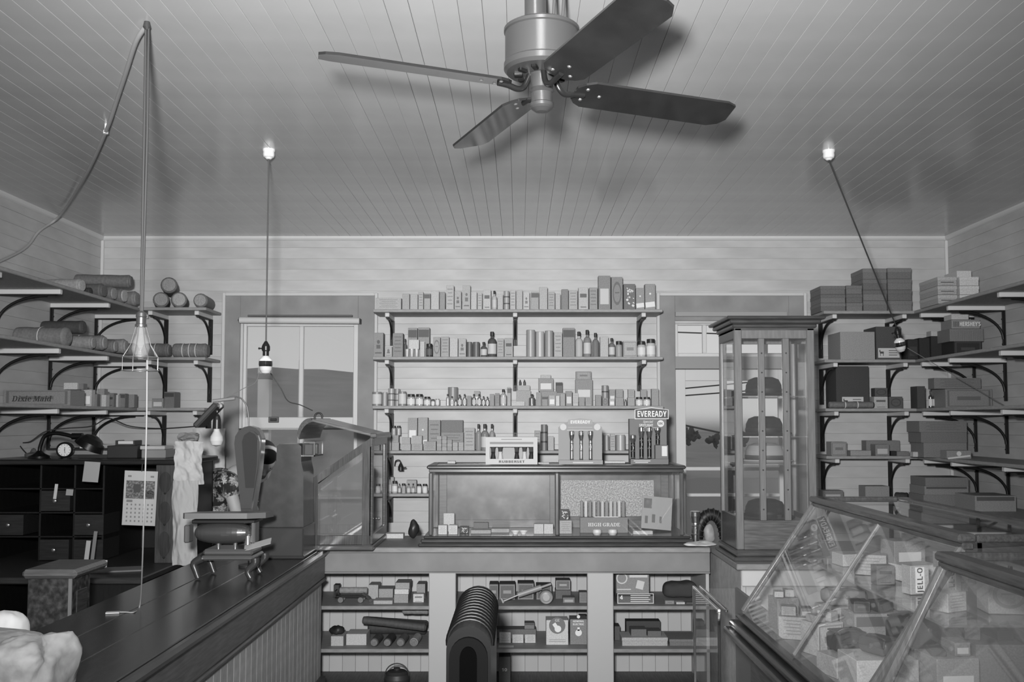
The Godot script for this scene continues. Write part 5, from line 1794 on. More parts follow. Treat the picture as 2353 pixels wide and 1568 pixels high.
func make_center_goods() -> void:
	var g := "goods on the shelves between window and door"
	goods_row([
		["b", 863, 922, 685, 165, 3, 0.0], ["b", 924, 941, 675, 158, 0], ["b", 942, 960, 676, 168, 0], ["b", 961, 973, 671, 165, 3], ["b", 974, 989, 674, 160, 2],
		["b", 990, 1009, 669, 178, 0], ["b", 1010, 1023, 671, 140, 0], ["b", 1025, 1043, 656, 172, 3], ["b", 1044, 1060, 669, 165, 5], ["b", 1063, 1081, 656, 165, 5],  # second carton: shaded side of the angled carton before it, as a darker box
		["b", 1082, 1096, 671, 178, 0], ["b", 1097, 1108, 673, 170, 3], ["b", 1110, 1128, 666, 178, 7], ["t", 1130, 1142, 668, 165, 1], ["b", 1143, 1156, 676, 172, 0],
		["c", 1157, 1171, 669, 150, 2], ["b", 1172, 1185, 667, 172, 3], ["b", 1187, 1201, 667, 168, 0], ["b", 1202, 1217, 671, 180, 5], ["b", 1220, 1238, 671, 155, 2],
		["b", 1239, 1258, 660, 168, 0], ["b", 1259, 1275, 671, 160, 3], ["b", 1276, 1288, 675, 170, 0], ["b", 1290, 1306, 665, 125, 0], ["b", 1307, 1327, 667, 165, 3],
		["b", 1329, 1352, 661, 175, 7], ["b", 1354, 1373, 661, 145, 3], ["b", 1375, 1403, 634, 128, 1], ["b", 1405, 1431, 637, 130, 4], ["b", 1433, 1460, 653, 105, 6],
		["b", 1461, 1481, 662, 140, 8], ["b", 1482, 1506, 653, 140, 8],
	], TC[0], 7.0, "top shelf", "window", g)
	goods_row([
		["b", 858, 881, 765, 135, 5], ["b", 884, 901, 797, 165, 5], ["b", 902, 926, 766, 130, 3], ["t", 927, 935, 779, 90, 0, 0.09], ["b", 937, 959, 754, 140, 2, 0.1],
		["b", 960, 987, 753, 142, 2, 0.1], ["b", 939, 963, 781, 190, 0, 0.03, 802.5], ["g", 930, 940, 802.5, 165, 0, -0.005], ["g", 941, 951, 802.5, 165, 0, -0.005], ["g", 952, 962, 802.5, 165, 0, -0.005],
		["b", 965, 976, 785, 180, 0], ["j", 978, 994, 790, 60, 1], ["b", 995, 1012, 775, 150, 4], ["b", 1013, 1032, 774, 155, 3], ["b", 1033, 1052, 777, 178, 0],
		["b", 1053, 1071, 778, 165, 5], ["c", 1072, 1085, 786, 98, 0], ["c", 1086, 1102, 786, 95, 0], ["t", 1104, 1119, 786, 80, 1], ["t", 1120, 1141, 762, 75, 1],
		["b", 1142, 1158, 778, 158, 3], ["b", 1159, 1179, 777, 155, 7], ["c", 1209, 1230, 758, 142, 0], ["c", 1231, 1251, 762, 158, 0], ["c", 1252, 1272, 760, 138, 0],
		["b", 1273, 1292, 764, 165, 3], ["b", 1293, 1321, 754, 130, 2], ["t", 1322, 1340, 762, 165, 0], ["t", 1341, 1359, 758, 120, 1], ["t", 1361, 1377, 765, 110, 0],
		["b", 1379, 1398, 774, 172, 0], ["t", 1399, 1414, 777, 105, 1], ["j", 1415, 1431, 784, 140, 0], ["b", 1432, 1464, 784, 165, 9], ["j", 1465, 1485, 784, 165, 1], ["j", 1486, 1508, 779, 170, 1],
	], TC[1], 7.0, "second shelf", "window", g)
	goods_row([
		["c", 853, 876, 901, 118, 1], ["c", 877, 890, 902, 140, 0, 0.03], ["c", 891, 906, 893, 145, 2], ["c", 905, 919, 894, 135, 2, 0.08], ["c", 914, 933, 900, 120, 1],
		["j", 934, 953, 906, 150, 1], ["j", 954, 972, 906, 145, 1], ["j", 973, 989, 912, 145, 1], ["j", 990, 999, 918, 150, 1], ["c", 1000, 1010, 917, 140, 1],
		["c", 1028, 1052, 890, 128, 0, 0.12], ["t", 1024, 1033, 906, 150, 0], ["t", 1034, 1043, 911, 160, 1], ["t", 1044, 1050, 919, 120, 1], ["t", 1051, 1061, 907, 100, 1], ["t", 1063, 1072, 906, 120, 1],
		["b", 1073, 1083, 910, 135, 0], ["t", 1084, 1094, 906, 105, 1], ["b", 1089, 1103, 899, 150, 1, 0.1], ["t", 1096, 1106, 906, 110, 1], ["t", 1107, 1115, 911, 110, 1], ["t", 1116, 1124, 912, 110, 1],
		["b", 1125, 1136, 906, 140, 0], ["b", 1137, 1148, 904, 135, 3], ["t", 1149, 1164, 895, 160, 1], ["b", 1165, 1174, 890, 160, 2], ["b", 1175, 1206, 923, 180, 0],
		["b", 1186, 1220, 898, 155, 0, 0.1], ["b", 1190, 1218, 886, 165, 0, 0.1, 898], ["t", 1192, 1198, 873, 70, 0, 0.12, 886], ["t", 1202, 1208, 873, 70, 0, 0.12, 886], ["t", 1215, 1230, 906, 95, 0, 0.01], ["b", 1232, 1244, 902, 142, 0],
		["b", 1245, 1259, 911, 140, 2], ["b", 1261, 1276, 909, 165, 1], ["b", 1277, 1286, 910, 195, 0], ["b", 1240, 1280, 900, 140, 0, 0.1], ["b", 1237, 1272, 870, 140, 1, 0.1, 900], ["b", 1242, 1266, 862, 172, 0, 0.11, 870],
		["b", 1277, 1293, 879, 100, 2, 0.12, 903], ["b", 1277, 1299, 903, 140, 0, 0.11], ["b", 1287, 1299, 905, 150, 0], ["b", 1300, 1315, 899, 135, 1], ["b", 1316, 1329, 904, 178, 3], ["b", 1330, 1344, 913, 140, 0], ["b", 1345, 1360, 913, 150, 3],
		["b", 1322, 1362, 873, 135, 1, 0.09], ["b", 1323, 1359, 854, 150, 9, 0.09, 873], ["b", 1368, 1382, 908, 138, 0], ["c", 1383, 1399, 886, 130, 2, 0.08], ["b", 1384, 1398, 915, 130, 4], ["b", 1400, 1413, 917, 170, 1], ["b", 1400, 1414, 896, 140, 1, 0.06],
		["b", 1414, 1433, 914, 142, 0], ["b", 1415, 1432, 895, 142, 0, 0.01, 914],
	], TC[2], 7.0, "third shelf", "window", g, 0.05)
	goods_row([
		["t", 1435, 1441, 918, 70, 0], ["b", 1442, 1459, 914, 150, 0], ["b", 1443, 1458, 895, 155, 3, 0.01, 914], ["j", 1461, 1478, 913, 165, 1], ["j", 1479, 1496, 913, 165, 1], ["b", 1472, 1487, 896, 145, 0, 0.08], ["b", 1497, 1514, 894, 142, 0],
	], TC[2], 7.0, "third shelf end", "door", g, 0.05, true)
	goods_row([
		["b", 883, 899, 1017, 150, 0], ["b", 884, 898, 1001, 155, 3, 0.005, 1017], ["b", 900, 917, 1017, 152, 0], ["b", 901, 916, 1001, 150, 3, 0.005, 1017], ["j", 899, 910, 979, 140, 0, 0.02, 1001], ["j", 911, 921, 979, 150, 0, 0.02, 1001],
		["b", 937, 959, 961, 150, 1, 0.12], ["b", 960, 983, 960, 155, 8, 0.12], ["b", 984, 1012, 966, 140, 3, 0.12], ["b", 922, 944, 1021, 160, 0], ["b", 923, 943, 1006, 158, 0, 0.003, 1021], ["b", 945, 971, 1021, 155, 3], ["b", 946, 970, 1002, 160, 0, 0.003, 1021],
		["b", 973, 1002, 1015, 150, 3], ["b", 1013, 1065, 994, 135, 3, 0.1], ["b", 1014, 1064, 966, 112, 0, 0.1, 994],
		["b", 1066, 1091, 984, 160, 3, 0.02], ["t", 1093, 1106, 975, 130, 0], ["t", 1105, 1123, 975, 120, 1], ["t", 1124, 1137, 975, 135, 1], ["b", 1228, 1242, 990, 150, 3], ["c", 1243, 1258, 976, 110, 2], ["b", 1259, 1273, 1003, 165, 0], ["c", 1388, 1400, 1001, 150, 0], ["b", 1402, 1414, 998, 160, 3], ["c", 1416, 1438, 1000, 150, 0],
	], TC[3], 7.0, "fourth shelf", "window", g, 0.06)
	# little packets in rows on the fourth shelf
	var n := 0
	for r in 4:
		for c in 3:
			if r == 3 and c == 2:
				continue
			n += 1
			var x0 := 1003 + c * 12
			var yb := 1036.0 - r * 8.0
			var z := 6.99
			var a := Vector3(wx(x0 + 0.5, 1.4, z), TC[3] + r * 0.0262, -z)
			var w := 11.0 / F * z
			carton("packet", "tiny pale packet in column %s, %s up, of the low packet stack" % [ORD[c], ORD[r]], a + Vector3(w / 2, 0.0003, -0.02), w, 0.0258, 0.04, 190.0 if (r + c) % 2 else 178.0, 3, "packets stacked on the fourth shelf")
	for r in 2:
		for c in 2:
			var z := 6.99
			var a := Vector3(wx(1040 + c * 13, 1.4, z), TC[3] + r * 0.0302, -z)
			carton("packet", "small pale packet %s of the %s row beside the packet stack" % [ORD[c], ORD[r]], a + Vector3(0.019, 0.0003, -0.02), 0.037, 0.03, 0.04, 192, 3, "packets stacked on the fourth shelf")
	goods_row([
		["j", 881, 890, 1108, 130, 0], ["t", 891, 899, 1096, 150, 1], ["j", 900, 913, 1106, 150, 1], ["t", 914, 921, 1112, 120, 1], ["b", 890, 905, 1097, 150, 0, 0.1], ["j", 922, 932, 1112, 150, 0], ["b", 934, 957, 1104, 150, 0, 0.08], ["t", 934, 943, 1112, 140, 1], ["t", 945, 953, 1112, 120, 1], ["j", 957, 968, 1113, 180, 1], ["j", 970, 982, 1113, 180, 1],
	], TC[4], 7.0, "lowest shelf", "window", g, 0.05)
	# socket hanging below the fourth shelf
	var t := thing("shelf_socket", "small dark lamp socket on a short cord below the fourth shelf", "socket", at(921, 1058, 7.0))
	var s := nb()
	tube(s, smooth_path([Vector3(-0.07, -0.05, -0.2), Vector3(-0.05, -0.01, -0.1), Vector3(-0.01, 0.0, 0), Vector3(0.0, -0.02, 0)], 5), 0.004, 6)
	done(s, "cord", gm(50), t)
	s = nb()
	lathe(s, [Vector2(0.004, 0), Vector2(0.014, -0.02), Vector2(0.02, -0.035), Vector2(0.02, -0.06), Vector2(0, -0.06)], Vector3(0, -0.015, 0), 12)
	tube(s, [Vector3(0.018, -0.055, 0), Vector3(0.04, -0.053, 0)], 0.005, 6)
	done(s, "socket", gm(48, 0.35, 0.3), t)

# rolls and bundles: a soft cylinder from a to b
func roll(called: String, label: String, a: Vector3, b: Vector3, r: float, v: float, group: String, ties := 0, endv := -1.0, squash := 1.0) -> void:
	var c := (a + b) / 2
	var t := thing(called, label, "roll", c, group)
	var d := b - a
	var l := d.length()
	d = d.normalized()
	var u := d.cross(Vector3.UP).normalized()
	if absf(d.y) > 0.9:
		u = Vector3.RIGHT
	var bs := Basis(u, d, u.cross(d))
	var s := nb()
	var pr := [Vector2(0, -l / 2), Vector2(r * 0.6, -l / 2), Vector2(r * 0.92, -l / 2 + r * 0.18)]
	for i in 7:
		pr.append(Vector2(r * (0.97 + 0.03 * sin(i * 2.3)), -l / 2 + r * 0.35 + (l - r * 0.7) * i / 6.0))
	pr.append_array([Vector2(r * 0.92, l / 2 - r * 0.18), Vector2(r * 0.6, l / 2), Vector2(0, l / 2)])
	lathe(s, pr, Vector3.ZERO, 16, bs, 1.0, squash)
	done(s, "wrapping", gm(v, 0.7, 0, "paper", Vector3(6, 6, 6)), t)
	if endv > 0:
		s = nb()
		lathe(s, [Vector2(r * 0.8, l / 2 - r * 0.1), Vector2(r * 0.78, l / 2 + 0.004), Vector2(0, l / 2 + 0.006)], Vector3.ZERO, 14, bs, 1.0, squash)
		done(s, "folded_end", gm(endv, 0.75, 0, "paper", Vector3(9, 9, 9)), t)
	for k in ties:
		s = nb()
		var y := lerpf(-l * 0.28, l * 0.28, (k + 0.5) / ties)
		lathe(s, [Vector2(r * 1.0, y - 0.003), Vector2(r * 1.03, y), Vector2(r * 1.0, y + 0.003)], Vector3.ZERO, 16, bs, 1.0, squash)
		done(s, "string_tie", gm(210, 0.8), t)

func mid_box(label: String, x0: float, y0: float, x1: float, y1: float, z: float, foot: float, v: float, style: int, group: String, d := 0.12, turn := 0.0, lid := -1.0) -> Node3D:
	var a := at(x0, y0, z)
	var b := at(x1, y1, z)
	var h := (a.y - foot) if y1 > 9000 else a.y - b.y
	var yb := foot if y1 > 9000 or absf(b.y - foot) < 0.03 else b.y
	if absf(b.y - foot) < 0.03:
		h = a.y - foot
	b = at(x1, y0, z)
	var p := Vector3((a.x + b.x) / 2, yb + 0.0004, -z - d / 2)
	if lid > 0:
		return lidded_box(label, p, b.x - a.x - 0.002, h, d, v, lid, group, turn, style)
	return carton("goods_box", label, p, b.x - a.x - 0.002, h, d, v, style, group, turn)

func make_corner_goods() -> void:
	# --- rolled goods in the window corner ---
	var g := "rolled goods in the window corner"
	var y := TL[0] as float
	roll("cloth_roll", "thick pale roll with open white end on the top side shelf", Vector3(-3.19, y + 0.048, -6.2), Vector3(-2.83, y + 0.048, -6.16), 0.045, 168, g, 0, 185)
	roll("cloth_roll", "thin dark roll lying behind the thick pale roll", Vector3(-3.19, y + 0.03, -6.34), Vector3(-2.84, y + 0.03, -6.32), 0.028, 60, g)
	roll("cloth_roll", "dark round bundle beside the thick pale roll", Vector3(-3.1, y + 0.052, -6.46), Vector3(-2.81, y + 0.052, -6.44), 0.05, 105, g, 1, 110)
	roll("cloth_roll", "brown paper bundle with creased pale end on the top side shelf", Vector3(-3.1, y + 0.052, -6.60), Vector3(-2.8, y + 0.052, -6.58), 0.05, 120, g, 1, 160)
	roll("cloth_roll", "wrapped bundle with rounded white end near the corner", Vector3(-3.1, y + 0.056, -6.75), Vector3(-2.79, y + 0.056, -6.73), 0.054, 125, g, 1, 190)
	roll("cloth_roll", "pale creased bundle in the corner of the top shelf", Vector3(-3.1, y + 0.056, -6.9), Vector3(-2.76, y + 0.056, -6.88), 0.054, 140, g, 1, 150)
	roll("cloth_roll", "long grey roll laid across the other corner bundles", Vector3(-3.12, y + 0.155, -6.68), Vector3(-2.74, y + 0.155, -6.72), 0.048, 118, g, 0, 120)
	roll("paper_bundle", "lower round parcel by the wall in the stack of three", at(374, 690, 7.25) * Vector3(1, 0, 1) + Vector3(0.0, y + 0.06, 0.0), at(370, 690, 6.97) * Vector3(1, 0, 1) + Vector3(0, y + 0.06, 0), 0.058, 130, g, 0, 165)
	roll("paper_bundle", "lower round parcel nearer the window in the stack of three", at(418, 690, 7.25) * Vector3(1, 0, 1) + Vector3(0.0, y + 0.06, 0.0), at(411, 690, 6.97) * Vector3(1, 0, 1) + Vector3(0, y + 0.06, 0), 0.058, 128, g, 0, 175)
	roll("paper_bundle", "topmost round parcel of the stack of three", at(395, 660, 7.25) * Vector3(1, 0, 1) + Vector3(0.0, y + 0.168, 0.0), at(388, 660, 6.97) * Vector3(1, 0, 1) + Vector3(0, y + 0.168, 0), 0.06, 125, g, 0, 165)
	roll("paper_bundle", "single round parcel at the window end of the top shelf", at(480, 690, 7.25) * Vector3(1, 0, 1) + Vector3(0.0, y + 0.055, 0.0), at(460, 690, 6.97) * Vector3(1, 0, 1) + Vector3(0, y + 0.055, 0), 0.053, 125, g, 0, 165)
	y = TL[1]
	roll("cloth_roll", "long smooth brown paper roll tied once on the second side shelf", Vector3(-3.19, y + 0.07, -6.05), Vector3(-2.84, y + 0.065, -6.02), 0.063, 135, g, 1)
	roll("cloth_roll", "dark flattened roll lying behind the long brown roll", Vector3(-3.15, y + 0.152, -6.3), Vector3(-2.86, y + 0.152, -6.28), 0.045, 80, g)
	for k in 5:
		var zz := -6.28 - k * 0.15
		roll("newspaper_bundle", "newspaper wrapped bundle, %s from the corner on the second side shelf" % ORD[4 - k], Vector3(-3.12, y + 0.05 + (0.012 if k % 2 else 0.0), zz + 0.02), Vector3(-2.80 + 0.01 * k, y + 0.05 + (0.012 if k % 2 else 0.0), zz), 0.046 + 0.006 * (k % 2), 150 - 14.0 * (k % 3), g, 1, 165)
	roll("newspaper_bundle", "small pale bundle in the angle of the second shelf", Vector3(-2.92, y + 0.032, -7.05), Vector3(-2.77, y + 0.032, -7.0), 0.03, 170, g, 0, 185)
	roll("paper_bundle", "brown parcel behind the caged pendant on the second shelf", at(330, 800, 7.02) * Vector3(1, 0, 1) + Vector3(0, y + 0.055, 0), at(390, 800, 7.02) * Vector3(1, 0, 1) + Vector3(0, y + 0.055, 0), 0.052, 130, g, 1, 150)
	roll("paper_bundle", "rounded parcel with ties at the window end of second shelf", at(398, 800, 7.04) * Vector3(1, 0, 1) + Vector3(0, y + 0.055, 0), at(478, 800, 7.04) * Vector3(1, 0, 1) + Vector3(0, y + 0.055, 0), 0.053, 132, g, 3, 120)
	# third shelf: long printed box and small white boxes
	y = TL[2]
	var zl := 5.95
	var t := mid_box("long flat printed carton on the side shelf above the desk", 8, 897, 162, 9999, zl, y, 140, 9, "boxes above the desk", 0.2)
	text(t, "Dixie Maid", 0.032, Vector3(-0.03, 0.04, 0.1015), gm(50), "Droid Serif", true, 0.001, Basis(Vector3(1, 0, 0), Vector3(0.22, 1, 0), Vector3(0, 0, 1)))
	var sm := [
		["small white box on top of the long printed carton", 146, 880, 178, 895.5, 6.4, 210, 0], ["small grey box on the carton next to the white one", 178, 882, 192, 895.5, 6.42, 130, 0],
		["plain grey box against the end of the printed carton", 165, 897, 184, 9999, 6.42, 120, 0], ["white box with overhanging lid by the printed carton", 186, 896, 211, 9999, 6.5, 200, 1], ["grey box next to the white lidded box", 212, 906, 224, 9999, 6.55, 125, 0],
		["pale upright box in the corner group", 224, 894, 240, 9999, 6.6, 150, 0], ["white narrow box in the corner group", 233, 908, 244, 9999, 6.52, 200, 0], ["small box with dark print in the corner group", 246, 904, 262, 9999, 6.66, 120, 7],
		["white slim box between two grey boxes in the corner group", 264, 908, 272, 9999, 6.7, 190, 0], ["grey box beyond the slim white box", 274, 905, 288, 9999, 6.74, 120, 2], ["pale box with dark end in the corner group", 289, 907, 309, 9999, 6.86, 140, 0],
	]
	for q in sm:
		mid_box(q[0], q[1], q[2], q[3], q[4], q[5], y, q[6], q[7], "boxes above the desk", 0.06)
	mid_box("low box with white end, under its twin on the third shelf", 349, 916, 376, 9999, 7.0, y, 150, 1, "boxes above the desk", 0.1)
	mid_box("taller box with white end beside its low twin", 377, 901, 401, 9999, 7.0, y, 125, 2, "boxes above the desk", 0.12)
	# --- boxes in the door corner ---
	g = "boxes in the door corner"
	y = TR[0]
	var z := 6.97
	var cols := [[1886, 1943, 657, 3, "first"], [1945, 1982, 656, 3, "second"], [1984, 2039, 617, 4, "third"], [2041, 2096, 616, 4, "fourth"]]
	for c in cols:
		var top := hy(c[2], z)
		var h: float = (top - y) / c[3]
		for r in c[3]:
			var xa := wx(c[0], 2.5, z)
			var xb := wx(c[1], 2.5, z)
			var wd: float = xb - xa - 0.003
			lidded_box("grey shoe box, %s up in the %s stack from the door" % [ORD[r], c[4]], Vector3((xa + xb) / 2, y + h * r + 0.0005, -z - 0.13), wd, h - 0.001, 0.25, [118, 128, 112, 124][(r + int(c[0])) % 4], [126, 112, 122, 132][r % 4], "grey shoe boxes on the top corner shelf")
	for r in 3:
		for c in 2:
			lidded_box("white lidded box with dark patches, %s up in the %s side shelf stack" % [ORD[r], ["inner", "outer"][c]], Vector3(2.93 + c * 0.15, y + 0.0005 + r * 0.062, -6.66), 0.13, 0.06, 0.3, [175, 215][c], [190, 220][c], "white boxes on the top side shelf", 0.0, 7 if c == 0 else 0)
	carton("goods_box", "single white box crowning the outer white stack", Vector3(3.08, y + 0.188, -6.68), 0.10, 0.05, 0.2, 215, 0, "white boxes on the top side shelf")
	y = TR[1]
	mid_box("big pale carton on the second corner shelf", 1930, 763, 2010, 9999, 6.96, y, 158, 0, g, 0.28)
	t = mid_box("dark tall carton with deer label on the second corner shelf", 2012, 751, 2070, 9999, 6.97, y, 78, 0, g, 0.25)
	deer_label(t, 0.17, 0.215, 0.1255)
	for k in 3:
		var q: Array = [[2086, 2110, 780], [2112, 2137, 777], [2139, 2164, 773]][k]
		mid_box("black small carton, %s of three on the second side shelf" % ORD[k], q[0], q[2], q[1], 9999, 6.88 - k * 0.03, y, 40, 1 if k == 0 else 0, g, 0.14)
	mid_box("little white box sitting on the black cartons", 2139, 761, 2160, 773, 6.83, y, 190, 0, g, 0.08)
	mid_box("grey carton standing behind the black cartons", 2166, 762, 2184, 9999, 6.85, y, 110, 0, g, 0.1)
	mid_box("black printed carton under the ribbed box", 2192, 785, 2256, 9999, 6.62, y, 45, 9, g, 0.2)
	var low := at(2200, 785, 6.62).y
	t = mid_box("ribbed grey box on the black printed carton", 2182, 756, 2260, 785, 6.62, y, 130, 0, g, 0.2)
	var s := nb()
	for k in 18:
		bb(s, Vector3(-0.108 + k * 0.0128, 0.004, 0.1), Vector3(-0.104 + k * 0.0128, 0.075, 0.103))
	done(s, "ribs", gm(118, 0.6), t)
	t = mid_box("pale candy carton with big lettering on the ribbed box", 2186, 735, 2252, 755.6, 6.62, y, 150, 0, g, 0.17)
	text(t, "HERSHEY'S", 0.03, Vector3(0.03, 0.032, 0.0855), gm(225), "Droid Sans", true, 0.0012, Basis(), 0.7)
	s = nb()
	for k in 5:
		bb(s, Vector3(-0.085 + k * 0.011, 0.012, 0.085), Vector3(-0.08 + k * 0.011, 0.05, 0.0857))
	done(s, "print", gm(80), t).set_meta("kind", "stuff")
	mid_box("white flat box topmost on the candy carton", 2186, 723, 2226, 734.6, 6.62, y, 205, 0, g, 0.12)
	# third
	y = TR[2]
	t = mid_box("large dark carton with deer label on the third corner shelf", 1920, 842, 1996, 9999, 7.02, y, 62, 0, g, 0.24)
	deer_label(t, 0.17, 0.25, 0.1205)
	roll("long_roll", "long grey banded roll lying before the dark deer carton", at(1904, 920, 6.96) * Vector3(1, 0, 1) + Vector3(0, y + 0.026, 0), at(2006, 920, 6.96) * Vector3(1, 0, 1) + Vector3(0, y + 0.026, 0), 0.025, 120, g, 2, 40)
	mid_box("small dark box with arched white label on the third corner shelf", 2010, 892, 2040, 911.5, 6.98, y, 85, 4, g, 0.08)
	mid_box("small white printed box under the arched label box", 2008, 912, 2040, 9999, 6.98, y, 185, 7, g, 0.09)
	mid_box("small dark box with arched label beside the iron bracket", 2043, 912, 2074, 9999, 6.97, y, 90, 4, g, 0.08)
	mid_box("tall dark grey carton at the corner of the third shelf", 2107, 888, 2126, 9999, 6.85, y, 75, 0, g, 0.12)
	for k in 4:
		var px := 2134 + k * 10
		bottle("bottle", "dark small bottle, %s in the row on the third side shelf" % ORD[k], Vector3(at(px + 4, 910, 6.74).x, y + 0.0005, -6.74), 0.028, 0.12, 60 + 20.0 * (k % 2), 1, "dark bottles on the third side shelf", "t")
	mid_box("long pale carton laid over the carton behind the bottles", 2146, 869, 2254, 894, 6.58, y, 122, 3, g, 0.1)
	mid_box("long grey double carton on the third side shelf", 2172, 894.5, 2280, 9999, 6.55, y, 135, 9, g, 0.22)
	# fourth
	y = TR[3]
	mid_box("square carton with pale face on the fourth corner shelf", 1910, 1016, 1946, 9999, 6.98, y, 150, 9, g, 0.12)
	mid_box("low pale tray on the fourth corner shelf", 1954, 1036, 2002, 9999, 6.97, y, 155, 0, g, 0.1)
	mid_box("grey carton behind the framed white label box", 1990, 1013, 2068, 9999, 7.12, y, 130, 0, g, 0.1)
	mid_box("carton with framed white label on the fourth corner shelf", 2011, 1022, 2044, 9999, 6.96, y, 130, 1, g, 0.1)
	mid_box("tiny black box beside the framed label carton", 2047, 1037, 2060, 9999, 6.96, y, 30, 0, g, 0.05)
	mid_box("low grey box next to the tiny black box", 2061, 1038, 2090, 9999, 6.95, y, 125, 0, g, 0.07)
	mid_box("small white box on the fourth side shelf before the stack", 2098, 1039, 2117, 9999, 6.72, y, 195, 0, g, 0.06)
	mid_box("flat dark box lying before the big brown stack", 2119, 1044, 2140, 9999, 6.7, y, 60, 0, g, 0.06)
	mid_box("low pale box ending the front row on the fourth side shelf", 2175, 1036, 2232, 9999, 6.4, y, 140, 8, g, 0.1)
	for k in 3:
		var q: Array = [[2122, 1018, 2222, 9999], [2116, 994, 2222, 1018], [2112, 968, 2222, 994]][k]
		mid_box("brown carton, %s up in the big side shelf stack" % ORD[k], q[0], q[1], q[2], q[3], 6.62, y, [128, 118, 124][k], 3 if k == 2 else 0, g, 0.22)
	# lowest
	y = TR[4]
	mid_box("low carton with pale label beside the post on lowest shelf", 1890, 1128, 1938, 9999, 6.95, y, 120, 1, g, 0.1)
	mid_box("square pale carton on the lowest corner shelf", 1988, 1118, 2044, 9999, 7.0, y, 150, 0, g, 0.14)
	roll("shoe_last", "dark leather roll lying on the lowest corner shelf", at(2056, 1146, 6.9) * Vector3(1, 0, 1) + Vector3(0, y + 0.034, 0), at(2088, 1150, 6.85) * Vector3(1, 0, 1) + Vector3(0, y + 0.034, 0), 0.032, 55, g)
	roll("shoe_last", "black bundle with buckles beside the leather roll", at(2092, 1146, 6.82) * Vector3(1, 0, 1) + Vector3(0, y + 0.046, 0), at(2116, 1150, 6.8) * Vector3(1, 0, 1) + Vector3(0, y + 0.046, 0), 0.044, 28, g, 2, 60)
	for k in 3:
		var q: Array = [[2122, 1138, 2232, 9999, 128], [2124, 1118, 2226, 1138, 140], [2126, 1098, 2226, 1118, 122]][k]
		mid_box("wide flat carton, %s up in the lowest side shelf stack" % ORD[k], q[0], q[1], q[2], q[3], 6.5, y, q[4], 2 if k == 1 else 0, g, 0.25)
	mid_box("large pale carton at the open end of the lowest side shelf", 2240, 1140, 2335, 9999, 6.1, y, 150, 2, g, 0.28)

func deer_label(t: Node, w: float, h: float, z: float) -> void:
	var s := nb()
	bb(s, Vector3(-w * 0.46, 0.015, z), Vector3(w * 0.46, 0.085, z + 0.0008))
	var la := done(s, "paper_label", gm(190, 0.6), t)
	s = nb()
	var x := -w * 0.3
	bb(s, Vector3(x - 0.014, 0.045, z + 0.0008), Vector3(x + 0.014, 0.06, z + 0.0014))
	bb(s, Vector3(x - 0.013, 0.028, z + 0.0008), Vector3(x - 0.009, 0.046, z + 0.0014))
	bb(s, Vector3(x + 0.008, 0.028, z + 0.0008), Vector3(x + 0.012, 0.046, z + 0.0014))
	bb(s, Vector3(x - 0.018, 0.055, z + 0.0008), Vector3(x - 0.011, 0.072, z + 0.0014))
	for k in 3:
		bb(s, Vector3(0.0, 0.064 - k * 0.016, z + 0.0008), Vector3(w * 0.36, 0.069 - k * 0.016, z + 0.0014))
	done(s, "print", gm(70), la).set_meta("kind", "stuff")

# ---------- goods on, in and under the counters ----------
func flashlight(label: String, p: Vector3, h: float, r: float, dark_grip: bool, group: String) -> void:
	var t := thing("flashlight", label, "flashlight", p, group)
	var s := nb()
	lathe(s, [Vector2(0, 0), Vector2(r * 0.9, 0), Vector2(r, 0.004), Vector2(r, h * 0.62), Vector2(r * 0.94, h * 0.66)], Vector3.ZERO, 18)
	done(s, "barrel", gm(30, 0.3) if dark_grip else gm(205, 0.18, 0.95), t)
	s = nb()
	lathe(s, [Vector2(r * 0.94, h * 0.66), Vector2(r * 1.05, h * 0.7), Vector2(r * 1.4, h * 0.84), Vector2(r * 1.45, h * 0.86), Vector2(r * 1.45, h * 0.97), Vector2(r * 1.3, h), Vector2(0, h)], Vector3.ZERO, 18)
	done(s, "lamp_head", gm(210, 0.16, 0.95), t)
	s = nb()
	for q in [0.02, 0.3, 0.55]:
		lathe(s, [Vector2(r * 1.0, h * q), Vector2(r * 1.08, h * (q + 0.02)), Vector2(r * 1.0, h * (q + 0.04))], Vector3.ZERO, 18)
	box(s, Vector3(0, h * 0.45, r + 0.002), Vector3(0.008, 0.02, 0.006), Basis(), 0.002)
	done(s, "rings_and_switch", gm(190, 0.2, 0.9), t)

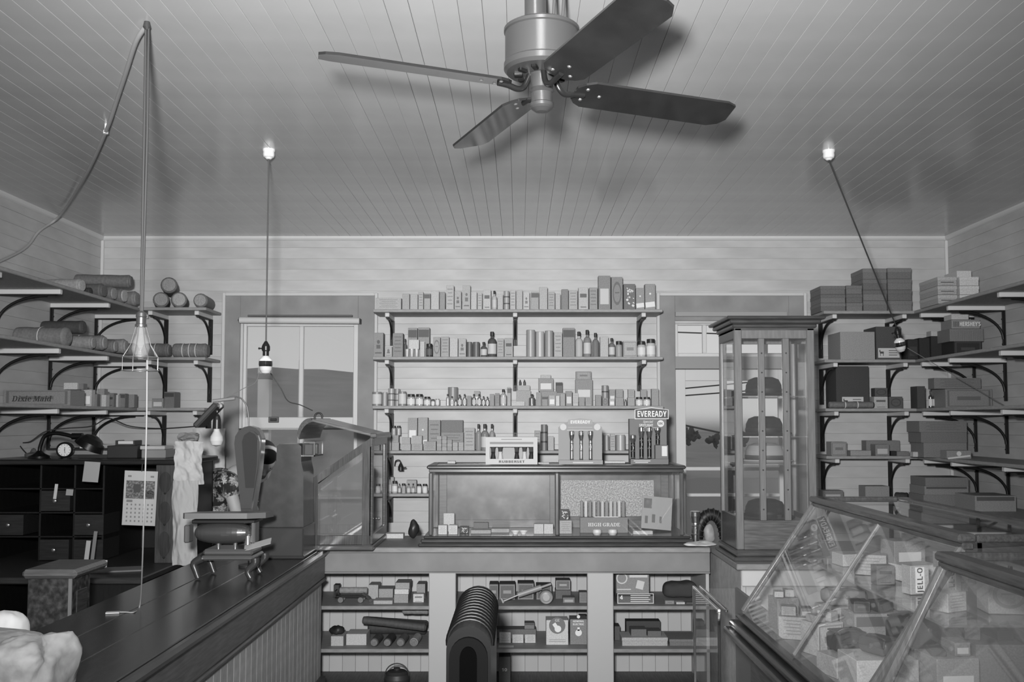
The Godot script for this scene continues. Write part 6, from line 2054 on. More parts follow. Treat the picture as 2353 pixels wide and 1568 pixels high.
func make_counter_goods() -> void:
	var y := hy(1070, SC_Z)
	var gl := "displays on the flat showcase"
	# brush display
	var z := 5.86
	var x0 := wx(1116, 1.45, z)
	var x1 := wx(1235, 1.45, z)
	var w := x1 - x0
	var h := hy(1005, z) - y
	var t := thing("brush_display", "pale brush display box with five brushes in its window", "display", Vector3((x0 + x1) / 2, y + 0.0005, -z), gl)
	var pm := gm(185, 0.6)
	var s := nb()
	var wy0 := h * 0.20
	var wy1 := h * 0.64
	bb(s, Vector3(-w / 2, 0, -0.004), Vector3(w / 2, wy0, 0.0))
	bb(s, Vector3(-w / 2, wy1, -0.004), Vector3(w / 2, h, 0.0))
	bb(s, Vector3(-w / 2, wy0, -0.004), Vector3(-w * 0.42, wy1, 0.0))
	bb(s, Vector3(w * 0.42, wy0, -0.004), Vector3(w / 2, wy1, 0.0))
	done(s, "front", pm, t)
	s = nb()
	bb(s, Vector3(-w / 2, 0, -0.1), Vector3(-w / 2 + 0.004, h, -0.004))
	bb(s, Vector3(w / 2 - 0.004, 0, -0.1), Vector3(w / 2, h, -0.004))
	bb(s, Vector3(-w / 2, 0, -0.104), Vector3(w / 2, h, -0.1))
	bb(s, Vector3(-w / 2 + 0.004, 0, -0.1), Vector3(w / 2 - 0.004, 0.004, -0.004))
	bb(s, Vector3(-w / 2 + 0.004, h - 0.004, -0.1), Vector3(w / 2 - 0.004, h, -0.004))
	done(s, "box", gm(165, 0.6), t)
	text(t, "RUBBERSET", 0.014, Vector3(0, h * 0.1, 0.0006), gm(70), "Droid Sans", true, 0.001, Basis(), 1.5)
	s = nb()
	bb(s, Vector3(-w * 0.2, h * 0.9, 0), Vector3(w * 0.2, h * 0.93, 0.0006))
	bb(s, Vector3(-w * 0.42, h * 0.74, 0), Vector3(w * 0.42, h * 0.82, 0.0006))
	done(s, "print", gm(140), t).set_meta("kind", "stuff")
	for k in 5:
		var bx: float = [-0.36, -0.22, 0.1, 0.25, 0.38][k] * w
		var b := thing("shaving_brush", "%s shaving brush, %s in the display window" % ["dark handled" if k % 2 == 0 else "pale handled", ORD[k]], "brush", Vector3((x0 + x1) / 2 + bx, y + 0.0048, -z - 0.045), "brushes in the display box")
		s = nb()
		lathe(s, [Vector2(0, 0), Vector2(0.014, 0), Vector2(0.016, 0.03), Vector2(0.011, 0.06), Vector2(0.013, 0.072)], Vector3.ZERO, 14)
		done(s, "handle", gm(45 if k % 2 == 0 else 200, 0.2), b)
		s = nb()
		lathe(s, [Vector2(0.012, 0.072), Vector2(0.013, 0.085), Vector2(0.019, 0.115), Vector2(0.012, 0.122), Vector2(0, 0.124)], Vector3.ZERO, 14)
		done(s, "bristles", gm(70, 0.9), b)
	# flashlight display, arched card
	z = 5.86
	x0 = wx(1284, 1.45, z)
	x1 = wx(1385, 1.45, z)
	w = x1 - x0
	h = hy(962, z) - y
	t = thing("flashlight_display", "arched grey flashlight display card with pale circles", "display", Vector3((x0 + x1) / 2, y + 0.0005, -z), gl)
	s = nb()
	var pg := PackedVector2Array([Vector2(-w / 2, 0), Vector2(w / 2, 0), Vector2(w / 2, h * 0.8), Vector2(w * 0.42, h * 0.88), Vector2(w * 0.29, h * 0.91), Vector2(w * 0.27, h * 0.97), Vector2(0, h), Vector2(-w * 0.27, h * 0.97), Vector2(-w * 0.29, h * 0.91), Vector2(-w * 0.42, h * 0.88), Vector2(-w / 2, h * 0.8)])
	prism(s, pg, 0.005, Transform3D(Basis(), Vector3(0, 0, -0.05)))
	bb(s, Vector3(-w / 2, 0, -0.047), Vector3(w / 2, h * 0.09, 0.0))
	done(s, "card", gm(138, 0.6), t)
	s = nb()
	prism(s, PackedVector2Array([Vector2(-w * 0.285, h * 0.87), Vector2(w * 0.285, h * 0.87), Vector2(w * 0.275, h * 0.965), Vector2(0, h * 0.992), Vector2(-w * 0.275, h * 0.965)]), 0.002, Transform3D(Basis(), Vector3(0, 0, -0.0464)))
	done(s, "name_panel", gm(150, 0.6), t)
	text(t, "EVEREADY", 0.019, Vector3(0, h * 0.92, -0.045), gm(225), "Droid Sans", true, 0.001, Basis(), 0.95)
	for sx in [-1.0, 1.0]:
		s = nb()
		lathe(s, [Vector2(0.02, 0), Vector2(0.02, 0.001), Vector2(0, 0.001)], Vector3(w * 0.39 * sx, h * 0.81, -0.0474), 24, Basis(Vector3(1, 0, 0), PI / 2))
		done(s, "pale_disc", gm(190, 0.6), t)
	s = nb()
	bb(s, Vector3(-w * 0.28, h * 0.8, -0.0475), Vector3(w * 0.28, h * 0.805, -0.0467))
	bb(s, Vector3(-w * 0.3, h * 0.735, -0.0475), Vector3(w * 0.3, h * 0.745, -0.0467))
	bb(s, Vector3(-w * 0.18, h * 0.03, 0), Vector3(w * 0.28, h * 0.05, 0.0006))
	done(s, "print", gm(195, 0.6), t).set_meta("kind", "stuff")
	for k in 3:
		flashlight("long chrome flashlight, %s upright in the arched display" % ORD[k], Vector3((x0 + x1) / 2 + [-0.054, 0.004, 0.062][k], y + h * 0.09 + 0.001, -z - 0.026), 0.178, 0.0115, false, "flashlights in the arched display")
	# spotlight display with pentagon sign
	x0 = wx(1449, 1.45, z)
	x1 = wx(1536, 1.45, z)
	w = x1 - x0
	h = hy(963, z) - y
	t = thing("spotlight_display", "grey spotlight display box topped by a pentagonal sign", "display", Vector3((x0 + x1) / 2, y + 0.0005, -z), gl)
	s = nb()
	bb(s, Vector3(-w / 2, 0, -0.12), Vector3(w / 2, h, -0.06), 0.002)
	bb(s, Vector3(-w / 2, 0, -0.06), Vector3(w / 2, h * 0.12, 0.0), 0.001)
	bb(s, Vector3(w * 0.16, h * 0.12, -0.06), Vector3(w / 2, h * 0.42, -0.01), 0.001)
	done(s, "box", gm(105, 0.6), t)
	s = nb()
	var sw := (wx(1542, 1.6, z) - wx(1463, 1.6, z)) / 2
	var sy0 := h - 0.002
	var sh := hy(936, z) - y - sy0
	var pent := PackedVector2Array([Vector2(-sw, 0), Vector2(sw, 0), Vector2(sw, sh * 0.8), Vector2(0, sh), Vector2(-sw, sh * 0.8)])
	prism(s, pent, 0.005, Transform3D(Basis(), Vector3(0.022, sy0, -0.058)))
	var sg := done(s, "sign", gm(205, 0.55), t)
	s = nb()
	var pent2 := PackedVector2Array([Vector2(-sw + 0.005, 0.005), Vector2(sw - 0.005, 0.005), Vector2(sw - 0.005, sh * 0.77), Vector2(0, sh - 0.006), Vector2(-sw + 0.005, sh * 0.77)])
	prism(s, pent2, 0.002, Transform3D(Basis(), Vector3(0.022, sy0, -0.0545)))
	done(s, "sign_face", gm(70, 0.6), sg)
	text(t, "EVEREADY", 0.036, Vector3(0.022, sy0 + sh * 0.43, -0.0528), gm(228), "Droid Sans", true, 0.001, Basis(), 0.75)
	text(t, "Special", 0.013, Vector3(0.0, h * 0.935, -0.0594), gm(220), "Droid Serif", false, 0.001, Basis(Vector3(1, 0, 0), Vector3(0.25, 1, 0), Vector3(0, 0, 1)))
	text(t, "SPOTLIGHT", 0.016, Vector3(-0.012, h * 0.855, -0.0594), gm(215), "Droid Sans", true, 0.001, Basis(), 0.72)
	s = nb()
	lathe(s, [Vector2(0.021, 0), Vector2(0.021, 0.001), Vector2(0, 0.001)], Vector3(0.078, h * 0.895, -0.06), 24, Basis(Vector3(1, 0, 0), PI / 2))
	var disc := done(s, "price_disc", gm(205, 0.6), t)
	text(disc, "59¢", 0.015, Vector3(0.078, h * 0.895, -0.0588), gm(60), "Droid Sans", true, 0.0008, Basis(), 0.85)
	s = nb()
	bb(s, Vector3(w * 0.33, h * 0.18, -0.01), Vector3(w * 0.47, h * 0.40, -0.0092))
	bb(s, Vector3(-w * 0.42, h * 0.07, 0), Vector3(w * 0.02, h * 0.085, 0.0006))
	bb(s, Vector3(-w * 0.38, h * 0.035, 0), Vector3(-w * 0.04, h * 0.05, 0.0006))
	bb(s, Vector3(-w * 0.18, h * 0.80, -0.06), Vector3(w * 0.28, h * 0.806, -0.0592))
	done(s, "print", gm(205, 0.6), t).set_meta("kind", "stuff")
	for k in 4:
		var fy: float = y + h * 0.12 + 0.001 if k < 3 else y + h * 0.42 + 0.001
		flashlight("dark gripped spotlight, %s in the pentagon sign display" % ORD[k], Vector3((x0 + x1) / 2 + [-0.098, -0.045, 0.003, 0.055][k], fy, -z - 0.032), [0.145, 0.195, 0.195, 0.105][k], 0.0135, true, "spotlights in the pentagon sign display")
	# low cards on the glass
	for q in [[1028, 1046, 1060, 5.95, "small pale card lying on the showcase glass"], [1237, 1262, 1064, 5.9, "low white box beside the brush display"], [1390, 1437, 1060, 5.98, "low pale box between the flashlight displays"]]:
		var a := wx(q[0], 1.35, q[3])
		var b := wx(q[1], 1.35, q[3])
		carton("goods_box", q[4], Vector3((a + b) / 2, y + 0.0005, -q[3] - 0.03), b - a, maxf(hy(q[2], q[3]) - y, 0.01), 0.05, 190, 0, gl)
	make_showcase_goods()
	make_under_counter()
	# things between showcase and hat cabinet
	var p := at(1592, 1249, 5.72)
	flashlight("tall chrome flashlight standing at the showcase end", Vector3(p.x + 0.03, CT + 0.001, -5.80), 0.2, 0.022, false, "")
	s = nb()
	var cc := Vector3(wx(1632, 0.95, 5.95), CT + 0.001, -5.92)
	var fp := []
	for k in 13:
		var a := PI * k / 12
		fp.append(Vector3(cos(a) * 0.085, 0.02 + sin(a) * 0.15, 0))
	t = thing("black_bellows", "black ribbed curved rubber bulb horn behind the showcase", "horn", cc)
	tube(s, fp, 0.035, 12)
	for q in fp:
		pass
	done(s, "bellows", gm(22, 0.5), t)
	s = nb()
	for k in 12:
		var a := PI * (k + 0.5) / 12
		var ring := []
		for i in 13:
			var b := TAU * i / 12
			var rad := 0.037
			ring.append(Vector3(cos(a) * (0.085 + cos(b) * rad), 0.02 + sin(a) * (0.15 + cos(b) * rad), sin(b) * rad))
		tube(s, ring, 0.004, 5)
	done(s, "ribs", gm(55, 0.5), t)
	s = nb()
	blob(s, Vector3(-0.02, 0.06, 0.05), Vector3(0.07, 0.12, 0.05), 0.015, 0.8, 4, 12)
	done(s, "pale_mount", gm(150, 0.5), t)
	s = nb()
	blob(s, Vector3(0, 0.012, 0), Vector3(0.2, 0.03, 0.12), 0.02, 0.6, 9, 12)
	var o := done(s, "crumpled_paper", gm(205, 0.8))
	o.position = Vector3(wx(1608, 0.9, 5.64), CT + 0.012, -5.64)
	tag(o, "crumpled white paper on the counter beside the hat cabinet", "paper")
	# things on the far end of the back counter
	carton("goods_box", "flat white box on the counter under the lowest shelf", Vector3(wx(905, 0.9, 6.15), CT + 0.0005, -6.15), 0.13, 0.03, 0.08, 205, 0, "")
	s = nb()
	blob(s, Vector3(0, 0.05, 0), Vector3(0.06, 0.13, 0.06), 0.02, 0.7, 3, 12)
	o = done(s, "iron_stand", gm(40, 0.4))
	o.position = Vector3(wx(950, 0.9, 6.12), CT + 0.012, -6.12)
	tag(o, "small black iron gadget beside the flat showcase", "gadget")
	# heater on the floor in front of the counter
	make_heater()
	# parcel and paper on the long counter
	t = thing("paper_parcel", "creased white paper parcel with dark print on the long counter", "parcel", Vector3(-1.37, CT + 0.012, -2.5))
	s = nb()
	blob(s, Vector3(-0.06, 0.085, 0), Vector3(0.30, 0.165, 0.34), 0.022, 0.6, 6, 34, 0.22)
	blob(s, Vector3(0.13, 0.09, 0.0), Vector3(0.13, 0.17, 0.26), 0.035, 0.9, 16, 24, 0.5, Basis(Vector3(0, 0, 1), -0.12))
	done(s, "wrapping", gm(168, 0.75, 0, "paper", Vector3(3, 3, 3)), t)
	s = nb()
	for q in [[-0.15, 0.02, 0.11], [-0.04, 0.014, 0.12], [0.04, 0.05, 0.035]]:
		box(s, Vector3(q[0], 0.12, 0.172), Vector3(q[1], q[2], 0.004), Basis(Vector3(0, 0, 1), 0.15))
	done(s, "print", gm(60, 0.8), t).set_meta("kind", "stuff")
	s = nb()
	blob(s, Vector3(0, 0.075, 0), Vector3(0.13, 0.16, 0.12), 0.02, 0.5, 8, 20, 0.8)
	o = done(s, "paper_bag", gm(215, 0.8))
	o.position = Vector3(-1.575, CT + 0.003, -2.98)
	tag(o, "small rounded white paper bag behind the parcel", "bag")

func make_heater() -> void:
	var t := thing("iron_heater", "narrow black cast iron heater with ribbed rounded top", "heater")
	var zf := -3.17
	var zb := -3.95
	var xc := -0.165
	var hw := 0.073
	var top := hy(1440, 3.17)
	var pr := PackedVector2Array([Vector2(-hw, 0.12), Vector2(hw, 0.12), Vector2(hw, top - hw)])
	for i in range(1, 12):
		var a := PI * i / 12
		pr.append(Vector2(cos(a) * hw, top - hw + sin(a) * hw))
	pr.append(Vector2(-hw, top - hw))
	var iron := gm(14, 0.35, 0.0, "", Vector3(4, 4, 4), 0.4)
	var s := nb()
	prism(s, pr, zf - zb, Transform3D(Basis(), Vector3(xc, 0, (zf + zb) / 2)))
	done(s, "body", iron, t)
	for k in 12:
		s = nb()
		var z := zf - 0.10 - k * 0.055
		var arc := []
		for i in 17:
			var a := -0.15 + (PI + 0.3) * i / 16
			arc.append(Vector3(xc + cos(a) * (hw + 0.002), top - hw + sin(a) * (hw + 0.002), z))
		tube(s, arc, 0.008, 8)
		done(s, "rib", iron, t)
	# bevelled front plate; shade of its slot is a near-black raised panel
	s = nb()
	var p2 := PackedVector2Array()
	for q in pr:
		p2.append(Vector2(q.x * 0.86, (q.y - top * 0.5) * 0.93 + top * 0.5))
	prism(s, p2, 0.02, Transform3D(Basis(), Vector3(xc, 0, zf + 0.01)))
	var pl := done(s, "front_plate", gm(11, 0.75, 0.0, "", Vector3(4, 4, 4), 0.25), t)
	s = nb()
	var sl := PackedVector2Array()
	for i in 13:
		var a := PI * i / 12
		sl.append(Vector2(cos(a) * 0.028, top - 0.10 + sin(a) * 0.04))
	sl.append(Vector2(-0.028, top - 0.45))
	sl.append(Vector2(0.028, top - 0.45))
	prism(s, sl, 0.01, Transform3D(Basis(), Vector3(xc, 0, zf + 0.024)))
	done(s, "slot_shade_panel", gm(5, 0.9, 0.0, "", Vector3(4, 4, 4), 0.15), pl)
	for q in [[-hw + 0.02, zf - 0.05], [hw - 0.02, zf - 0.05], [-hw + 0.02, zb + 0.05], [hw - 0.02, zb + 0.05]]:
		s = nb()
		lathe(s, [Vector2(0, 0), Vector2(0.02, 0), Vector2(0.012, 0.03), Vector2(0.016, 0.125)], Vector3(xc + q[0], 0, q[1]), 10)
		done(s, "leg", iron, t)

func sc_box(label: String, x0: float, x1: float, top: float, z: float, v: float, style := 0, d := 0.06, foot := -1.0) -> Node3D:
	var yb := sc_y0 if foot < 0 else hy(foot, z)
	var yt := hy(top, z)
	var a := wx(x0, yb, z)
	var b := wx(x1, yb, z)
	return carton("goods_box", label, Vector3((a + b) / 2, yb + 0.0006, -z - d / 2), b - a, yt - yb, d, v, style, "goods inside the flat showcase")

func make_showcase_goods() -> void:
	sc_box("white square box at the end of the showcase floor", 1007, 1027, 1208, 5.80, 215, 3)
	sc_box("white square box beside its twin in the showcase", 1031, 1051, 1208, 5.80, 212, 3)
	sc_box("tall pale double card behind the white square boxes", 1019, 1044, 1180, 5.95, 205, 0, 0.03)
	sc_box("black trinket block with pale specks in the showcase", 1056, 1077, 1211, 5.86, 40, 6, 0.05)
	sc_box("long low grey tray in the middle of the showcase", 1082, 1128, 1219, 5.84, 165, 0, 0.1)
	sc_box("pale low tray next to the long grey tray", 1129, 1170, 1216, 5.9, 175, 3, 0.1)
	sc_box("dark grey box far back behind the low trays", 1088, 1122, 1202, 6.05, 110, 0, 0.05)
	sc_box("pale square box by the showcase divider", 1227, 1249, 1205, 5.83, 200, 0)
	sc_box("pale square box touching the showcase divider post", 1250, 1271, 1205, 5.83, 204, 0)
	for k in 2:
		var x := wx([1184, 1203][k], 0.9, 5.82)
		var t := thing("small_dish", "small white dish, %s from the showcase divider" % ORD[1 - k], "dish", Vector3(x, sc_y0 + 0.0005, -5.82), "goods inside the flat showcase")
		var s := nb()
		lathe(s, [Vector2(0, 0), Vector2(0.014, 0), Vector2(0.015, 0.004), Vector2(0.025, 0.02), Vector2(0.023, 0.02), Vector2(0.013, 0.006), Vector2(0, 0.005)], Vector3.ZERO, 20)
		done(s, "dish", gm(235, 0.15), t)
	# beyond the divider
	sc_box("fanned pile of pale packets beside the divider", 1286, 1314, 1197, 5.84, 175, 3, 0.08)
	var c := sc_box("black card with white script standing on the packets", 1286, 1308, 1171, 5.86, 35, 6, 0.01, 1196.5)
	var t := sc_box("comb display box with pale lettering in the showcase", 1333, 1443, 1190, 5.88, 125, 0, 0.04)
	var w := wx(1443, 1.0, 5.88) - wx(1333, 1.0, 5.88)
	text(t, "HIGH GRADE", 0.02, Vector3(0.0, 0.05, 0.0205), gm(215), "Droid Serif", true, 0.001, Basis(), 1.05)
	var s := nb()
	bb(s, Vector3(-w * 0.2, 0.095, 0.02), Vector3(w * 0.3, 0.1, 0.0206))
	done(s, "print", gm(205), t).set_meta("kind", "stuff")
	for k in 11:
		var x := wx(1333 + k * 9.6, 1.0, 5.9)
		s = nb()
		var y0 := hy(1190, 5.88)
		bb(s, Vector3(-0.009, 0.0, -0.004), Vector3(0.009, 0.1, 0.004), 0.003)
		var o := done(s, "comb", gm([110, 185, 105, 160, 110, 175, 120, 170, 150, 180, 115][k], 0.3))
		o.position = Vector3(x + 0.01, y0 + 0.001, -5.9)
		tag(o, "%s upright comb, %s from the divider in the comb display" % [tone([110, 185, 105, 160, 110, 175, 120, 170, 150, 180, 115][k]), ORD[k]], "comb", "combs in the comb display")
	for k in 2:
		var x := wx([1372, 1408][k], 0.9, 5.79)
		s = nb()
		lathe(s, [Vector2(0, 0), Vector2(0.018, 0), Vector2(0.026, 0.014), Vector2(0.024, 0.03), Vector2(0.014, 0.034), Vector2(0, 0.034)], Vector3.ZERO, 18, Basis(), 1.1, 0.8)
		var o := done(s, "powder_puff", gm(220, 0.5))
		o.position = Vector3(x, sc_y0 + 0.0005, -5.79)
		tag(o, "round white puff, %s in front of the comb display" % ORD[k], "puff", "goods inside the flat showcase")
	# tilted picture card and folding case
	t = thing("picture_card", "leaning grey picture card at the end of the showcase", "card", Vector3(wx(1511, 0.95, 5.86), sc_y0 + 0.012, -5.93), "goods inside the flat showcase", 0.12)
	var bs := Basis(Vector3(0, 0, 1), -0.1) * Basis(Vector3(1, 0, 0), -0.15)
	s = nb()
	box(s, bs * Vector3(0, 0.105, 0), Vector3(0.19, 0.2, 0.006), bs, 0.001)
	done(s, "card", gm(150, 0.5), t)
	s = nb()
	for q in [[-0.06, 0.16, 0.05, 0.06], [-0.02, 0.07, 0.02, 0.05], [-0.065, 0.06, 0.018, 0.045], [0.025, 0.065, 0.014, 0.04]]:
		box(s, bs * Vector3(q[0], q[1], 0.0034), Vector3(q[2], q[3], 0.001), bs)
	done(s, "print", gm(90, 0.6), t).set_meta("kind", "stuff")
	sc_box("low white tray before the leaning picture card", 1455, 1500, 1221, 5.8, 190, 0, 0.05)
	# speckled poster sheet against the back doors
	s = nb()
	var a := at(1288, 1104, 6.13)
	var b := at(1503, 1187, 6.13)
	bb(s, Vector3(a.x, b.y, -6.132), Vector3(b.x, a.y, -6.13))
	tag(done(s, "marbled_paper", gm(212, 0.6, 0, "speckle", Vector3(3, 3, 3))), "large speckled pale paper pinned inside the showcase back", "paper")

func uc(label: String, x0: float, x1: float, top: float, z: float, shelf_y: float, v: float, style := 0, d := 0.1, foot := -1.0, lid := -1.0) -> Node3D:
	var yb := shelf_y if foot < 0 else hy(foot, z)
	var yt := hy(top, z)
	var a := wx(x0, yb, z)
	var b := wx(x1, yb, z)
	var p := Vector3((a + b) / 2, yb + 0.0006, -z - d / 2)
	if lid > 0:
		return lidded_box(label, p, b - a - 0.004, yt - yb, d, v, lid, "goods under the back counter")
	return carton("goods_box", label, p, b - a - 0.001, yt - yb, d, v, style, "goods under the back counter")

func make_under_counter() -> void:
	var A := hy(1394, 5.72)
	var B := hy(1493, 5.72)
	var C := 0.001
	# first bay
	uc("pale box with dark lid beside the metal gadgets", 846, 869, 1345, 5.95, A, 172, 0, 0.12)
	uc("wide pale box with dark lid in the first bay", 870, 903, 1354, 5.93, A, 160, 0, 0.12)
	uc("grey bottom box of the stack in the first bay", 905, 938, 1367, 5.82, A, 150, 0, 0.14)
	uc("white middle box of the stack in the first bay", 906, 939, 1355, 5.83, A, 205, 0, 0.14, 1366.6)
	uc("pale top box of the stack in the first bay", 908, 941, 1340, 5.85, A, 160, 0, 0.14, 1354.5)
	uc("grey box standing at the first post", 957, 977, 1343, 5.95, A, 150, 0, 0.12)
	uc("small white printed box before the first post", 949, 974, 1366, 5.84, A, 200, 7, 0.05)
	uc("low pale tray before the lidded boxes", 858, 902, 1381, 5.78, A, 170, 0, 0.1)
	var t := thing("roller_skate", "dark metal roller skate lying under the counter", "skate", Vector3(wx(812, 0.5, 5.86), A + 0.001, -5.86))
	var s := nb()
	bb(s, Vector3(-0.1, 0.03, -0.03), Vector3(0.08, 0.038, 0.03), 0.002)
	bb(s, Vector3(-0.11, 0.03, -0.03), Vector3(-0.1, 0.07, 0.03), 0.002)
	done(s, "plate", gm(70, 0.3, 0.7), t)
	for q in [[-0.07, 0.036], [0.05, 0.036], [-0.07, -0.036], [0.05, -0.036]]:
		s = nb()
		lathe(s, [Vector2(0, -0.01), Vector2(0.016, -0.01), Vector2(0.018, 0), Vector2(0.016, 0.01), Vector2(0, 0.01)], Vector3(q[0], 0.018, q[1]), 14, Basis(Vector3(1, 0, 0), PI / 2))
		done(s, "wheel", gm(150, 0.25, 0.7), t)
	s = nb()
	tube(s, [Vector3(0.06, 0.045, 0.0), Vector3(0.1, 0.025, 0.02), Vector3(0.11, 0.014, 0.04)], 0.012, 8)
	done(s, "toe_clamp", gm(200, 0.2, 0.9), t)
	roll("metal_tube", "shiny metal tube lying behind the roller skate", Vector3(wx(780, 0.5, 6.0), A + 0.045, -6.0), Vector3(wx(845, 0.5, 6.0), A + 0.045, -6.0), 0.02, 150, "goods under the back counter")
	uc("dark upright box at the counter end", 766, 779, 1345, 6.0, A, 55, 0, 0.06)
	uc("white box at the counter end on the middle shelf", 760, 789, 1463, 5.80, B, 180, 0, 0.12)
	uc("wide white box on the middle shelf of the first bay", 795, 842, 1458, 5.82, B, 190, 0, 0.14)
	s = nb()
	blob(s, Vector3.ZERO, Vector3(0.09, 0.05, 0.08), 0.03, 0.9, 2, 12)
	var o := done(s, "dark_tool", gm(40, 0.5))
	o.position = Vector3(wx(775, 0.3, 5.86), hy(1463, 5.82) + 0.024, -5.87)
	tag(o, "dark iron tool heaped on the white end box", "tool")
	for k in 3:
		roll("dark_gloves", "limp dark glove bundle, %s from the front across the knife handles" % ORD[k], Vector3(wx(836, 0.35, 5.98), B + 0.128 - 0.01 * k, -5.93 - 0.05 * k), Vector3(wx(978, 0.35, 5.92), B + 0.082, -5.93 - 0.05 * k), 0.024, [78, 60, 70][k], "goods under the back counter", 0, 60)
	roll("dark_gloves", "lower dark bundle under the long glove bundle", Vector3(wx(842, 0.35, 6.03), B + 0.045, -6.10), Vector3(wx(978, 0.35, 6.03), B + 0.04, -6.10), 0.038, 65, "goods under the back counter")
	for k in 4:
		var x := wx(862 + k * 30, 0.3, 5.82)
		roll("knife_bundle", "dark bundle of knife handles, %s along the middle shelf" % ORD[k], Vector3(x + 0.012, B + 0.03, -5.92), Vector3(x, B + 0.026, -5.78), 0.026, [70, 50, 90, 150][k], "goods under the back counter", 0, 120)
	roll("oilcloth_roll", "pale rounded roll slung beneath the upper shelf", Vector3(wx(922, 0.45, 5.9), A - 0.058, -5.95), Vector3(wx(984, 0.45, 5.9), A - 0.06, -5.95), 0.034, 150, "goods under the back counter")
	s = nb()
	lathe(s, [Vector2(0, 0), Vector2(0.05, 0), Vector2(0.075, 0.03), Vector2(0.078, 0.06), Vector2(0.068, 0.085), Vector2(0.07, 0.09), Vector2(0.055, 0.102), Vector2(0.018, 0.108), Vector2(0.02, 0.12), Vector2(0, 0.124)], Vector3.ZERO, 22)
	tube(s, bez(Vector3(-0.072, 0.07, 0), Vector3(-0.07, 0.17, 0), Vector3(0.07, 0.17, 0), Vector3(0.072, 0.07, 0), 12), 0.004, 6)
	o = done(s, "iron_pot", gm(50, 0.5))
	o.position = Vector3(wx(912, 0.1, 5.85), C, -5.85)
	tag(o, "dark lidded iron pot on the floor of the first bay", "pot")
	# middle bay
	for k in 4:
		var q: Array = [[1124, 1145, 1343], [1147, 1184, 1343], [1189, 1227, 1341], [1232, 1268, 1346]][k]
		uc("dark framed tin carton, %s from the first post" % ORD[k], q[0], q[1], q[2], 5.92, A, 95, 9, 0.12)
	t = thing("bug_sprayer", "pale hand sprayer with round tank lying aslant in the middle bay", "sprayer", Vector3(wx(1255, 0.5, 5.80), A + 0.001, -5.80))
	s = nb()
	lathe(s, [Vector2(0, -0.03), Vector2(0.036, -0.03), Vector2(0.04, -0.024), Vector2(0.04, 0.024), Vector2(0.036, 0.03), Vector2(0.03, 0.027), Vector2(0.02, 0.031), Vector2(0, 0.031)], Vector3(0, 0.041, 0.0), 24, Basis(Vector3(1, 0, 0), PI / 2))
	done(s, "tank", gm(150, 0.4, 0.2), t)
	s = nb()
	tube(s, [Vector3(-0.17, 0.05, 0.0), Vector3(-0.03, 0.095, -0.01)], 0.017, 14)
	tube(s, [Vector3(-0.03, 0.095, -0.01), Vector3(0.03, 0.115, -0.01)], 0.008, 10)
	done(s, "pump", gm(140, 0.5, 0.1), t)
	s = nb()
	tube(s, [Vector3(-0.26, 0.012, 0.0), Vector3(-0.17, 0.05, 0.0)], 0.006, 8)
	box(s, Vector3(-0.262, 0.018, 0), Vector3(0.012, 0.034, 0.016), Basis(Vector3(0, 0, 1), 0.4), 0.003)
	done(s, "plunger", gm(150, 0.4, 0.3), t)
	uc("striped small box at the second post", 1331, 1350, 1362, 5.82, A, 120, 3, 0.08)
	uc("small box with two pale panels near the second post", 1293, 1321, 1374, 5.82, A, 110, 1, 0.08)
	uc("dark box under the arrow label box", 1276, 1312, 1357, 5.95, A, 90, 0, 0.1)
	uc("flat box with arrow label topping the stack", 1277, 1311, 1334, 5.96, A, 105, 9, 0.1, 1356.5)
	for k in 3:
		var q: Array = [[1147, 1174, 1454], [1177, 1203, 1459], [1206, 1231, 1459]][k]
		uc("white printed packet, %s leaning on the brown box" % ORD[k], q[0], q[1], q[2], 5.88, B, 195, 3, 0.02)
	uc("brown box behind the white printed packets", 1140, 1232, 1447, 6.0, B, 110, 0, 0.1)
	uc("small grey box on the brown box in the middle bay", 1205, 1228, 1433, 6.0, B, 125, 2, 0.08, 1446.6)
	uc("low white box before the printed packets", 1145, 1181, 1491, 5.77, B, 205, 0, 0.05)
	t = uc("tall white lamp carton with round dark emblem", 1255, 1306, 1426, 5.83, B, 205, 0, 0.12)
	s = nb()
	lathe(s, [Vector2(0.049, 0), Vector2(0.049, 0.0008), Vector2(0, 0.0008)], Vector3(0, 0.115, 0.06), 28, Basis(Vector3(1, 0, 0), PI / 2))
	var em := done(s, "emblem", gm(105, 0.6), t)
	s = nb()
	lathe(s, [Vector2(0.02, 0), Vector2(0.02, 0.0008), Vector2(0, 0.0008)], Vector3(0.004, 0.095, 0.061), 20, Basis(Vector3(1, 0, 0), PI / 2))
	box(s, Vector3(-0.012, 0.115, 0.0612), Vector3(0.022, 0.03, 0.0008), Basis(Vector3(0, 0, 1), 0.6))
	done(s, "bulb_print", gm(215, 0.6), em)
	text(em, "GE", 0.014, Vector3(0, 0.145, 0.0612), gm(205), "Droid Serif", true, 0.0006)
	s = nb()
	bb(s, Vector3(-0.05, 0.018, 0.06), Vector3(0.05, 0.022, 0.0606))
	bb(s, Vector3(-0.05, 0.03, 0.06), Vector3(0.05, 0.033, 0.0606))
	done(s, "print", gm(140), t).set_meta("kind", "stuff")
	t = uc("grey lamp carton with white lettering and disc", 1310, 1349, 1424, 5.84, B, 130, 0, 0.12)
	text(t, "GENERAL", 0.011, Vector3(0, 0.138, 0.0604), gm(225), "Droid Sans", true, 0.0006, Basis(), 1.0)
	text(t, "ELECTRIC", 0.011, Vector3(0, 0.120, 0.0604), gm(225), "Droid Sans", true, 0.0006, Basis(), 1.0)
	s = nb()
	lathe(s, [Vector2(0.02, 0), Vector2(0.02, 0.0008), Vector2(0, 0.0008)], Vector3(0, 0.07, 0.06), 20, Basis(Vector3(1, 0, 0), PI / 2))
	box(s, Vector3(0, 0.092, 0.0604), Vector3(0.014, 0.02, 0.0008))
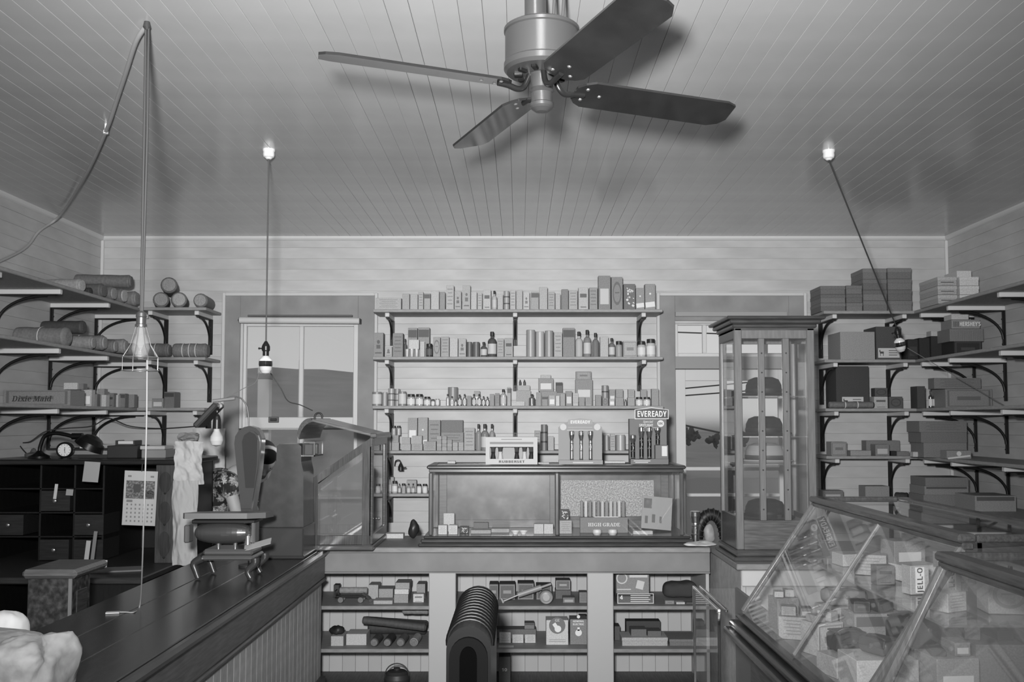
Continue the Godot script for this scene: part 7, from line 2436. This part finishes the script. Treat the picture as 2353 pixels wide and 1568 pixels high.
	lathe(s, [Vector2(0.01, 0), Vector2(0.01, 0.0008), Vector2(0, 0.0008)], Vector3(0, 0.165, 0.06), 16, Basis(Vector3(1, 0, 0), PI / 2))
	done(s, "print", gm(215, 0.6), t).set_meta("kind", "stuff")
	uc("dark striped stand carton at the second post", 1331, 1350, 1417, 6.02, B, 80, 0, 0.08)
	t = uc("dark carton with a price figure on the bottom shelf", 1146, 1173, 1510, 5.82, C, 85, 0, 0.1)
	text(t, "10", 0.018, Vector3(-0.002, 0.115, 0.0505), gm(200), "Droid Sans", true, 0.0006, Basis(), 1.2)
	# last bay
	t = uc("printed lantern carton with round seal in the last bay", 1416, 1492, 1313, 5.88, A, 140, 0, 0.12, 1368)
	s = nb()
	lathe(s, [Vector2(0.034, 0), Vector2(0.034, 0.0008), Vector2(0.027, 0.0008), Vector2(0.027, 0)], Vector3(-0.066, 0.10, 0.06), 24, Basis(Vector3(1, 0, 0), PI / 2))
	bb(s, Vector3(-0.02, 0.105, 0.06), Vector3(0.09, 0.12, 0.0606))
	box(s, Vector3(0.045, 0.06, 0.0604), Vector3(0.045, 0.05, 0.0008), Basis(Vector3(0, 0, 1), -0.25))
	bb(s, Vector3(-0.095, 0.03, 0.06), Vector3(-0.01, 0.036, 0.0606))
	done(s, "print", gm(195, 0.6), t).set_meta("kind", "stuff")
	t = uc("long printed carton with pale border and figure four", 1417, 1504, 1371, 5.78, A, 95, 0, 0.1)
	s = nb()
	for q in [[-0.108, 0.004, 0.108, 0.008], [-0.108, 0.06, 0.108, 0.064], [-0.108, 0.008, -0.104, 0.06], [0.104, 0.008, 0.108, 0.06]]:
		bb(s, Vector3(q[0], q[1], 0.05), Vector3(q[2], q[3], 0.0506))
	for k in 4:
		bb(s, Vector3(-0.03, 0.05 - k * 0.012, 0.05), Vector3(0.088 - 0.01 * (k % 2), 0.055 - k * 0.012, 0.0506))
	done(s, "print", gm(195, 0.6), t).set_meta("kind", "stuff")
	text(t, "4", 0.024, Vector3(-0.085, 0.04, 0.0506), gm(220), "Droid Sans", true, 0.0006)
	uc("white flat box under the lantern carton", 1418, 1492, 1358, 5.99, A, 200, 0, 0.1)
	s = nb()
	blob(s, Vector3(0, 0.05, 0), Vector3(0.2, 0.1, 0.14), 0.02, 0.4, 7, 18, 0.6)
	o = done(s, "wool_cap", gm(60, 0.9))
	o.position = Vector3(wx(1560, 0.5, 5.98), A + 0.004, -5.98)
	tag(o, "dark soft cap lying on the last bay shelf", "cap")
	uc("small grey box before the dark cap", 1528, 1550, 1381, 5.78, A, 140, 9, 0.05)
	uc("small white striped box before the dark cap", 1554, 1574, 1385, 5.78, A, 205, 3, 0.05)
	uc("grey tray at the wing end of the shelf", 1577, 1606, 1386, 5.8, A, 110, 0, 0.05)
	uc("large white lidded box in the last bay", 1429, 1535, 1466, 5.80, B, 175, 0, 0.16, -1.0, 180)
	uc("dark box on the large white box, first of two", 1450, 1486, 1447, 5.84, B, 105, 0, 0.1, 1465.6)
	uc("dark box on the large white box, second of two", 1488, 1520, 1451, 5.84, B, 100, 0, 0.1, 1465.6)
	uc("black box standing behind the white lidded box", 1439, 1518, 1428, 6.02, B, 60, 0, 0.08)
	uc("brown flat box with dark base at the wing end", 1538, 1605, 1470, 5.80, B, 115, 0, 0.2, -1.0, 125)
	uc("dark carton hidden by the second post", 1412, 1425, 1440, 5.95, B, 75, 0, 0.1)

# ---------- goods in the slanted cases ----------
func make_case_goods() -> void:
	var g := "packages inside the slanted cases"
	var deck := 0.745 - 0.029
	var t := thing("case_shelf", "thin glass shelf inside the slanted package case", "shelf")
	var s := nb()
	bb(s, Vector3(1.27, 0.985, -4.29), Vector3(1.705, 0.993, -2.9))
	done(s, "glass_shelf", glass(0.1), t)
	for z in [-4.2, -3.0]:
		simple("shelf_rest", Vector3(1.66, 0.716, z - 0.01), Vector3(1.70, 0.985, z + 0.01), dark_wood(90, "y"), t)
	# [x, z, w, h, d, grey, style, turn, base 0 deck 1 shelf or height, label]
	var L := [
		[1.40, -3.42, 0.075, 0.10, 0.05, 190, 0, 0.25, 0.994, "gelatin carton with upright lettering on the glass shelf"],
		[1.485, -3.36, 0.075, 0.10, 0.05, 195, 0, 0.2, 0.994, "second gelatin carton with upright lettering beside its twin"],
		[1.56, -3.5, 0.1, 0.13, 0.08, 175, 3, -0.2, 0.994, "pale carton behind the gelatin cartons"],
		[1.36, -3.62, 0.07, 0.07, 0.05, 110, 7, 0.1, 0.994, "dark small carton at the shelf edge by the middle bar"],
		[1.52, -3.72, 0.16, 0.06, 0.1, 205, 0, 0.3, 0.994, "white flat box on the glass shelf past the middle bar"],
		[1.40, -3.85, 0.12, 0.08, 0.08, 165, 3, -0.4, 0.994, "pale slanted carton on the glass shelf"],
		[1.58, -3.98, 0.14, 0.12, 0.1, 150, 1, 0.2, 0.994, "grey labelled carton at the back of the glass shelf"],
		[1.42, -4.1, 0.15, 0.05, 0.1, 185, 0, 0.15, 0.994, "long pale box near the far end of the glass shelf"],
		[1.38, -3.12, 0.09, 0.06, 0.07, 200, 3, 0.5, 0.994, "white striped carton at the near end of the glass shelf"],
		[1.55, -3.1, 0.13, 0.12, 0.1, 170, 4, -0.1, 0.994, "pale carton with emblem at the near end of the glass shelf"],
		[1.16, -3.15, 0.2, 0.13, 0.16, 195, 0, 0.05, deck, "wide white tray box at the foot of the package case"],
		[1.37, -3.12, 0.14, 0.14, 0.14, 175, 1, 0.1, deck, "pale labelled box beside the wide white tray box"],
		[1.15, -3.42, 0.16, 0.07, 0.12, 180, 3, 0.3, deck, "pale printed box lying by the middle bar foot"],
		[1.38, -3.42, 0.2, 0.1, 0.16, 120, 0, -0.2, deck, "brown box in the middle of the case deck"],
		[1.16, -3.72, 0.12, 0.12, 0.1, 190, 9, 0.4, deck, "white bordered carton past the middle bar on the deck"],
		[1.36, -3.76, 0.18, 0.15, 0.12, 155, 2, 0.1, deck, "grey banded carton behind the white bordered one"],
		[1.14, -3.98, 0.14, 0.09, 0.1, 170, 3, -0.35, deck, "pale carton turned askew near the far end"],
		[1.36, -4.05, 0.2, 0.12, 0.14, 185, 0, 0.15, deck, "long white box at the far end of the deck"],
		[1.14, -4.18, 0.1, 0.13, 0.09, 145, 7, 0.2, deck, "grey carton in the far corner of the case"],
		[1.56, -3.9, 0.16, 0.14, 0.3, 130, 0, 0.05, deck, "tall brown carton by the back doors of the case"],
		[1.57, -3.3, 0.16, 0.16, 0.3, 140, 0, -0.05, deck, "big brown carton by the back doors near the divide"],
	]
	for q in L:
		var c := carton("case_carton", q[9], Vector3(q[0], q[8] + 0.0005, q[1]), q[2], q[3], q[4], q[5], q[6], g, q[7])
		if q[9].contains("gelatin"):
			text(c, "JELL-O", 0.022, Vector3(0.0, 0.05, 0.0262), gm(60), "Droid Sans", true, 0.0006, Basis(Vector3(0, 0, 1), PI / 2), 0.95)
			s = nb()
			bb(s, Vector3(-0.018, 0.006, 0.025), Vector3(0.018, 0.094, 0.0258))
			done(s, "white_panel", gm(232, 0.6), c)
	# soft dark goods heaped on the boxes
	var B := [
		[1.38, -3.4, 0.17, 0.10, 0.13, 40, deck + 0.102, "black leather pouch heaped on the brown deck box"],
		[1.16, -3.44, 0.13, 0.07, 0.1, 55, deck + 0.072, "dark strapped pouch on the pale printed box"],
		[1.36, -4.05, 0.18, 0.06, 0.12, 130, deck + 0.122, "grey crumpled bag on the long white box"],
		[1.20, -3.585, 0.11, 0.06, 0.08, 70, deck + 0.003, "dark soft bundle on the deck beside the middle bar"],
		[1.24, -3.89, 0.08, 0.06, 0.06, 150, deck + 0.003, "pale paper twist on the deck between cartons"],
		[1.17, -3.15, 0.12, 0.05, 0.09, 75, deck + 0.132, "dark metal toy on the wide white tray box"],
	]
	for k in B.size():
		var q: Array = B[k]
		pouch(q[7], Vector3(q[0], q[6] + 0.001, q[1]), q[2], q[3], q[4], q[5], 0.5 - 0.3 * k, g)
	# loose packets lying on the cartons
	var r := RandomNumberGenerator.new()
	r.seed = 77
	for q in L:
		if q[3] + q[8] > 1.05 and q[8] > 0.9:
			continue
		for k in 2:
			var dx: float = q[2] * (-0.24 + 0.48 * k)
			var off := Vector3(dx, 0, 0).rotated(Vector3.UP, q[7])
			if B.any(func(e): return Vector2(e[0] - q[0], e[1] - q[1]).length() < 0.08):
				continue
			var w2: float = q[2] * r.randf_range(0.3, 0.42)
			var pv: float = [200, 90, 165, 60, 185, 120][r.randi() % 6]
			carton("loose_packet", "%s packet, %s on the %s" % [tone(pv), ORD[k], q[9]], Vector3(q[0] + off.x, q[8] + q[3] + 0.0015, q[1] + off.z), w2, r.randf_range(0.018, 0.05), q[4] * 0.6, pv, [3, 1, 9, 0, 2][r.randi() % 5], "loose packets in the slanted package case", q[7] + r.randf_range(-0.35, 0.35))
	# the nearer case
	deck = 0.72 - 0.029
	var M := [
		[1.22, -2.52, 0.18, 0.12, 0.14, 140, 3, 0.3, "grey printed carton at the post end of the nearer case"],
		[1.45, -2.5, 0.2, 0.22, 0.16, 165, 1, 0.1, "tall pale carton behind the post of the nearer case"],
		[1.16, -2.25, 0.16, 0.15, 0.14, 120, 0, -0.3, "brown carton turned askew in the nearer case"],
		[1.44, -2.22, 0.22, 0.16, 0.18, 150, 9, 0.2, "bordered carton in the middle of the nearer case"],
		[1.22, -1.95, 0.2, 0.1, 0.18, 190, 0, 0.1, "flat white carton in the nearer case"],
		[1.45, -1.9, 0.2, 0.2, 0.2, 110, 4, 0.0, "dark carton with oval emblem in the nearer case"],
	]
	for q in M:
		carton("case_carton", q[8], Vector3(q[0], deck + 0.0005, q[1]), q[2], q[3], q[4], q[5], q[6], g, q[7])
	pouch("black strapped bag on the bordered carton of the nearer case", Vector3(1.45, deck + 0.162, -2.22), 0.18, 0.09, 0.14, 40, 0.2, g)
	# boxes on the shelf ledge behind the cases
	for q in [[2.05, -4.6, 0.3, 0.2, 0.22, 150, "white lidded box on the store table behind the cases"], [2.4, -4.5, 0.3, 0.24, 0.24, 160, "taller pale lidded box on the store table"], [2.1, -3.95, 0.28, 0.26, 0.24, 140, "grey lidded box at the near end of the store table"]]:
		lidded_box(q[6], Vector3(q[0], 0.8805, q[1]), q[2], q[3], q[4], q[5], q[5] + 8, "boxes on the store table", 0.1)
	t = thing("store_table", "long dark table against the wall behind the slanted cases", "table")
	simple("table_top", Vector3(1.88, 0.85, -5.0), Vector3(2.75, 0.88, -3.4), dark_wood(70, "z"), t)
	for q in [[1.92, -4.95], [2.68, -4.95], [1.92, -3.45], [2.68, -3.45]]:
		simple("leg", Vector3(q[0] - 0.03, 0, q[1] - 0.03), Vector3(q[0] + 0.03, 0.85, q[1] + 0.03), dark_wood(60, "y"), t)

func pouch(label: String, p: Vector3, w: float, h: float, d: float, v: float, turn: float, group: String) -> void:
	var t := thing("pouch", label, "pouch", p, group, turn)
	var s := nb()
	blob(s, Vector3(0, h / 2, 0), Vector3(w, h, d), 0.012, 0.8, int(v), 16, 0.45)
	done(s, "body", gm(v, 0.45), t)
	s = nb()
	box(s, Vector3(0, h * 0.8, d * 0.46), Vector3(w * 0.8, h * 0.5, 0.006), Basis(Vector3(1, 0, 0), -0.25), 0.002)
	box(s, Vector3(0, h * 1.0, 0), Vector3(w * 0.8, 0.006, d * 0.85), Basis(), 0.002)
	done(s, "flap", gm(v * 0.8, 0.4), t)
	s = nb()
	tube(s, bez(Vector3(-w * 0.45, h * 0.6, 0), Vector3(-w * 0.4, h * 1.5, d * 0.3), Vector3(w * 0.4, h * 1.4, d * 0.5), Vector3(w * 0.45, h * 0.6, d * 0.1), 10), 0.005, 6)
	done(s, "strap", gm(v * 0.7, 0.4), t)
	s = nb()
	lathe(s, [Vector2(0.009, 0), Vector2(0.008, 0.004), Vector2(0, 0.005)], Vector3(0, h * 0.62, d * 0.52), 10, Basis(Vector3(1, 0, 0), PI / 2))
	done(s, "stud", gm(200, 0.2, 0.9), t)

# ---------- the woman behind the counter ----------
func sd_field(caps: Array, p: Vector3, k: float) -> float:
	var d := 1e9
	for c in caps:
		var pa: Vector3 = p - c[0]
		var ba: Vector3 = c[1] - c[0]
		var h := clampf(pa.dot(ba) / maxf(ba.length_squared(), 1e-9), 0.0, 1.0)
		var e: float = (pa - ba * h).length() - lerpf(c[2], c[3], h)
		var hh := clampf(0.5 + 0.5 * (d - e) / k, 0.0, 1.0)
		d = lerpf(d, e, hh) - k * hh * (1.0 - hh)
	return d

func nets(s: SurfaceTool, caps: Array, cell: float, k: float) -> void:
	var lo := Vector3(1e9, 1e9, 1e9)
	var hi := -lo
	for c in caps:
		var r: float = maxf(c[2], c[3]) + 2.5 * cell
		for e in [c[0], c[1]]:
			lo = lo.min(e - Vector3(r, r, r))
			hi = hi.max(e + Vector3(r, r, r))
	var n := Vector3i(((hi - lo) / cell).ceil()) + Vector3i.ONE
	var val := PackedFloat32Array()
	val.resize(n.x * n.y * n.z)
	val.fill(1.0)
	# visit only nodes near a bone
	for c in caps:
		var r: float = maxf(c[2], c[3]) + 2.2 * cell
		var a := Vector3i(((c[0] as Vector3).min(c[1]) - Vector3(r, r, r) - lo) / cell).clamp(Vector3i.ZERO, n - Vector3i.ONE)
		var b := Vector3i(((c[0] as Vector3).max(c[1]) + Vector3(r, r, r) - lo) / cell).clamp(Vector3i.ZERO, n - Vector3i.ONE)
		for x in range(a.x, b.x + 1):
			for y in range(a.y, b.y + 1):
				for z in range(a.z, b.z + 1):
					var id := (x * n.y + y) * n.z + z
					if val[id] == 1.0:
						val[id] = sd_field(caps, lo + Vector3(x, y, z) * cell, k)
	var vert := {}
	var corner := [Vector3i(0, 0, 0), Vector3i(1, 0, 0), Vector3i(0, 1, 0), Vector3i(1, 1, 0), Vector3i(0, 0, 1), Vector3i(1, 0, 1), Vector3i(0, 1, 1), Vector3i(1, 1, 1)]
	var edges := [[0, 1], [2, 3], [4, 5], [6, 7], [0, 2], [1, 3], [4, 6], [5, 7], [0, 4], [1, 5], [2, 6], [3, 7]]
	for x in n.x - 1:
		for y in n.y - 1:
			for z in n.z - 1:
				var i0 := (x * n.y + y) * n.z + z
				if val[i0] == 1.0:
					continue
				var f := []
				var neg := 0
				for c in corner:
					var v := val[((x + c.x) * n.y + y + c.y) * n.z + z + c.z]
					f.append(v)
					if v < 0:
						neg += 1
				if neg == 0 or neg == 8:
					continue
				var sum := Vector3.ZERO
				var cnt := 0
				for e in edges:
					var fa: float = f[e[0]]
					var fb: float = f[e[1]]
					if (fa < 0) != (fb < 0):
						sum += Vector3(corner[e[0]]).lerp(Vector3(corner[e[1]]), fa / (fa - fb))
						cnt += 1
				var p := lo + (Vector3(x, y, z) + sum / cnt) * cell
				var g := Vector3(sd_field(caps, p + Vector3(0.002, 0, 0), k) - sd_field(caps, p - Vector3(0.002, 0, 0), k), sd_field(caps, p + Vector3(0, 0.002, 0), k) - sd_field(caps, p - Vector3(0, 0.002, 0), k), sd_field(caps, p + Vector3(0, 0, 0.002), k) - sd_field(caps, p - Vector3(0, 0, 0.002), k))
				vert[Vector3i(x, y, z)] = [p, g.normalized()]
	for key in vert:
		for ax in 3:
			var d := Vector3i.ZERO
			d[ax] = 1
			var u := Vector3i.ZERO
			u[(ax + 1) % 3] = 1
			var w := Vector3i.ZERO
			w[(ax + 2) % 3] = 1
			var q: Vector3i = key
			var va := val[(q.x * n.y + q.y) * n.z + q.z]
			var e := q + d
			var vb := val[(e.x * n.y + e.y) * n.z + e.z]
			if (va < 0) == (vb < 0):
				continue
			if vert.has(q - u) and vert.has(q - w) and vert.has(q - u - w):
				var A = vert[q]
				var B = vert[q - u]
				var C = vert[q - u - w]
				var D = vert[q - w]
				tri(s, A[0], B[0], C[0], A[1], B[1], C[1])
				tri(s, A[0], C[0], D[0], A[1], C[1], D[1])

func make_person() -> void:
	var t := thing("person", "person in a floral dress leaning over the counter behind the scale", "person", Vector3(-2.17, 0, -6.62))
	var o := Vector3(-2.17, 0, -6.62)
	var V := func(x: float, y: float, z: float) -> Vector3:
		return Vector3(x, y, z) - o
	var hip: Vector3 = V.call(-2.19, 0.80, -6.62)
	var chest: Vector3 = V.call(-2.06, 1.15, -6.58)
	var neck: Vector3 = V.call(-1.93, 1.25, -6.56)
	var head: Vector3 = V.call(-1.735, 1.325, -6.50)
	var sh1: Vector3 = V.call(-1.945, 1.20, -6.42)
	var sh2: Vector3 = V.call(-1.985, 1.21, -6.73)
	var el1: Vector3 = V.call(-1.86, 0.975, -6.37)
	var el2: Vector3 = V.call(-1.84, 0.98, -6.66)
	var ha1: Vector3 = V.call(-1.66, 0.885, -6.22)
	var ha2: Vector3 = V.call(-1.69, 0.95, -6.50)
	var skin := []
	skin.append([hip, chest, 0.115, 0.105])
	skin.append([chest, neck, 0.08, 0.05])
	skin.append([neck, head + Vector3(-0.03, -0.03, 0), 0.048, 0.048])
	for q in [[sh1, el1, ha1], [sh2, el2, ha2]]:
		skin.append([chest + Vector3(0.02, 0.05, 0), q[0], 0.06, 0.052])
		skin.append([q[0], q[1], 0.047, 0.038])
		skin.append([q[1], q[2] + Vector3(-0.05, 0.012, -0.01), 0.037, 0.024])
	for sz in [0.08, -0.08]:
		var h2 := hip + Vector3(0.0, -0.03, sz)
		var kn: Vector3 = Vector3(hip.x - 0.01, 0.44, hip.z + sz)
		var an: Vector3 = Vector3(hip.x - 0.03, 0.08, hip.z + sz)
		skin.append([h2, kn, 0.085, 0.055])
		skin.append([kn, an, 0.052, 0.033])
		skin.append([an + Vector3(-0.02, -0.04, 0), an + Vector3(0.12, -0.05, 0), 0.034, 0.026])
	var s := nb()
	nets(s, skin, 0.014, 0.03)
	# head, with brow, nose, chin and ears, turned towards the register
	var fw := Vector3(0.40, -0.55, 0.72).normalized()
	var up := Vector3(0.25, 0.9, 0.3)
	up = (up - fw * up.dot(fw)).normalized()
	var sd := fw.cross(up)
	var H := func(f: float, u: float, r: float) -> Vector3:
		return head + fw * f + up * u + sd * r
	var hc := [[H.call(-0.02, 0.03, 0), H.call(0.015, 0.025, 0), 0.082, 0.078], [H.call(0.03, -0.02, 0), H.call(0.045, -0.07, 0), 0.058, 0.032], [H.call(0.082, 0.005, 0), H.call(0.1, -0.03, 0), 0.008, 0.012], [H.call(0.0, -0.01, 0.075), H.call(-0.008, 0.02, 0.08), 0.01, 0.014], [H.call(0.0, -0.01, -0.075), H.call(-0.008, 0.02, -0.08), 0.01, 0.014], [H.call(0.078, -0.05, -0.015), H.call(0.078, -0.05, 0.015), 0.008, 0.008], [H.call(-0.01, -0.05, 0), neck - Vector3(0, 0, 0), 0.045, 0.048]]
	nets(s, hc, 0.006, 0.014)
	# hands: palm, four fingers and a thumb resting on the counter
	for q in [[ha1, 1.0], [ha2, -1.0]]:
		var p: Vector3 = q[0]
		var m: float = q[1]
		var hcaps := [[p + Vector3(-0.06, 0.014, -0.01), p + Vector3(-0.02, 0.008, 0), 0.022, 0.02], [p + Vector3(-0.02, 0.006, -0.022 * m), p + Vector3(0.015, 0.006, -0.026 * m), 0.014, 0.013], [p + Vector3(-0.02, 0.006, 0.018 * m), p + Vector3(0.015, 0.006, 0.02 * m), 0.014, 0.013]]
		for k in 4:
			var fz: float = (-0.027 + k * 0.018) * m
			var fl: float = [0.052, 0.062, 0.058, 0.046][k]
			hcaps.append([p + Vector3(0.012, 0.008, fz), p + Vector3(0.012 + fl * 0.5, 0.014, fz * 1.15), 0.0095, 0.0088])
			hcaps.append([p + Vector3(0.012 + fl * 0.5, 0.014, fz * 1.15), p + Vector3(0.012 + fl, -0.008, fz * 1.2), 0.0088, 0.0075])
		hcaps.append([p + Vector3(-0.03, 0.004, 0.024 * m), p + Vector3(0.0, -0.002, 0.046 * m), 0.012, 0.01])
		hcaps.append([p + Vector3(0.0, -0.002, 0.046 * m), p + Vector3(0.028, -0.008, 0.05 * m), 0.01, 0.008])
		nets(s, hcaps, 0.004, 0.006)
	done(s, "body", gm(178, 0.55), t)
	# dress: bodice, puffed sleeves and flared skirt
	s = nb()
	var dr := [[hip + Vector3(0, 0.05, 0), chest, 0.135, 0.13], [chest, neck + Vector3(-0.035, -0.05, 0), 0.115, 0.075], [hip, hip + Vector3(-0.02, -0.2, 0), 0.15, 0.19], [hip + Vector3(-0.02, -0.2, 0), hip + Vector3(-0.03, -0.42, 0.03), 0.19, 0.21], [chest + Vector3(0.01, 0.04, 0.06), sh1 + Vector3(0.005, -0.02, 0.0), 0.07, 0.068], [chest + Vector3(0.01, 0.04, -0.06), sh2 + Vector3(0.005, -0.02, 0), 0.07, 0.068], [sh1, sh1.lerp(el1, 0.3), 0.064, 0.056], [sh2, sh2.lerp(el2, 0.3), 0.064, 0.056]]
	nets(s, dr, 0.014, 0.05)
	var fm := StandardMaterial3D.new()
	fm.resource_name = "floral_cloth"
	fm.albedo_texture = tx.floral
	fm.uv1_triplanar = true
	fm.uv1_scale = Vector3(3.4, 3.4, 3.4)
	fm.roughness = 0.85
	done(s, "dress", fm, t)
	# hair with a white ribbon
	s = nb()
	nets(s, [[H.call(-0.035, 0.06, 0), H.call(0.02, 0.075, 0), 0.085, 0.075], [H.call(-0.05, 0.02, 0.03), H.call(-0.06, -0.06, 0.02), 0.075, 0.05], [H.call(-0.05, 0.02, -0.03), H.call(-0.06, -0.06, -0.02), 0.075, 0.05], [H.call(0.0, 0.05, 0.06), H.call(-0.02, -0.04, 0.075), 0.03, 0.028], [H.call(0.0, 0.05, -0.06), H.call(-0.02, -0.04, -0.075), 0.03, 0.028]], 0.008, 0.02)
	done(s, "hair", gm(24, 0.5), t)
	s = nb()
	var rib := []
	for k in 13:
		var a := -1.5 + 3.0 * k / 12
		rib.append(H.call(0.035, 0.04 + 0.108 * cos(a), sin(a) * 0.1))
	tube(s, rib, 0.014, 8)
	done(s, "ribbon", gm(215, 0.7), t)
	for r in [-0.03, 0.03]:
		s = nb()
		lathe(s, [Vector2(0, -0.009), Vector2(0.009, -0.004), Vector2(0.01, 0.002), Vector2(0, 0.006)], H.call(0.078, 0.012, r), 10)
		done(s, "eye", gm(60, 0.2), t)
	for sz in [0.08, -0.08]:
		s = nb()
		nets(s, [[Vector3(hip.x - 0.06, 0.035, hip.z + sz), Vector3(hip.x + 0.1, 0.03, hip.z + sz), 0.042, 0.032]], 0.012, 0.01)
		done(s, "shoe", gm(40, 0.4), t)
